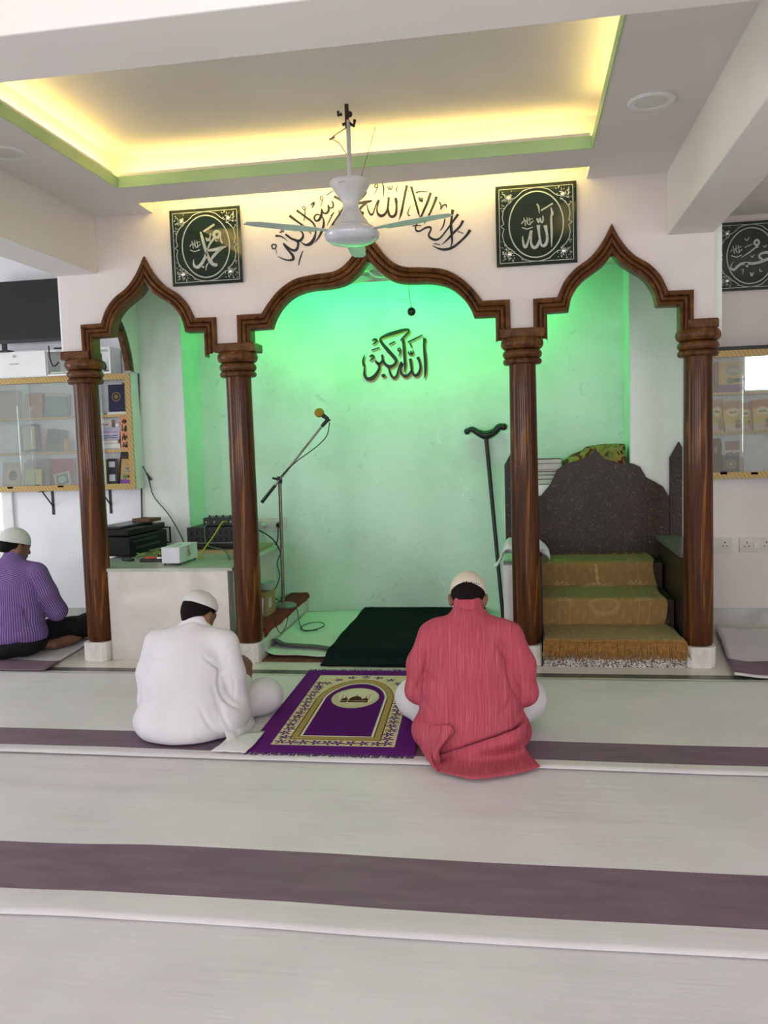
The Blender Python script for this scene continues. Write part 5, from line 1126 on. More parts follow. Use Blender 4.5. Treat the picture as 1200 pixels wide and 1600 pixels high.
# alcove floor coverings
o = MB().box(-0.80, 0.60, -0.055, 1.45, 0.0012, 0.010).build('floor_mat', noisy('dark red brown mat', (0.07, 0.02, 0.012), (0.14, 0.05, 0.03), (30, 30, 30), rough=0.9)); tag(o, 'red brown mat whose edge shows under the white alcove cloth', 'mat')
M['cloth'] = noisy('white cotton spread', (0.60, 0.62, 0.60), (0.68, 0.70, 0.68), (3, 3, 3), rough=0.6, bump=0.3, bscale=(9, 9, 9), bdist=0.01)
def cloth(label, pts, zbase, amp, seed, mats, edge=None, n=50, m=40, foldpx=None):
    (NL_, NR_, FL_, FR_) = pts; V = []; F = []; mi = []
    for i in range(n+1):
        u = i/n
        for jn in range(m+1):
            v = jn/m; p = (NL_*(1-u)+NR_*u)*(1-v)+(FL_*(1-u)+FR_*u)*v
            z = zbase+amp*(0.5+0.5*fnz(p.x*3+seed, p.y*3, seed))+amp*0.6*max(0, fnz(p.x*7, p.y*2.2+seed, 1))
            if edge: z += edge*math.exp(-(v/0.05)**2)*(0.7+0.5*fnz(p.x*6, seed, 0)) + edge*2.2*math.exp(-((u-0.03)/0.09)**2)*math.exp(-(v/0.16)**2)
            V.append((p.x+0.012*fnz(p.y*4, seed, 0), p.y+0.03*fnz(p.x*5, seed, 2)*(1-v), z))
    for i in range(n):
        for jn in range(m):
            k = m+1; F.append((i*k+jn, i*k+jn+1, (i+1)*k+jn+1, (i+1)*k+jn)); mi.append(1 if (len(mats) > 1 and 0.0 <= (jn+.5)/m < 0.07) else 0)
    mb = MB(); mb.v = V; mb.f = F; mb.mi = mi; o = mb.build('floor_cloth', mats, smooth=True, angle=89); s_ = o.modifiers.new('thickness', 'SOLIDIFY'); s_.thickness = 0.004; s_.offset = 1
    tag(o, label, 'floor cloth', 'white cloths on the alcove floor'); return o
cloth('lower white cloth with rolled front edge on the alcove floor', (onZ(404, 1026, 0.01), Vector((-0.362, -0.02, 0.01)), Vector((-0.79, 0.5, 0)), Vector((-0.355, 0.5, 0))), 0.013, 0.006, 2.0, [M['cloth']], edge=0.020)
cloth('upper mint-lit white cloth with grey edge on the alcove floor', (onZ(425, 1008, 0.03), Vector((-0.355, 0.12, 0.03)), Vector((-0.845, 1.38, 0)), Vector((-0.345, 1.46, 0))), 0.026, 0.012, 5.0, [M['cloth'], plain((0.14, 0.12, 0.14), 0.8)], edge=0.012)
V = []; rows = []
t = empty('dark_rug', (0.07, 0.7, 0), 'black green rug lying across the alcove floor behind the prayer mat', 'rug')
rg = noisy('black green pile', (0.0015, 0.005, 0.006), (0.003, 0.012, 0.013), (2, 14, 14), rough=0.95, bump=0.6, bscale=(160, 160, 160), spec=0.1)
FLr, FRr, NLr, NRr = Vector((-0.375, 1.48, 0)), Vector((0.62, 1.48, 0)), Vector((-0.362, -0.155, 0)), Vector((0.62, -0.165, 0))
def rugz(v):
    return 0.056 if v > 0.14 else 0.014+0.042*max(0, min(1, (v-0.055)/0.085))
for i in range(31):
    u = i/30; rows.append([(NLr*(1-u)+NRr*u)*(1-v)+(FLr*(1-u)+FRr*u)*v + Vector((0.012*fnz(v*6, 2, u*0), 0.006*fnz(u*9, v*3, 4), rugz(v)+0.003*fnz(u*3, v*5, 1))) for v in [k/40 for k in range(41)]])
mb = MB(); mb.grid(rows); o = mb.build('pile', rg, t, smooth=True, angle=89); s_ = o.modifiers.new('thickness', 'SOLIDIFY'); s_.thickness = 0.010; s_.offset = -1
rnd = random.Random(9)
for v in (0.0, 1.0):
    mb = MB(); sg = -1 if v == 0 else 1
    for k in range(120):
        u = (k+.5)/120; p = (NLr*(1-u)+NRr*u)*(1-v)+(FLr*(1-u)+FRr*u)*v; p = p+Vector((0, 0, rugz(v)-0.003)); l = 0.012+0.016*rnd.random()
        mb.tube([p, p+Vector((rnd.uniform(-.006, .006), sg*l, 0.002))], 0.0025, 4, cap=False)
    mb.build('fringe', rg, t)

# ------------------------------------------------------------ granite seat with carpeted steps
t = empty('granite_seat', (1.46, 0.6, 0), 'dark granite stepped pulpit seat with an ogee back under the right arch', 'pulpit')
YBK = YB-0.035
pp = [(845, 775), (860, 757), (870, 735), (883, 725), (905, 719), (920, 713), (927, 706), (930, 700), (934, 707), (946, 718), (965, 723.5), (988, 724), (1000, 729), (1010, 746), (1022, 752), (1036, 760), (1043, 772)]
prof_b = [onY(x, y, YBK) for x, y in pp]
body = [Vector((0.93, YBK, prof_b[0].z-0.02))]+prof_b+[Vector((1.995, YBK, prof_b[-1].z-0.02)), Vector((1.995, YBK, 0)), Vector((0.93, YBK, 0))]
MB().prism(body, (0, 0.030, 0)).build('back_panel', M['granite'], t, bevel=0.003)
for (a_, b_) in ((1.997, 2.085), (0.800, 0.928)):
    c_ = (a_+b_)/2 if a_ > 1.5 else b_
    xs = (a_, a_+0.065, 2.085) if a_ > 1.5 else (a_, b_, b_)
    if a_ > 1.5: pl = [(a_, 0), (a_, 1.235), (2.062, 1.352), (2.085, 1.31), (2.085, 0)]
    else: pl = [(a_, 0), (a_, 1.215), (0.865, 1.33), (b_, 1.24), (b_, 0)]
    MB().prism([Vector((x, YBK, z)) for x, z in pl], (0, 0.030, 0)).build('side_post', M['granite'], t, bevel=0.003)
MB().box(0.945, 1.045, 0.10, YBK-0.001, 0, 0.655).build('arm_wall', M['granite'], t)
MB().box(1.905, 2.07, 0.125, YBK-0.001, 0, 0.640).build('arm_wall', M['granite'], t)
MB().box(1.893, 2.075, 0.122, YBK-0.001, 0.641, 0.668).build('arm_cap', noisy('grey green polished stone', (0.11, 0.12, 0.10), (0.17, 0.18, 0.15), (20, 20, 20), rough=0.2), t, bevel=0.002)
MB().box(1.042, 1.883, -0.095, YBK-0.001, 0, 0.158).build('bottom_step', M['terrazzo'], t)
MB().box(1.046, 1.890, 0.340, YBK-0.001, 0.159, 0.335).build('middle_step', M['granite'], t)
MB().box(1.046, 1.890, 0.800, YBK-0.001, 0.336, 0.508).build('seat', M['granite'], t)
o = MB().box(0.80, 0.944, 0.13, YBK-0.002, 0, 0.60).build('marble_side_slab', noisy('white marble slab', (0.60, 0.58, 0.58), (0.70, 0.68, 0.68), (4, 4, 4), rough=0.4), bevel=0.002); tag(o, 'white marble slab standing beside the granite seat behind the third column', 'slab')
# runner on the steps
t = empty('carpet_runner', (1.45, 0.4, 0.5), 'gold brown velvet runner draped down the steps of the granite seat', 'carpet runner')
path2 = [(1.115, 0.520), (1.0, 0.518), (0.9, 0.517), (0.83, 0.517), (0.797, 0.513), (0.784, 0.497), (0.780, 0.46), (0.776, 0.40), (0.772, 0.365), (0.755, 0.348), (0.70, 0.344), (0.55, 0.343), (0.42, 0.343), (0.36, 0.342), (0.334, 0.338), (0.322, 0.322), (0.318, 0.28), (0.314, 0.22), (0.308, 0.188), (0.29, 0.172), (0.24, 0.169), (0.1, 0.168), (-0.04, 0.168), (-0.095, 0.166), (-0.108, 0.152)]
pw = catmull([Vector((0, y, z)) for y, z in path2], 4); n = len(pw)
def runner(uu, vv):
    sh = uu.shape; v = vv*(n-1); i0 = np.clip(np.floor(v).astype(int), 0, n-2); f_ = v-i0
    Yp = np.array([p.y for p in pw]); Zp = np.array([p.z for p in pw])
    y = Yp[i0]*(1-f_)+Yp[i0+1]*f_; z = Zp[i0]*(1-f_)+Zp[i0+1]*f_
    xl = 1.050+0*vv; xr = 1.835+0.012*np.sin(vv*22) + np.where(vv > 0.75, (vv-0.75)*0.16, 0)
    x = xl+(xr-xl)*uu
    wr = 0.004*np.sin(uu*23+vv*17)*np.sin(vv*31+uu*5) + 0.010*np.exp(-((uu-1)/0.05)**2)*(0.5+0.5*np.sin(vv*40))
    return np.stack([x-1.45, y-0.4-wr*0.6, z-0.5+np.abs(wr)*0.6], -1)
def runcol(u, v):
    C = np.zeros(u.shape+(3,)); base = np.array([0.27, 0.165, 0.062]); lite = np.array([0.42, 0.30, 0.14])
    rnd = np.random.RandomState(4); nzv = rnd.rand(*u.shape)
    C[:] = base
    fl = (np.sin(u*60)*np.sin(v*55+np.sin(u*20)*2) > 0.45); C[fl] = base*1.15
    bd = (np.abs(u-0.14) < 0.004) | (np.abs(u-0.22) < 0.004) | (np.abs(u-0.78) < 0.004) | (np.abs(u-0.86) < 0.004); C[bd] = lite*0.85
    for cu in (0.18, 0.82):
        for cv in (0.345, 0.60, 0.12):
            dx, dy = (u-cu)*0.8, (v-cv)*1.3; r = np.hypot(dx, dy); th = np.arctan2(dy, dx); m = (r < 0.06) & (np.cos(9*th) > 0.2) & (r > 0.012) & (dy < 0.02); C[m] = lite
    dx, dy = (u-0.5)/0.15, (v-0.395)/0.075; r = np.hypot(dx, dy); dome = (r < 1) & (v < 0.397); C[dome & (np.sin(np.arctan2(dy, dx)*16) > -0.2)] = lite
    m = (np.abs(u-0.5) < 0.012+0.006*np.sin(v*160)) & (v > 0.20) & (v < 0.32); C[m] = lite
    for k in range(20):
        a_ = k*PI/10; cu, cv = 0.5+0.11*math.cos(a_), 0.64+0.05*math.sin(a_); m = np.hypot((u-cu)*0.8, (v-cv)*1.5) < 0.016; C[m] = base*0.6+lite*0.4
    C *= (0.90+0.2*nzv)[..., None]; return np.clip(C, 0, 1)
color_grid('pile', t, runner, 200, 320, runcol, vcol_mat('gold brown velvet', 0.75, 0.06, 0.1, bump=0.4, bs=220), 0.008)
frg = noisy('ochre fringe yarn', (0.20, 0.09, 0.018), (0.32, 0.16, 0.04), (50, 50, 50), rough=0.9)
mb = MB(); rnd = random.Random(3)
for k in range(210):
    u = (k+rnd.random())/210; x = 1.050+u*0.838; l = 0.085+rnd.random()*0.022; dx = rnd.uniform(-.010, .010)+(u-0.5)*0.04
    mb.tube([(x, -0.108, 0.160), (x+dx*0.3, -0.119, 0.150-l*0.4), (x+dx, -0.113-0.004*rnd.random(), 0.152-l)], [0.004, 0.0042, 0.002], 5, cap=False)
mb.build('front_fringe', frg, t)
mb = MB()
for k in range(90):
    u = (k+rnd.random())/90; x = 1.055+u*0.77
    mb.tube([(x, 1.09, 0.515), (x+rnd.uniform(-.01, .01), 1.112, 0.528+rnd.random()*0.008), (x+rnd.uniform(-.015, .015), 1.118, 0.522+rnd.random()*0.018)], 0.003, 4, cap=False)
mb.build('back_fringe', frg, t)
mb = MB(); mb.tube([(1.046, -0.115, 0.165), (1.47, -0.116, 0.166), (1.885, -0.115, 0.165)], 0.007, 8); mb.build('hem', frg, t, smooth=True)

# towel draped over the arm wall behind the third column
mb = MB(); rows = []
cl = [(0.735, 0.575, 0.02), (0.765, 0.60, 0.035), (0.79, 0.655, 0.06), (0.81, 0.70, 0.07), (0.85, 0.715, 0.075), (0.93, 0.705, 0.07), (1.00, 0.71, 0.07), (1.045, 0.70, 0.06), (1.085, 0.665, 0.045), (1.098, 0.625, 0.03), (1.088, 0.592, 0.012)]
cpts = catmull([Vector((x, z, w)) for x, z, w in cl], 5)
for i, p in enumerate(cpts):
    ring = []
    for k in range(18):
        a_ = 2*PI*k/18; rr = p.z*(1+0.25*fnz(i*0.25, math.cos(a_)*2, math.sin(a_)*2)); ring.append(Vector((p.x+0.1*(0.3)*math.cos(a_)*rr*(1 if abs(p.x-0.93) > 0.1 else 0.3)*3, 0.25+1.6*rr*math.sin(a_), p.y+0.62*rr*math.cos(a_))))
    rows.append(ring)
mb.grid(rows, closed_u=True); o = mb.build('towel', noisy('pale white cotton towel', (0.60, 0.62, 0.62), (0.68, 0.70, 0.70), (8, 8, 8), rough=0.9, bump=0.4, bscale=(60, 60, 60)), smooth=True, angle=80); tag(o, 'crumpled white towel draped over the slab behind the third column', 'towel')
# ledge in the recess behind the seat, with books and a folded rug
LZ2 = onY(845, 757, 1.25).z
o = MB().box(0.83, XR-0.008, YB+0.004, YR-0.004, 0, LZ2).build('recess_ledge', M['pier']); tag(o, 'mint painted ledge in the recess behind the granite seat back', 'ledge')
zz = LZ2; stack = [('bottom dark green book of the pile behind the granite seat', 0.040, (0.02, 0.05, 0.03), 0.0), ('pale green book second from the bottom behind the granite seat', 0.030, (0.25, 0.38, 0.30), 0.02), ('dark blue book with white spine title behind the granite seat', 0.026, (0.02, 0.03, 0.10), -0.01), ('thin tan book above the dark blue one behind the granite seat', 0.014, (0.32, 0.17, 0.05), 0.03), ('thick white book high in the pile behind the granite seat', 0.042, (0.62, 0.66, 0.62), 0.0), ('topmost pale book with black cover behind the granite seat', 0.036, (0.012, 0.02, 0.015), -0.02)]
for lab, th, col, rz in stack:
    xr_ = onY(877 if th > 0.03 else 873, 725, 1.24).x
    b_ = flat(lab, 0.93, xr_, 1.215, 1.42, zz, th, col, rz, group='books piled behind the granite seat'); zz += th+0.001
    if 'title' in lab: MB().box(1.02, 1.13, 1.2135, 1.2148, zz-th*0.7, zz-th*0.35).build('spine_title', plain((0.6, 0.62, 0.6), 0.5), b_)
rows = []
tp = [(880, 722), (895, 712), (910, 706), (917, 700), (930, 697), (945, 694.5), (965, 695), (982, 695.5)]
for i, (x, y) in enumerate(tp):
    w = onY(x, y, 1.24); ring = []
    for k in range(24):
        f_ = k/23; yy = 1.195+0.27*f_; zt_ = w.z-LZ2; z = LZ2+0.008+zt_*(math.sin(PI*min(1, f_*1.15+0.05))**0.35 if 0 < f_ < 0.82 else 0.02) + 0.006*fnz(x*0.1, f_*7, 1)
        ring.append(Vector((min(XR-0.03, w.x+0.006*fnz(f_*5, x, 0)), yy, max(LZ2+0.007, z))))
    rows.append(ring)
m_, nt, b = new_mat('patterned olive rug'); tc = N(nt, 'ShaderNodeTexCoord'); nz = N(nt, 'ShaderNodeTexNoise'); nz.inputs['Scale'].default_value = 9; nz.inputs['Distortion'].default_value = 1.5; L(nt, tc, 'Object', nz, 'Vector')
r = ramp(nt, [(0.35, (0.10, 0.012, 0.010)), (0.45, (0.12, 0.02, 0.012)), (0.5, (0.30, 0.22, 0.06)), (0.62, (0.22, 0.20, 0.05)), (0.7, (0.02, 0.03, 0.012))]); L(nt, nz, 'Fac', r, 'Fac'); L(nt, r, 'Color', b, 'Base Color'); b.inputs['Roughness'].default_value = 0.9
mb = MB(); mb.grid(rows); o = mb.build('folded_rug', m_, smooth=True, angle=70); s_ = o.modifiers.new('thickness', 'SOLIDIFY'); s_.thickness = 0.006; tag(o, 'folded olive and dark red rug heaped on the ledge behind the granite seat', 'rug')
# ------------------------------------------------------------ people: smooth implicit bodies turned into one mesh each
class Field:
    def __init__(s, lo, hi, h):
        s.lo = np.array(lo, float); s.h = h; s.n = np.ceil((np.array(hi)-s.lo)/h).astype(int)+1
        s.ax = [s.lo[i]+h*np.arange(s.n[i]) for i in range(3)]; s.F = np.full(s.n, 10.0, np.float32)
    def sub(s, lo, hi):
        sl = []
        for i in range(3):
            a = max(0, int((lo[i]-s.lo[i])/s.h)-1); b = min(s.n[i], int((hi[i]-s.lo[i])/s.h)+3)
            if b <= a: return None
            sl.append(slice(a, b))
        X, Y, Z = np.meshgrid(*[s.ax[i][sl[i]] for i in range(3)], indexing='ij'); return tuple(sl), X, Y, Z
    def join(s, sl, d, k):
        a = s.F[sl]
        if k > 0:
            h = np.clip(0.5+0.5*(a-d)/k, 0, 1); r = a*(1-h)+d*h-k*h*(1-h); s.F[sl] = np.where(a > 5, d, r)
        else: s.F[sl] = np.minimum(a, d)
    def rc(s, a, b, r1, r2=None, k=0.03):
        r2 = r1 if r2 is None else r2; a = np.array(a, float); b = np.array(b, float); m = max(r1, r2)+0.10
        q = s.sub(np.minimum(a, b)-m, np.maximum(a, b)+m)
        if q is None: return s
        sl, X, Y, Z = q; ba = b-a; L2 = max(1e-9, ba @ ba)
        t = np.clip(((X-a[0])*ba[0]+(Y-a[1])*ba[1]+(Z-a[2])*ba[2])/L2, 0, 1)
        d = np.sqrt((X-a[0]-t*ba[0])**2+(Y-a[1]-t*ba[1])**2+(Z-a[2]-t*ba[2])**2)-(r1+(r2-r1)*t); s.join(sl, d, k); return s
    def ell(s, c, r, k=0.04, M3=None):
        c = np.array(c, float); r = np.array(r, float); m = r.max()+0.10; q = s.sub(c-m, c+m)
        if q is None: return s
        sl, X, Y, Z = q; P = [X-c[0], Y-c[1], Z-c[2]]
        if M3 is not None:
            R = np.array(M3.transposed()); P = [R[i, 0]*P[0]+R[i, 1]*P[1]+R[i, 2]*P[2] for i in range(3)]
        k0 = np.sqrt((P[0]/r[0])**2+(P[1]/r[1])**2+(P[2]/r[2])**2); k1 = np.sqrt((P[0]/r[0]**2)**2+(P[1]/r[1]**2)**2+(P[2]/r[2]**2)**2)
        d = k0*(k0-1)/np.maximum(k1, 1e-6); s.join(sl, d, k); return s
    def cut(s, p, n):                                  # keep the side the normal points away from
        X, Y, Z = np.meshgrid(*s.ax, indexing='ij'); n = np.array(n, float); n /= np.linalg.norm(n)
        s.F = np.maximum(s.F, (X-p[0])*n[0]+(Y-p[1])*n[1]+(Z-p[2])*n[2]).astype(np.float32); return s
    def mesh(s, smooth=2):
        F = s.F; I = F < 0; n = s.n; cnt = np.zeros(n-1); acc = np.zeros(tuple(n-1)+(3,))
        base = np.stack(np.meshgrid(*[np.arange(k-1) for k in n], indexing='ij'), -1).astype(float)
        cor = [(i, j, k) for i in (0, 1) for j in (0, 1) for k in (0, 1)]
        g = lambda A, c: A[c[0]:n[0]-1+c[0], c[1]:n[1]-1+c[1], c[2]:n[2]-1+c[2]]
        for a in cor:
            for ax in range(3):
                if a[ax] == 1: continue
                b = list(a); b[ax] = 1; fa, fb = g(F, a), g(F, b); x = g(I, a) != g(I, b)
                t = np.where(x, fa/np.where(x, fa-fb, 1), 0)
                for i in range(3): acc[..., i] += np.where(x, (a[i]+(t if i == ax else 0)), 0)
                cnt += x
        act = cnt > 0; idx = -np.ones(n-1, int); idx[act] = np.arange(act.sum())
        V = (base[act]+acc[act]/cnt[act][:, None])*s.h+s.lo
        Q = []
        for ax in range(3):
            o1, o2 = [(1, 2), (2, 0), (0, 1)][ax]
            sl = [slice(1, n[i]-1) for i in range(3)]; sl[ax] = slice(0, n[ax]-1); sh = list(sl); sh[ax] = slice(1, n[ax])
            A = I[tuple(sl)]; B = I[tuple(sh)]; e = np.argwhere(A != B); off = np.array([1, 1, 1]); off[ax] = 0; e = e+off
            flip = A[A != B]
            def cell(d1, d2):
                c = e.copy(); c[:, o1] -= d1; c[:, o2] -= d2; return idx[c[:, 0], c[:, 1], c[:, 2]]
            q = np.stack([cell(0, 0), cell(1, 0), cell(1, 1), cell(0, 1)], 1); q[~flip] = q[~flip][:, ::-1]; Q.append(q)
        Q = np.concatenate(Q); Q = Q[(Q >= 0).all(1)]
        E = np.concatenate([Q[:, [0, 1]], Q[:, [1, 2]], Q[:, [2, 3]], Q[:, [3, 0]]])
        for _ in range(smooth):
            S = np.zeros_like(V); C = np.zeros(len(V))
            for a, b in ((0, 1), (1, 0)): np.add.at(S, E[:, a], V[E[:, b]]); np.add.at(C, E[:, a], 1)
            V = V*0.4+0.6*S/np.maximum(C, 1)[:, None]
        return V, Q
def vnorm(V, Q):
    n = np.cross(V[Q[:, 2]]-V[Q[:, 0]], V[Q[:, 3]]-V[Q[:, 1]]); N_ = np.zeros_like(V)
    for i in range(4): np.add.at(N_, Q[:, i], n)
    return N_/np.maximum(np.linalg.norm(N_, axis=1), 1e-9)[:, None]
_Rw, _Uw, _Fw, _Cw = (np.array(v) for v in (_R3, _U3, _F, CAM))
def folds(V, Q, lines):
    """press soft cloth folds into the surface along lines traced over the garment's back: (points, half width, depth)"""
    N_ = vnorm(V, Q); D = V-_Cw; z = D @ _Fw; P = np.stack([600+F_PX*(D @ _Rw)/z, 800-F_PX*(D @ _Uw)/z], 1)
    face = np.clip(-(N_*D).sum(1)/np.linalg.norm(D, axis=1)*2.0, 0, 1); out = np.zeros(len(V))
    for pts, w, dep in lines:
        pts = np.array([(p.x, p.y) for p in catmull([Vector((x, y, 0)) for x, y in pts], 4)]) if len(pts) > 2 else np.array(pts, float)
        best = np.full(len(V), 1e9); tt = np.zeros(len(V)); m = len(pts)-1
        for i in range(m):
            a, b = pts[i], pts[i+1]; ab = b-a; t = np.clip(((P-a) @ ab)/max(ab @ ab, 1e-9), 0, 1); d = np.linalg.norm(P-a-t[:, None]*ab, axis=1)
            u = d < best; best[u] = d[u]; tt[u] = (i+t[u])/m
        tap = np.sin(np.clip(tt*0.92+0.04, 0, 1)*PI)**0.5
        out += dep*tap*(np.exp(-(best/w)**2)-0.16*np.exp(-((best-2.6*w)/(1.6*w))**2))
    return V+N_*(out*face)[:, None]
def soft_noise(V, Q, amp, sc, seed):
    N_ = vnorm(V, Q); a = np.array([mnoise.noise(Vector((v[0]*sc[0]+seed, v[1]*sc[1], v[2]*sc[2]))) for v in V]); return V+N_*(a*amp)[:, None]
def add_mesh(name, V, Q, mat, parent):
    me = bpy.data.meshes.new(name); V = V-np.array(parent.location if parent.parent is None else parent.parent.location)
    if parent.parent is not None: pass
    me.vertices.add(len(V)); me.vertices.foreach_set('co', V.ravel().astype(np.float32)); me.loops.add(Q.size); me.loops.foreach_set('vertex_index', Q.ravel().astype(np.int32))
    me.polygons.add(len(Q)); me.polygons.foreach_set('loop_start', (np.arange(len(Q))*4).astype(np.int32)); me.update(calc_edges=True); me.validate()
    me.polygons.foreach_set('use_smooth', [True]*len(me.polygons)); me.materials.append(mat)
    o = bpy.data.objects.new(name, me); COL.objects.link(o); o.parent = parent; return o

M['skin'] = noisy('brown skin', (0.15, 0.068, 0.040), (0.20, 0.095, 0.058), (12, 12, 12), rough=0.55)
M['hair'] = noisy('black hair', (0.004, 0.0035, 0.003), (0.012, 0.010, 0.009), (160, 160, 60), rough=0.8, bump=0.3, bscale=(220, 220, 60), spec=0.08)
def knit(name, c1, c2):
    m, nt, b = new_mat(name); tc = N(nt, 'ShaderNodeTexCoord'); v = N(nt, 'ShaderNodeTexVoronoi'); v.inputs['Scale'].default_value = 190; L(nt, tc, 'Object', v, 'Vector')
    r = ramp(nt, [(0.1, c2), (0.7, c1)]); L(nt, v, 'Distance', r, 'Fac'); L(nt, r, 'Color', b, 'Base Color'); b.inputs['Roughness'].default_value = 0.9
    bp = N(nt, 'ShaderNodeBump'); bp.inputs['Strength'].default_value = 0.6; bp.inputs['Distance'].default_value = 0.002; L(nt, v, 'Distance', bp, 'Height'); L(nt, bp, 'Normal', b, 'Normal'); return m
M['capwhite'] = knit('white crocheted cotton', (0.56, 0.56, 0.54), (0.66, 0.66, 0.64)); M['capcream'] = knit('cream knitted cotton', (0.58, 0.52, 0.42), (0.68, 0.62, 0.52))
M['kurtawhite'] = noisy('white cotton cloth', (0.64, 0.62, 0.65), (0.70, 0.68, 0.71), (5, 5, 5), rough=0.8, bump=0.15, bscale=(22, 22, 9), bdist=0.006, spec=0.2)
M['trouser'] = noisy('white trouser cotton', (0.62, 0.60, 0.63), (0.68, 0.66, 0.69), (5, 5, 5), rough=0.8, spec=0.2)
M['blackcloth'] = noisy('black trouser cloth', (0.006, 0.006, 0.007), (0.012, 0.012, 0.014), (12, 12, 12), rough=0.85, spec=0.2)
def heather():
    m, nt, b = new_mat('heathered rose cotton'); tc = N(nt, 'ShaderNodeTexCoord'); mp = N(nt, 'ShaderNodeMapping'); mp.inputs['Scale'].default_value = (210, 9, 8); L(nt, tc, 'Object', mp, 'Vector')
    nz = N(nt, 'ShaderNodeTexNoise'); nz.inputs['Scale'].default_value = 1; nz.inputs['Detail'].default_value = 2; L(nt, mp, 'Vector', nz, 'Vector')
    r = ramp(nt, [(0.30, (0.36, 0.055, 0.085)), (0.52, (0.435, 0.076, 0.108)), (0.66, (0.47, 0.10, 0.135)), (0.84, (0.53, 0.20, 0.23))]); L(nt, nz, 'Fac', r, 'Fac'); L(nt, r, 'Color', b, 'Base Color'); b.inputs['Roughness'].default_value = 0.85; b.inputs['Specular IOR Level'].default_value = 0.15; return m
def stripes():
    m, nt, b = new_mat('purple striped shirting'); at = N(nt, 'ShaderNodeAttribute', attribute_name='stripe')
    w = N(nt, 'ShaderNodeMath', operation='SINE'); sc = N(nt, 'ShaderNodeMath', operation='MULTIPLY'); L(nt, at, 'Fac', sc, 0); sc.inputs[1].default_value = 2*PI/0.0145; L(nt, sc, 0, w, 0)
    r = ramp(nt, [(0.35, (0.105, 0.055, 0.20)), (0.72, (0.15, 0.09, 0.25)), (0.95, (0.27, 0.19, 0.36))]); mr = N(nt, 'ShaderNodeMapRange'); L(nt, w, 0, mr, 'Value'); mr.inputs['From Min'].default_value = -1
    L(nt, mr, 'Result', r, 'Fac'); L(nt, r, 'Color', b, 'Base Color'); b.inputs['Roughness'].default_value = 0.8; b.inputs['Specular IOR Level'].default_value = 0.2; return m
M['pinkcloth'] = heather(); M['stripecloth'] = stripes()

def head_frame(c, pitch, yaw): return Matrix.Translation(c) @ Matrix.Rotation(yaw, 4, 'Z') @ Matrix.Rotation(-pitch, 4, 'X')
def add_head(f, H, s=1.0):
    R = H.to_3x3(); w = lambda x, y, z: H @ Vector((x*s, y*s, z*s))
    f.ell(w(0, -0.008, 0.022), (0.074*s, 0.094*s, 0.088*s), 0.0, R)
    f.ell(w(0, 0.030, -0.035), (0.060*s, 0.066*s, 0.082*s), 0.03, R)
    f.ell(w(0, 0.060, -0.085), (0.032*s, 0.032*s, 0.025*s), 0.03, R)                    # chin
    f.rc(w(0, 0.088, 0.004), w(0, 0.106, -0.034), 0.009*s, 0.014*s, 0.012)              # nose
    f.rc(w(-0.034, 0.080, 0.016), w(0.034, 0.080, 0.016), 0.012*s, None, 0.015)          # brow
    f.rc(w(-0.02, 0.092, -0.060), w(0.02, 0.092, -0.060), 0.008*s, None, 0.008)          # lips
    for sx in (-1, 1):
        f.ell(w(sx*0.030, 0.082, -0.002), (0.013*s, 0.010*s, 0.010*s), 0.006, R)          # eyes
        f.ell(w(sx*0.077, 0.0, -0.020), (0.010*s, 0.018*s, 0.032*s), 0.006, R)            # ears
        f.ell(w(sx*0.085, -0.006, -0.008), (0.007*s, 0.016*s, 0.020*s), 0.004, R)
def add_hand(f, wrist, dirv, nrm, side, curl=0.5, s=1.0):
    """palm, four unequal fingers with two bends and a thumb from the side of the palm"""
    d = Vector(dirv).normalized(); n = Vector(nrm); n = (n-d*n.dot(d)).normalized(); x = d.cross(n)*side; wv = Vector(wrist)
    f.rc(wv, wv+d*0.03, 0.026*s, 0.028*s, 0.015)
    for i, (o, ln) in enumerate(((-0.030, 0.062), (-0.010, 0.074), (0.011, 0.070), (0.031, 0.056))):
        k = wv+d*0.088*s+x*o*s; f.rc(wv+d*0.02+x*o*0.6*s, k, 0.015*s, 0.0115*s, 0.012)
        d1 = (d*math.cos(curl*0.7)-n*math.sin(curl*0.7)); d2 = (d*math.cos(curl*1.6)-n*math.sin(curl*1.6)); d3 = (d*math.cos(curl*2.3)-n*math.sin(curl*2.3))
        a = k+d1*ln*0.45*s; b = a+d2*ln*0.32*s; c = b+d3*ln*0.25*s
        f.rc(k, a, 0.0095*s, 0.0088*s, 0.004).rc(a, b, 0.0088*s, 0.008*s, 0.003).rc(b, c, 0.008*s, 0.007*s, 0.003)
    t0 = wv+d*0.025*s-x*0.026*s; t1 = t0+d*0.032*s-x*0.024*s-n*0.008*s; t2 = t1+d*0.028*s-x*0.006*s-n*0.012*s
    f.rc(t0, t1, 0.013*s, 0.011*s, 0.01).rc(t1, t2, 0.010*s, 0.008*s, 0.004)
def add_foot(f, heel, toe, up=(0, 0, 1), s=1.0):
    h = Vector(heel); t = Vector(toe); d = (t-h).normalized(); x = d.cross(Vector(up)).normalized(); L_ = (t-h).length
    f.rc(h, h+d*L_*0.55, 0.036*s, 0.034*s, 0.02).rc(h+d*L_*0.4, h+d*L_*0.72+x*0.012, 0.034*s, 0.026*s, 0.02)
    for i, (o, e, r) in enumerate(((-0.026, 1.0, 0.0135), (-0.007, 0.97, 0.0095), (0.009, 0.93, 0.009), (0.023, 0.88, 0.0085), (0.035, 0.82, 0.008))):
        f.rc(h+d*L_*0.66+x*o*s, h+d*L_*e+x*o*1.1*s, r*1.25*s, r*s, 0.006)
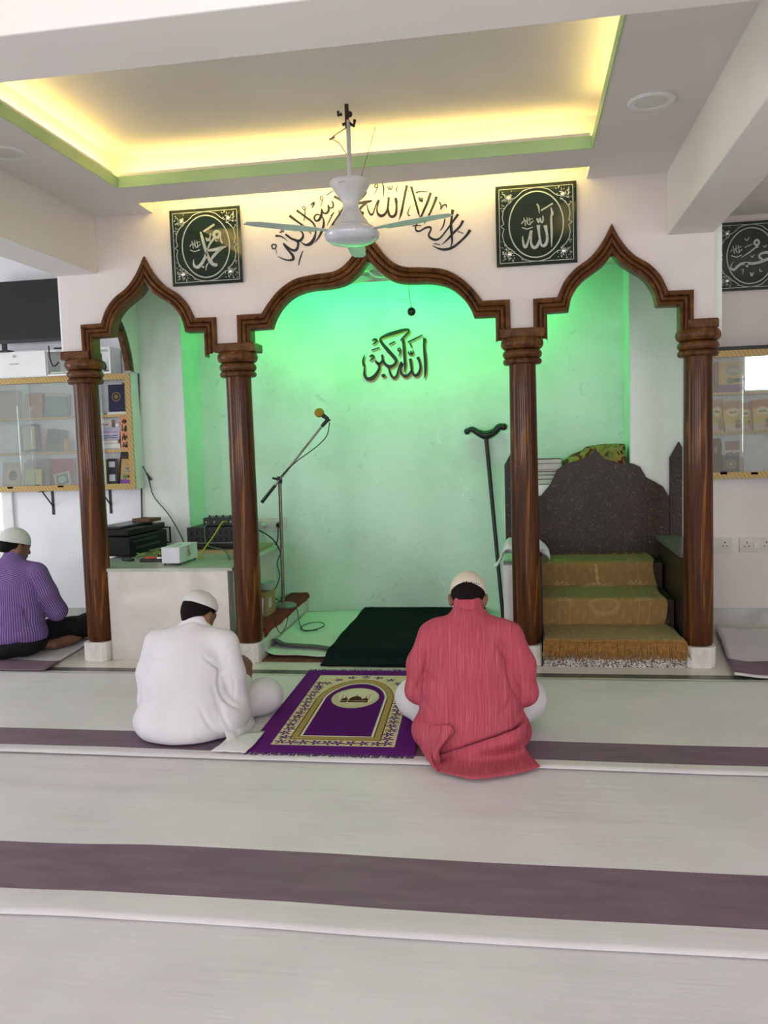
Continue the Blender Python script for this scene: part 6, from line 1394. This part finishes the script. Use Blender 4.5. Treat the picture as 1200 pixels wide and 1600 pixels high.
def hair_cap(parent, H, capmat, s=1.0, hair_z=-0.045, rim=(0.02, 0.30), cap_r=(0.0835, 0.104, 0.094), hair_r=(0.0785, 0.099, 0.093), caplabel=None, flat=0.0, cap_dz=0.022):
    """hair covers the back and sides down to the nape; the cap sits on it, its rim a tilted plane"""
    R = H.to_3x3(); c = H.translation; lo = np.array(c)-0.17*s; hi = np.array(c)+0.17*s
    f = Field(lo, hi, 0.005); f.ell(H @ Vector((0, -0.008*s, 0.020*s)), tuple(v*s for v in hair_r), 0, R); f.rc(H @ Vector((0, -0.058*s, -0.02*s)), H @ Vector((0, -0.052*s, -0.060*s)), 0.044*s, 0.036*s, 0.03)
    f.cut(H @ Vector((0, 0, hair_z*s)), R @ Vector((0, 0.25, -1))); f.cut(H @ Vector((0, 0.062*s, 0)), R @ Vector((0, 1, 0.15)))
    for sx in (-1, 1): f.cut(H @ Vector((sx*0.055*s, 0.018*s, -0.015*s)), R @ Vector((sx*0.55, 0.85, -0.75)))
    V, Q = f.mesh(2); add_mesh('hair', V, Q, M['hair'], parent)
    f = Field(lo, hi, 0.005); f.ell(H @ Vector((0, -0.006*s, cap_dz*s)), tuple(v*s for v in cap_r), 0, R)
    f.cut(H @ Vector((0, 0, rim[0]*s)), R @ Vector((0, rim[1], -1)))
    V, Q = f.mesh(2); o = add_mesh('prayer_cap', V, Q, capmat, parent)
    if caplabel: o['label'] = caplabel
    return o
def patch(name, curves, mat, parent, k=8, thick=0.0035, wob=0.0):
    """cloth laid through a list of curves of 3-D points"""
    C = [catmull([Vector(p) for p in c], k) for c in curves]; n = min(len(c) for c in C)
    cols = [catmull([c[i] for c in C], 5) if len(C) > 2 else [C[0][i].lerp(C[1][i], t/8) for t in range(9)] for i in range(n)]
    if wob: cols = [[p+Vector((0, 0, wob*fnz(p.x*22, p.y*22, 3))) for p in c] for c in cols]
    lc = parent.location; mb = MB(); mb.grid([[p-lc for p in c] for c in cols]); o = mb.build(name, mat, smooth=True, angle=180); o.parent = parent
    s_ = o.modifiers.new('thickness', 'SOLIDIFY'); s_.thickness = thick; s_.offset = 0; return o
Zp = lambda x0, y0, sc: (lambda pts: [(x0+x/sc, y0+y/sc) for x, y in pts])

# --- the man in the rose kurta
O = np.array((0.680, -1.50, 0.0)); A_ = lambda x, y, z: (O[0]+x, O[1]+y, O[2]+z)
pink = empty('person', (O[0], O[1], 0), 'seated person in a long rose pink kurta and cream cap, seen from behind', 'person')
H = head_frame(Vector(A_(-0.012, 0.155, 0.672)), 0.75, 0.0)
f = Field(O+(-0.5, -0.3, 0.0), O+(0.5, 0.62, 0.86), 0.006)
add_head(f, H, 1.04)
f.rc(A_(0, 0.09, 0.55), A_(-0.008, 0.12, 0.64), 0.060, 0.056, 0.03)
f.ell(A_(0, 0.0, 0.14), (0.19, 0.14, 0.12)).ell(A_(0, 0.02, 0.30), (0.18, 0.12, 0.18)).ell(A_(0, 0.05, 0.46), (0.18, 0.10, 0.13))
for sx in (-1, 1):
    f.rc(A_(sx*0.18, 0.06, 0.51), A_(sx*0.245, 0.04, 0.26), 0.052, 0.044).rc(A_(sx*0.245, 0.04, 0.26), A_(sx*0.10, 0.29, 0.21), 0.042, 0.030)
    add_hand(f, A_(sx*0.085, 0.305, 0.21), (-sx*0.75, 0.5, 0.1), (0, 0.2, -1), sx, 0.45)
    f.rc(A_(sx*0.10, 0.02, 0.13), A_(sx*0.27, 0.25, 0.14), 0.085, 0.065).rc(A_(sx*0.27, 0.25, 0.13), A_(-sx*0.06, 0.38+0.05*sx, 0.07), 0.055, 0.036)
    add_foot(f, A_(-sx*0.07, 0.38+0.05*sx, 0.055), A_(-sx*0.27, 0.36+0.07*sx, 0.045))
f.cut(A_(0, 0, 0.022), (0, 0, -1)); V, Q = f.mesh(2); add_mesh('body', V, Q, M['skin'], pink)
capo = hair_cap(pink, H, M['capcream'], 1.04, rim=(0.012, 0.10), caplabel='cream knitted prayer cap with a dark woven mark at the back')
from mathutils.bvhtree import BVHTree
bv_ = BVHTree.FromPolygons([v.co+pink.location for v in capo.data.vertices], [tuple(p.vertices) for p in capo.data.polygons]); mb = MB()
for px, py, w, h in ((725, 909.5, 2.2, 2), (729, 909, 2.5, 3), (733, 909.5, 1.6, 2.6), (736.5, 910, 2.6, 3), (740.5, 910.6, 2.0, 2.4), (744, 911.5, 2.4, 3), (747.5, 913, 1.8, 3.4)):
    hit, nn, _i, _d = bv_.ray_cast(CAM, ray(px, py).normalized())
    if hit:
        a1 = nn.cross(Vector((0, 0, 1))).normalized(); a2 = nn.cross(a1); k_ = 0.00145
        mb.prism([hit+nn*0.0006+a1*w*k_*i_+a2*h*k_*j_*0.7 for i_, j_ in ((-1, -.6), (.2, -1), (1, -.3), (.8, 1), (-.6, .7))], nn*0.0012)
o = mb.build('woven_mark', M['black'], pink)
f = Field(O+(-0.5, -0.3, 0.0), O+(0.5, 0.55, 0.5), 0.009)
for sx in (-1, 1):
    f.rc(A_(sx*0.11, 0.02, 0.12), A_(-0.285 if sx < 0 else 0.245, 0.24, 0.155), 0.115, 0.098, 0.05).rc(A_(-0.285 if sx < 0 else 0.245, 0.24, 0.145), A_(-sx*0.05, 0.36+0.05*sx, 0.085), 0.09, 0.055, 0.05)
f.cut(A_(0, 0, 0.020), (0, 0, -1)); V, Q = f.mesh(3); V = soft_noise(V, Q, 0.008, (14, 14, 9), 2.0); add_mesh('trousers', V, Q, M['trouser'], pink)
f = Field(O+(-0.42, -0.36, 0.0), O+(0.42, 0.50, 0.74), 0.0075)
f.ell(A_(0, -0.03, 0.09), (0.275, 0.205, 0.15), 0).ell(A_(0, -0.01, 0.25), (0.232, 0.17, 0.20), 0.06).ell(A_(0, 0.03, 0.40), (0.200, 0.15, 0.17), 0.05).ell(A_(-0.005, 0.065, 0.505), (0.16, 0.115, 0.105), 0.05)
f.rc(A_(-0.148, 0.06, 0.52), A_(0.143, 0.06, 0.52), 0.070, 0.070, 0.05).rc(A_(-0.006, 0.08, 0.575), A_(-0.01, 0.105, 0.645), 0.088, 0.068, 0.035)
f.ell(A_(0, 0.20, 0.13), (0.22, 0.20, 0.08), 0.05)
g = Field(f.lo, O+(0.42, 0.50, 0.74), 0.0075)
for sx in (-1, 1):
    g.rc(A_(sx*0.170, 0.06, 0.50), A_(sx*0.226, 0.025, 0.38), 0.078, 0.068, 0.0).rc(A_(sx*0.226, 0.025, 0.38), A_(sx*0.245, 0.03, 0.25), 0.068, 0.060, 0.03).rc(A_(sx*0.245, 0.03, 0.25), A_(sx*0.12, 0.26, 0.20), 0.060, 0.048, 0.03)
f.join((slice(None),)*3, g.F, 0.010)
f.cut(A_(0, 0, 0.022), (0, 0, -1)); V, Q = f.mesh(3)
z5 = Zp(580, 870, 4)
V = soft_noise(V, Q, 0.004, (16, 16, 6), 1.0)
V = folds(V, Q, [(z5([(345, 575), (348, 640), (332, 720), (268, 865)]), 3.0, -0.012), (z5([(395, 565), (345, 605)]), 2.5, -0.006), (z5([(318, 705), (362, 742), (405, 762)]), 2.5, -0.007),
  (z5([(795, 555), (850, 625), (855, 700), (885, 820), (935, 890)]), 3.0, -0.012), (z5([(845, 640), (800, 600)]), 3, -0.006), (z5([(975, 1005), (905, 1085), (790, 1130), (640, 1180), (480, 1235)]), 4.0, -0.020),
  (z5([(960, 930), (930, 980), (880, 1040)]), 3, -0.006), (z5([(270, 960), (330, 1010), (420, 1040)]), 3.5, -0.006), (z5([(300, 800), (330, 900), (380, 980)]), 3, -0.005), (z5([(880, 860), (840, 950), (760, 1010)]), 3, -0.005),
  (z5([(515, 300), (600, 325), (690, 312)]), 2.2, -0.006), (z5([(430, 420), (520, 380)]), 4, -0.003), (z5([(820, 420), (740, 380)]), 4, -0.003), (z5([(870, 560), (930, 600)]), 2.5, -0.004), (z5([(300, 540), (270, 600)]), 2.5, -0.004)])
add_mesh('kurta', V, Q, M['pinkcloth'], pink)
py = lambda x, y, Y: onY(580+x/4, 870+y/4, Y); pz = lambda x, y, z=0.024: onZ(580+x/4, 870+y/4, z)
patch('kurta_tail', [[py(985, 1015, -1.60), py(905, 1075, -1.70), py(780, 1125, -1.735), py(640, 1170, -1.735), py(500, 1215, -1.72), py(398, 1245, -1.70)],
  [py(972, 1110, -1.64), py(905, 1150, -1.735), py(780, 1185, -1.755), py(640, 1215, -1.755), py(510, 1250, -1.745), py(395, 1285, -1.73)],
  [pz(968, 1205, 0.03), pz(900, 1240, 0.03), pz(780, 1265, 0.028), pz(640, 1285, 0.028), pz(520, 1300, 0.03), pz(400, 1310, 0.03)],
  [pz(1056, 1310), pz(930, 1350), pz(790, 1375), pz(640, 1388), pz(560, 1375), pz(415, 1338)]], M['pinkcloth'], pink, wob=0.003)
patch('kurta_tail', [[py(262, 1070, -1.55), py(280, 1140, -1.62), pz(305, 1195, 0.03), pz(375, 1300, 0.03), pz(410, 1340, 0.026)],
  [py(350, 1060, -1.66), py(360, 1130, -1.69), py(360, 1200, -1.71), pz(390, 1300, 0.04), pz(413, 1338, 0.03)],
  [py(440, 1050, -1.72), py(430, 1120, -1.735), py(395, 1200, -1.75), py(372, 1270, -1.76), pz(414, 1336, 0.034)]], M['pinkcloth'], pink)
patch('kurta_tail', [[py(440, 1050, -1.722), py(430, 1120, -1.74), py(392, 1195, -1.755), py(372, 1270, -1.765), pz(414, 1338, 0.036)],
  [py(498, 1055, -1.735), py(470, 1130, -1.765), py(415, 1200, -1.785), py(398, 1270, -1.79), pz(416, 1340, 0.036)],
  [py(518, 1100, -1.735), py(470, 1150, -1.75), py(425, 1215, -1.77), py(432, 1280, -1.765), pz(418, 1340, 0.034)]], M['pinkcloth'], pink)

# --- the man in the white kurta
O = np.array((-0.715, -1.43, 0.0))
white = empty('person', (O[0], O[1], 0), 'seated person in a white kurta and white crocheted cap, left of the prayer mat', 'person')
H = head_frame(Vector(A_(0.012, 0.14, 0.580)), 0.52, -0.36)
f = Field(O+(-0.5, -0.3, 0.0), O+(0.5, 0.62, 0.76), 0.005)
add_head(f, H, 1.0)
f.rc(A_(0.005, 0.085, 0.46), A_(0.03, 0.115, 0.54), 0.055, 0.052, 0.03)
f.ell(A_(0, 0.0, 0.13), (0.18, 0.14, 0.11)).ell(A_(0, 0.02, 0.27), (0.17, 0.11, 0.16)).ell(A_(0, 0.05, 0.40), (0.165, 0.09, 0.11))
for sx in (-1, 1):
    el = A_(sx*0.225, 0.06, 0.17); wr = A_(0.212, 0.235, 0.212) if sx > 0 else A_(-0.10, 0.27, 0.20)
    f.rc(A_(sx*0.175, 0.05, 0.44), el, 0.046, 0.038).rc(el, wr, 0.036, 0.026)
    if sx > 0: add_hand(f, A_(0.214, 0.250, 0.222), (-0.12, 0.50, 0.60), (0.9, -0.25, 0.25), 1, 0.6, 0.95)
    else: add_hand(f, wr, (0.75, 0.5, 0.1), (0, 0.2, -1), -1, 0.5)
    kn = A_(0.285, 0.29, 0.105) if sx > 0 else A_(-0.20, 0.30, 0.10)
    f.rc(A_(sx*0.09, 0.03, 0.12), kn, 0.075, 0.058).rc(kn, A_(-sx*0.05, 0.40+0.05*sx, 0.06), 0.05, 0.034)
    add_foot(f, A_(-sx*0.06, 0.40+0.05*sx, 0.05), A_(-sx*0.23, 0.40+0.06*sx, 0.042))
f.cut(A_(0, 0, 0.020), (0, 0, -1)); V, Q = f.mesh(2); add_mesh('body', V, Q, M['skin'], white)
hair_cap(white, H, M['capwhite'], 1.0, rim=(0.030, 0.04), hair_z=-0.06, cap_r=(0.0825, 0.103, 0.074), cap_dz=0.040, caplabel='white crocheted prayer cap')
f = Field(O+(-0.45, -0.3, 0.0), O+(0.5, 0.55, 0.4), 0.0085)
for sx in (-1, 1):
    kn = A_(0.29, 0.30, 0.107) if sx > 0 else A_(-0.19, 0.30, 0.10)
    f.rc(A_(sx*0.09, 0.02, 0.11), kn, 0.10, 0.086, 0.05).rc(kn, A_(-sx*0.03, 0.42+0.04*sx, 0.08), 0.082, 0.052, 0.05)
f.cut(A_(0, 0, 0.018), (0, 0, -1)); V, Q = f.mesh(3); V = soft_noise(V, Q, 0.006, (14, 14, 9), 4.0)
z4 = Zp(180, 900, 4.286)
V = folds(V, Q, [(z4([(1090, 900), (1020, 960), (930, 1005)]), 3, -0.008), (z4([(860, 900), (940, 830), (1030, 790)]), 4, -0.004)]); add_mesh('trousers', V, Q, M['trouser'], white)
f = Field(O+(-0.42, -0.36, 0.0), O+(0.42, 0.42, 0.64), 0.0075)
f.ell(A_(-0.015, -0.03, 0.085), (0.262, 0.215, 0.14), 0).ell(A_(-0.01, -0.01, 0.22), (0.228, 0.175, 0.18), 0.06).ell(A_(0.0, 0.02, 0.34), (0.192, 0.15, 0.16), 0.05).ell(A_(0.0, 0.06, 0.44), (0.16, 0.11, 0.10), 0.05)
f.rc(A_(-0.155, 0.05, 0.455), A_(0.155, 0.05, 0.455), 0.062, 0.062, 0.05).rc(A_(0.0, 0.075, 0.485), A_(0.008, 0.095, 0.533), 0.084, 0.069, 0.03)
f.ell(A_(0.02, 0.16, 0.10), (0.20, 0.18, 0.08), 0.05).ell(A_(0.21, 0.02, 0.10), (0.085, 0.14, 0.10), 0.05)
g = Field(f.lo, O+(0.42, 0.42, 0.64), 0.0075)
for sx in (-1, 1):
    el = A_(sx*0.222, 0.03, 0.155); wr = A_(0.205, 0.215, 0.20) if sx > 0 else A_(-0.12, 0.25, 0.19)
    g.rc(A_(sx*0.175, 0.05, 0.445), A_(sx*0.213, 0.025, 0.30), 0.071, 0.066, 0.0).rc(A_(sx*0.213, 0.025, 0.30), el, 0.066, 0.062, 0.03).rc(el, wr, 0.060, 0.046, 0.03)
f.join((slice(None),)*3, g.F, 0.008)
f.cut(A_(0, 0, 0.020), (0, 0, -1)); V, Q = f.mesh(3); V = soft_noise(V, Q, 0.004, (13, 13, 6), 7.0)
V = folds(V, Q, [(z4([(600, 550), (660, 592), (698, 628), (684, 730)]), 2.2, -0.012), (z4([(698, 628), (735, 600), (760, 540)]), 2.2, -0.006), (z4([(700, 700), (705, 780), (760, 850), (840, 890)]), 2.5, -0.010), (z4([(725, 520), (800, 455)]), 2.2, -0.004),
  (z4([(560, 870), (610, 970), (690, 1070), (760, 1130)]), 3, -0.006), (z4([(470, 1030), (560, 1110), (640, 1150)]), 3, -0.005), (z4([(700, 850), (730, 960), (790, 1060)]), 3, -0.007), (z4([(650, 720), (685, 860), (700, 980)]), 3, -0.004),
  (z4([(185, 592), (235, 560), (330, 535)]), 3, -0.004), (z4([(150, 930), (190, 880), (260, 840)]), 3, -0.005), (z4([(415, 335), (520, 302), (615, 335)]), 2.0, -0.005), (z4([(190, 1100), (280, 1130), (420, 1140)]), 3, -0.004), (z4([(300, 480), (290, 620), (310, 760)]), 5, -0.003), (z4([(780, 650), (800, 740), (790, 830)]), 2.5, -0.004)])
add_mesh('kurta', V, Q, M['kurtawhite'], white)
py = lambda x, y, Y: onY(180+x/4.286, 900+y/4.286, Y); pz = lambda x, y, z=0.022: onZ(180+x/4.286, 900+y/4.286, z)
patch('kurta_tail', [[py(690, 815, -1.44), py(705, 930, -1.52), py(735, 1050, -1.57), pz(770, 1160, 0.022)],
  [py(770, 850, -1.38), py(800, 950, -1.46), py(800, 1060, -1.55), pz(815, 1150, 0.03)],
  [py(850, 880, -1.30), py(885, 960, -1.38), py(850, 1060, -1.50), pz(840, 1120, 0.03)],
  [py(905, 915, -1.24), py(938, 990, -1.30), py(890, 1050, -1.42), pz(838, 1102, 0.032)]], M['kurtawhite'], white, wob=0.012)
patch('kurta_tail', [[pz(640, 1172), pz(760, 1178), pz(870, 1182)], [pz(700, 1130, 0.03), pz(820, 1120, 0.034), pz(930, 1130, 0.024)], [pz(760, 1080, 0.035), pz(900, 1050, 0.03), pz(1002, 1040, 0.024)]], M['kurtawhite'], white, wob=0.004)

# --- the man in the striped shirt at the left edge
O = np.array((-2.60, 0.02, 0.0))
purp = empty('person', (O[0], O[1], 0), 'seated person in a purple striped shirt and white cap at the left picture edge', 'person')
H = head_frame(Vector(A_(0.0, 0.085, 0.775)), 0.30, -0.55)
f = Field(O+(-0.5, -0.35, 0.0), O+(0.62, 0.62, 0.92), 0.006)
add_head(f, H, 1.04)
f.rc(A_(0, 0.03, 0.62), A_(0.0, 0.06, 0.72), 0.060, 0.056, 0.03)
f.ell(A_(0, 0.0, 0.15), (0.19, 0.15, 0.12)).ell(A_(0, 0.0, 0.34), (0.18, 0.12, 0.18)).ell(A_(0, 0.02, 0.52), (0.18, 0.10, 0.13))
for sx in (-1, 1):
    el = A_(sx*0.265, 0.10, 0.31); f.rc(A_(sx*0.19, 0.03, 0.58), el, 0.054, 0.044).rc(el, A_(sx*0.12, 0.32, 0.25), 0.040, 0.030)
    add_hand(f, A_(sx*0.115, 0.33, 0.25), (-sx*0.6, 0.7, -0.1), (0, 0.2, -1), sx, 0.5)
f.rc(A_(0.06, 0.05, 0.13), A_(0.29, 0.56, 0.10), 0.085, 0.065).rc(A_(0.29, 0.56, 0.10), A_(0.10, 0.48, 0.08), 0.05, 0.04)
f.rc(A_(-0.10, 0.04, 0.13), A_(-0.33, 0.34, 0.13), 0.085, 0.065).rc(A_(-0.33, 0.34, 0.11), A_(0.18, 0.10, 0.065), 0.055, 0.036)
add_foot(f, A_(0.225, 0.12, 0.058), A_(0.300, 0.365, 0.052), s=1.05); add_foot(f, A_(0.08, 0.48, 0.06), A_(-0.10, 0.52, 0.05))
f.cut(A_(0, 0, 0.022), (0, 0, -1)); V, Q = f.mesh(2); add_mesh('body', V, Q, M['skin'], purp)
hair_cap(purp, H, M['capwhite'], 1.04, rim=(0.012, 0.05), cap_r=(0.086, 0.106, 0.098), caplabel='white cotton prayer cap')
f = Field(O+(-0.5, -0.35, 0.0), O+(0.65, 0.6, 0.4), 0.009)
f.rc(A_(0.06, 0.04, 0.125), A_(0.29, 0.56, 0.105), 0.105, 0.088, 0.05).rc(A_(0.29, 0.56, 0.10), A_(0.10, 0.48, 0.08), 0.075, 0.06, 0.05)
f.rc(A_(-0.10, 0.02, 0.125), A_(-0.33, 0.34, 0.13), 0.115, 0.092, 0.05).rc(A_(-0.33, 0.34, 0.12), A_(0.10, 0.12, 0.08), 0.085, 0.055, 0.05).ell(A_(0, -0.03, 0.11), (0.24, 0.19, 0.12), 0.05)
f.cut(A_(0, 0, 0.022), (0, 0, -1)); V, Q = f.mesh(3); V = soft_noise(V, Q, 0.010, (12, 12, 9), 1.0); add_mesh('trousers', V, Q, M['blackcloth'], purp)
f = Field(O+(-0.45, -0.36, 0.0), O+(0.45, 0.45, 0.80), 0.008)
f.ell(A_(0, -0.02, 0.17), (0.25, 0.20, 0.14), 0).ell(A_(0, -0.01, 0.33), (0.235, 0.18, 0.20), 0.06).ell(A_(0, 0.01, 0.48), (0.225, 0.15, 0.17), 0.05).ell(A_(0, 0.025, 0.58), (0.165, 0.11, 0.11), 0.05)
f.rc(A_(-0.17, 0.03, 0.59), A_(0.17, 0.03, 0.59), 0.070, None, 0.05).rc(A_(0, 0.035, 0.64), A_(0, 0.05, 0.695), 0.085, 0.066, 0.03)
g = Field(f.lo, O+(0.45, 0.45, 0.80), 0.008)
for sx in (-1, 1):
    g.rc(A_(sx*0.19, 0.03, 0.575), A_(sx*0.235, 0.05, 0.44), 0.076, 0.074, 0.0).rc(A_(sx*0.235, 0.05, 0.44), A_(sx*0.272, 0.11, 0.30), 0.074, 0.072, 0.03).rc(A_(sx*0.272, 0.11, 0.30), A_(sx*0.245, 0.16, 0.28), 0.070, 0.062, 0.02)
f.join((slice(None),)*3, g.F, 0.016); f.cut(A_(0, 0, 0.06), (0, 0.25, -1)); V, Q = f.mesh(3)
z7 = Zp(0, 800, 6.155); V = soft_noise(V, Q, 0.005, (13, 13, 7), 3.0)
V = folds(V, Q, [(z7([(170, 880), (240, 930), (250, 990), (300, 1090)]), 3, -0.014), (z7([(0, 860), (80, 880), (200, 900)]), 2.5, -0.006), (z7([(205, 700), (190, 790), (165, 860)]), 2, -0.005), (z7([(20, 980), (120, 1010), (230, 1000)]), 3, -0.007), (z7([(60, 1180), (160, 1150), (260, 1110)]), 3, -0.006), (z7([(0, 1330), (120, 1280), (230, 1230)]), 3, -0.007)])
sh = add_mesh('shirt', V, Q, M['stripecloth'], purp)
P_ = V-O; st = np.arctan2(P_[:, 0], -P_[:, 1]+0.02)*0.21
yk = P_[:, 2] > 0.545; st = np.where(yk, P_[:, 2]+0.25*np.abs(P_[:, 0])+0.6*P_[:, 1], st)
for sx in (-1, 1):
    for a_, b_ in (((sx*0.19, 0.03, 0.575), (sx*0.235, 0.05, 0.44)), ((sx*0.235, 0.05, 0.44), (sx*0.272, 0.11, 0.30))):
        a_, b_ = np.array(a_), np.array(b_); d_ = (b_-a_)/np.linalg.norm(b_-a_); rel = P_-a_; tt_ = rel @ d_; per = rel-tt_[:, None]*d_; dist = np.linalg.norm(per, axis=1)
        e1 = np.cross(d_, (0, 1, 0)); e1 /= np.linalg.norm(e1); e2 = np.cross(d_, e1)
        on = (dist < 0.085) & (tt_ > -0.03) & (tt_ < np.linalg.norm(b_-a_)+0.08) & (np.abs(P_[:, 0]) > 0.185); st = np.where(on, np.arctan2(per @ e1, per @ e2)*0.075+0.003, st)
at_ = sh.data.attributes.new('stripe', 'FLOAT', 'POINT'); at_.data.foreach_set('value', st.astype(np.float32))
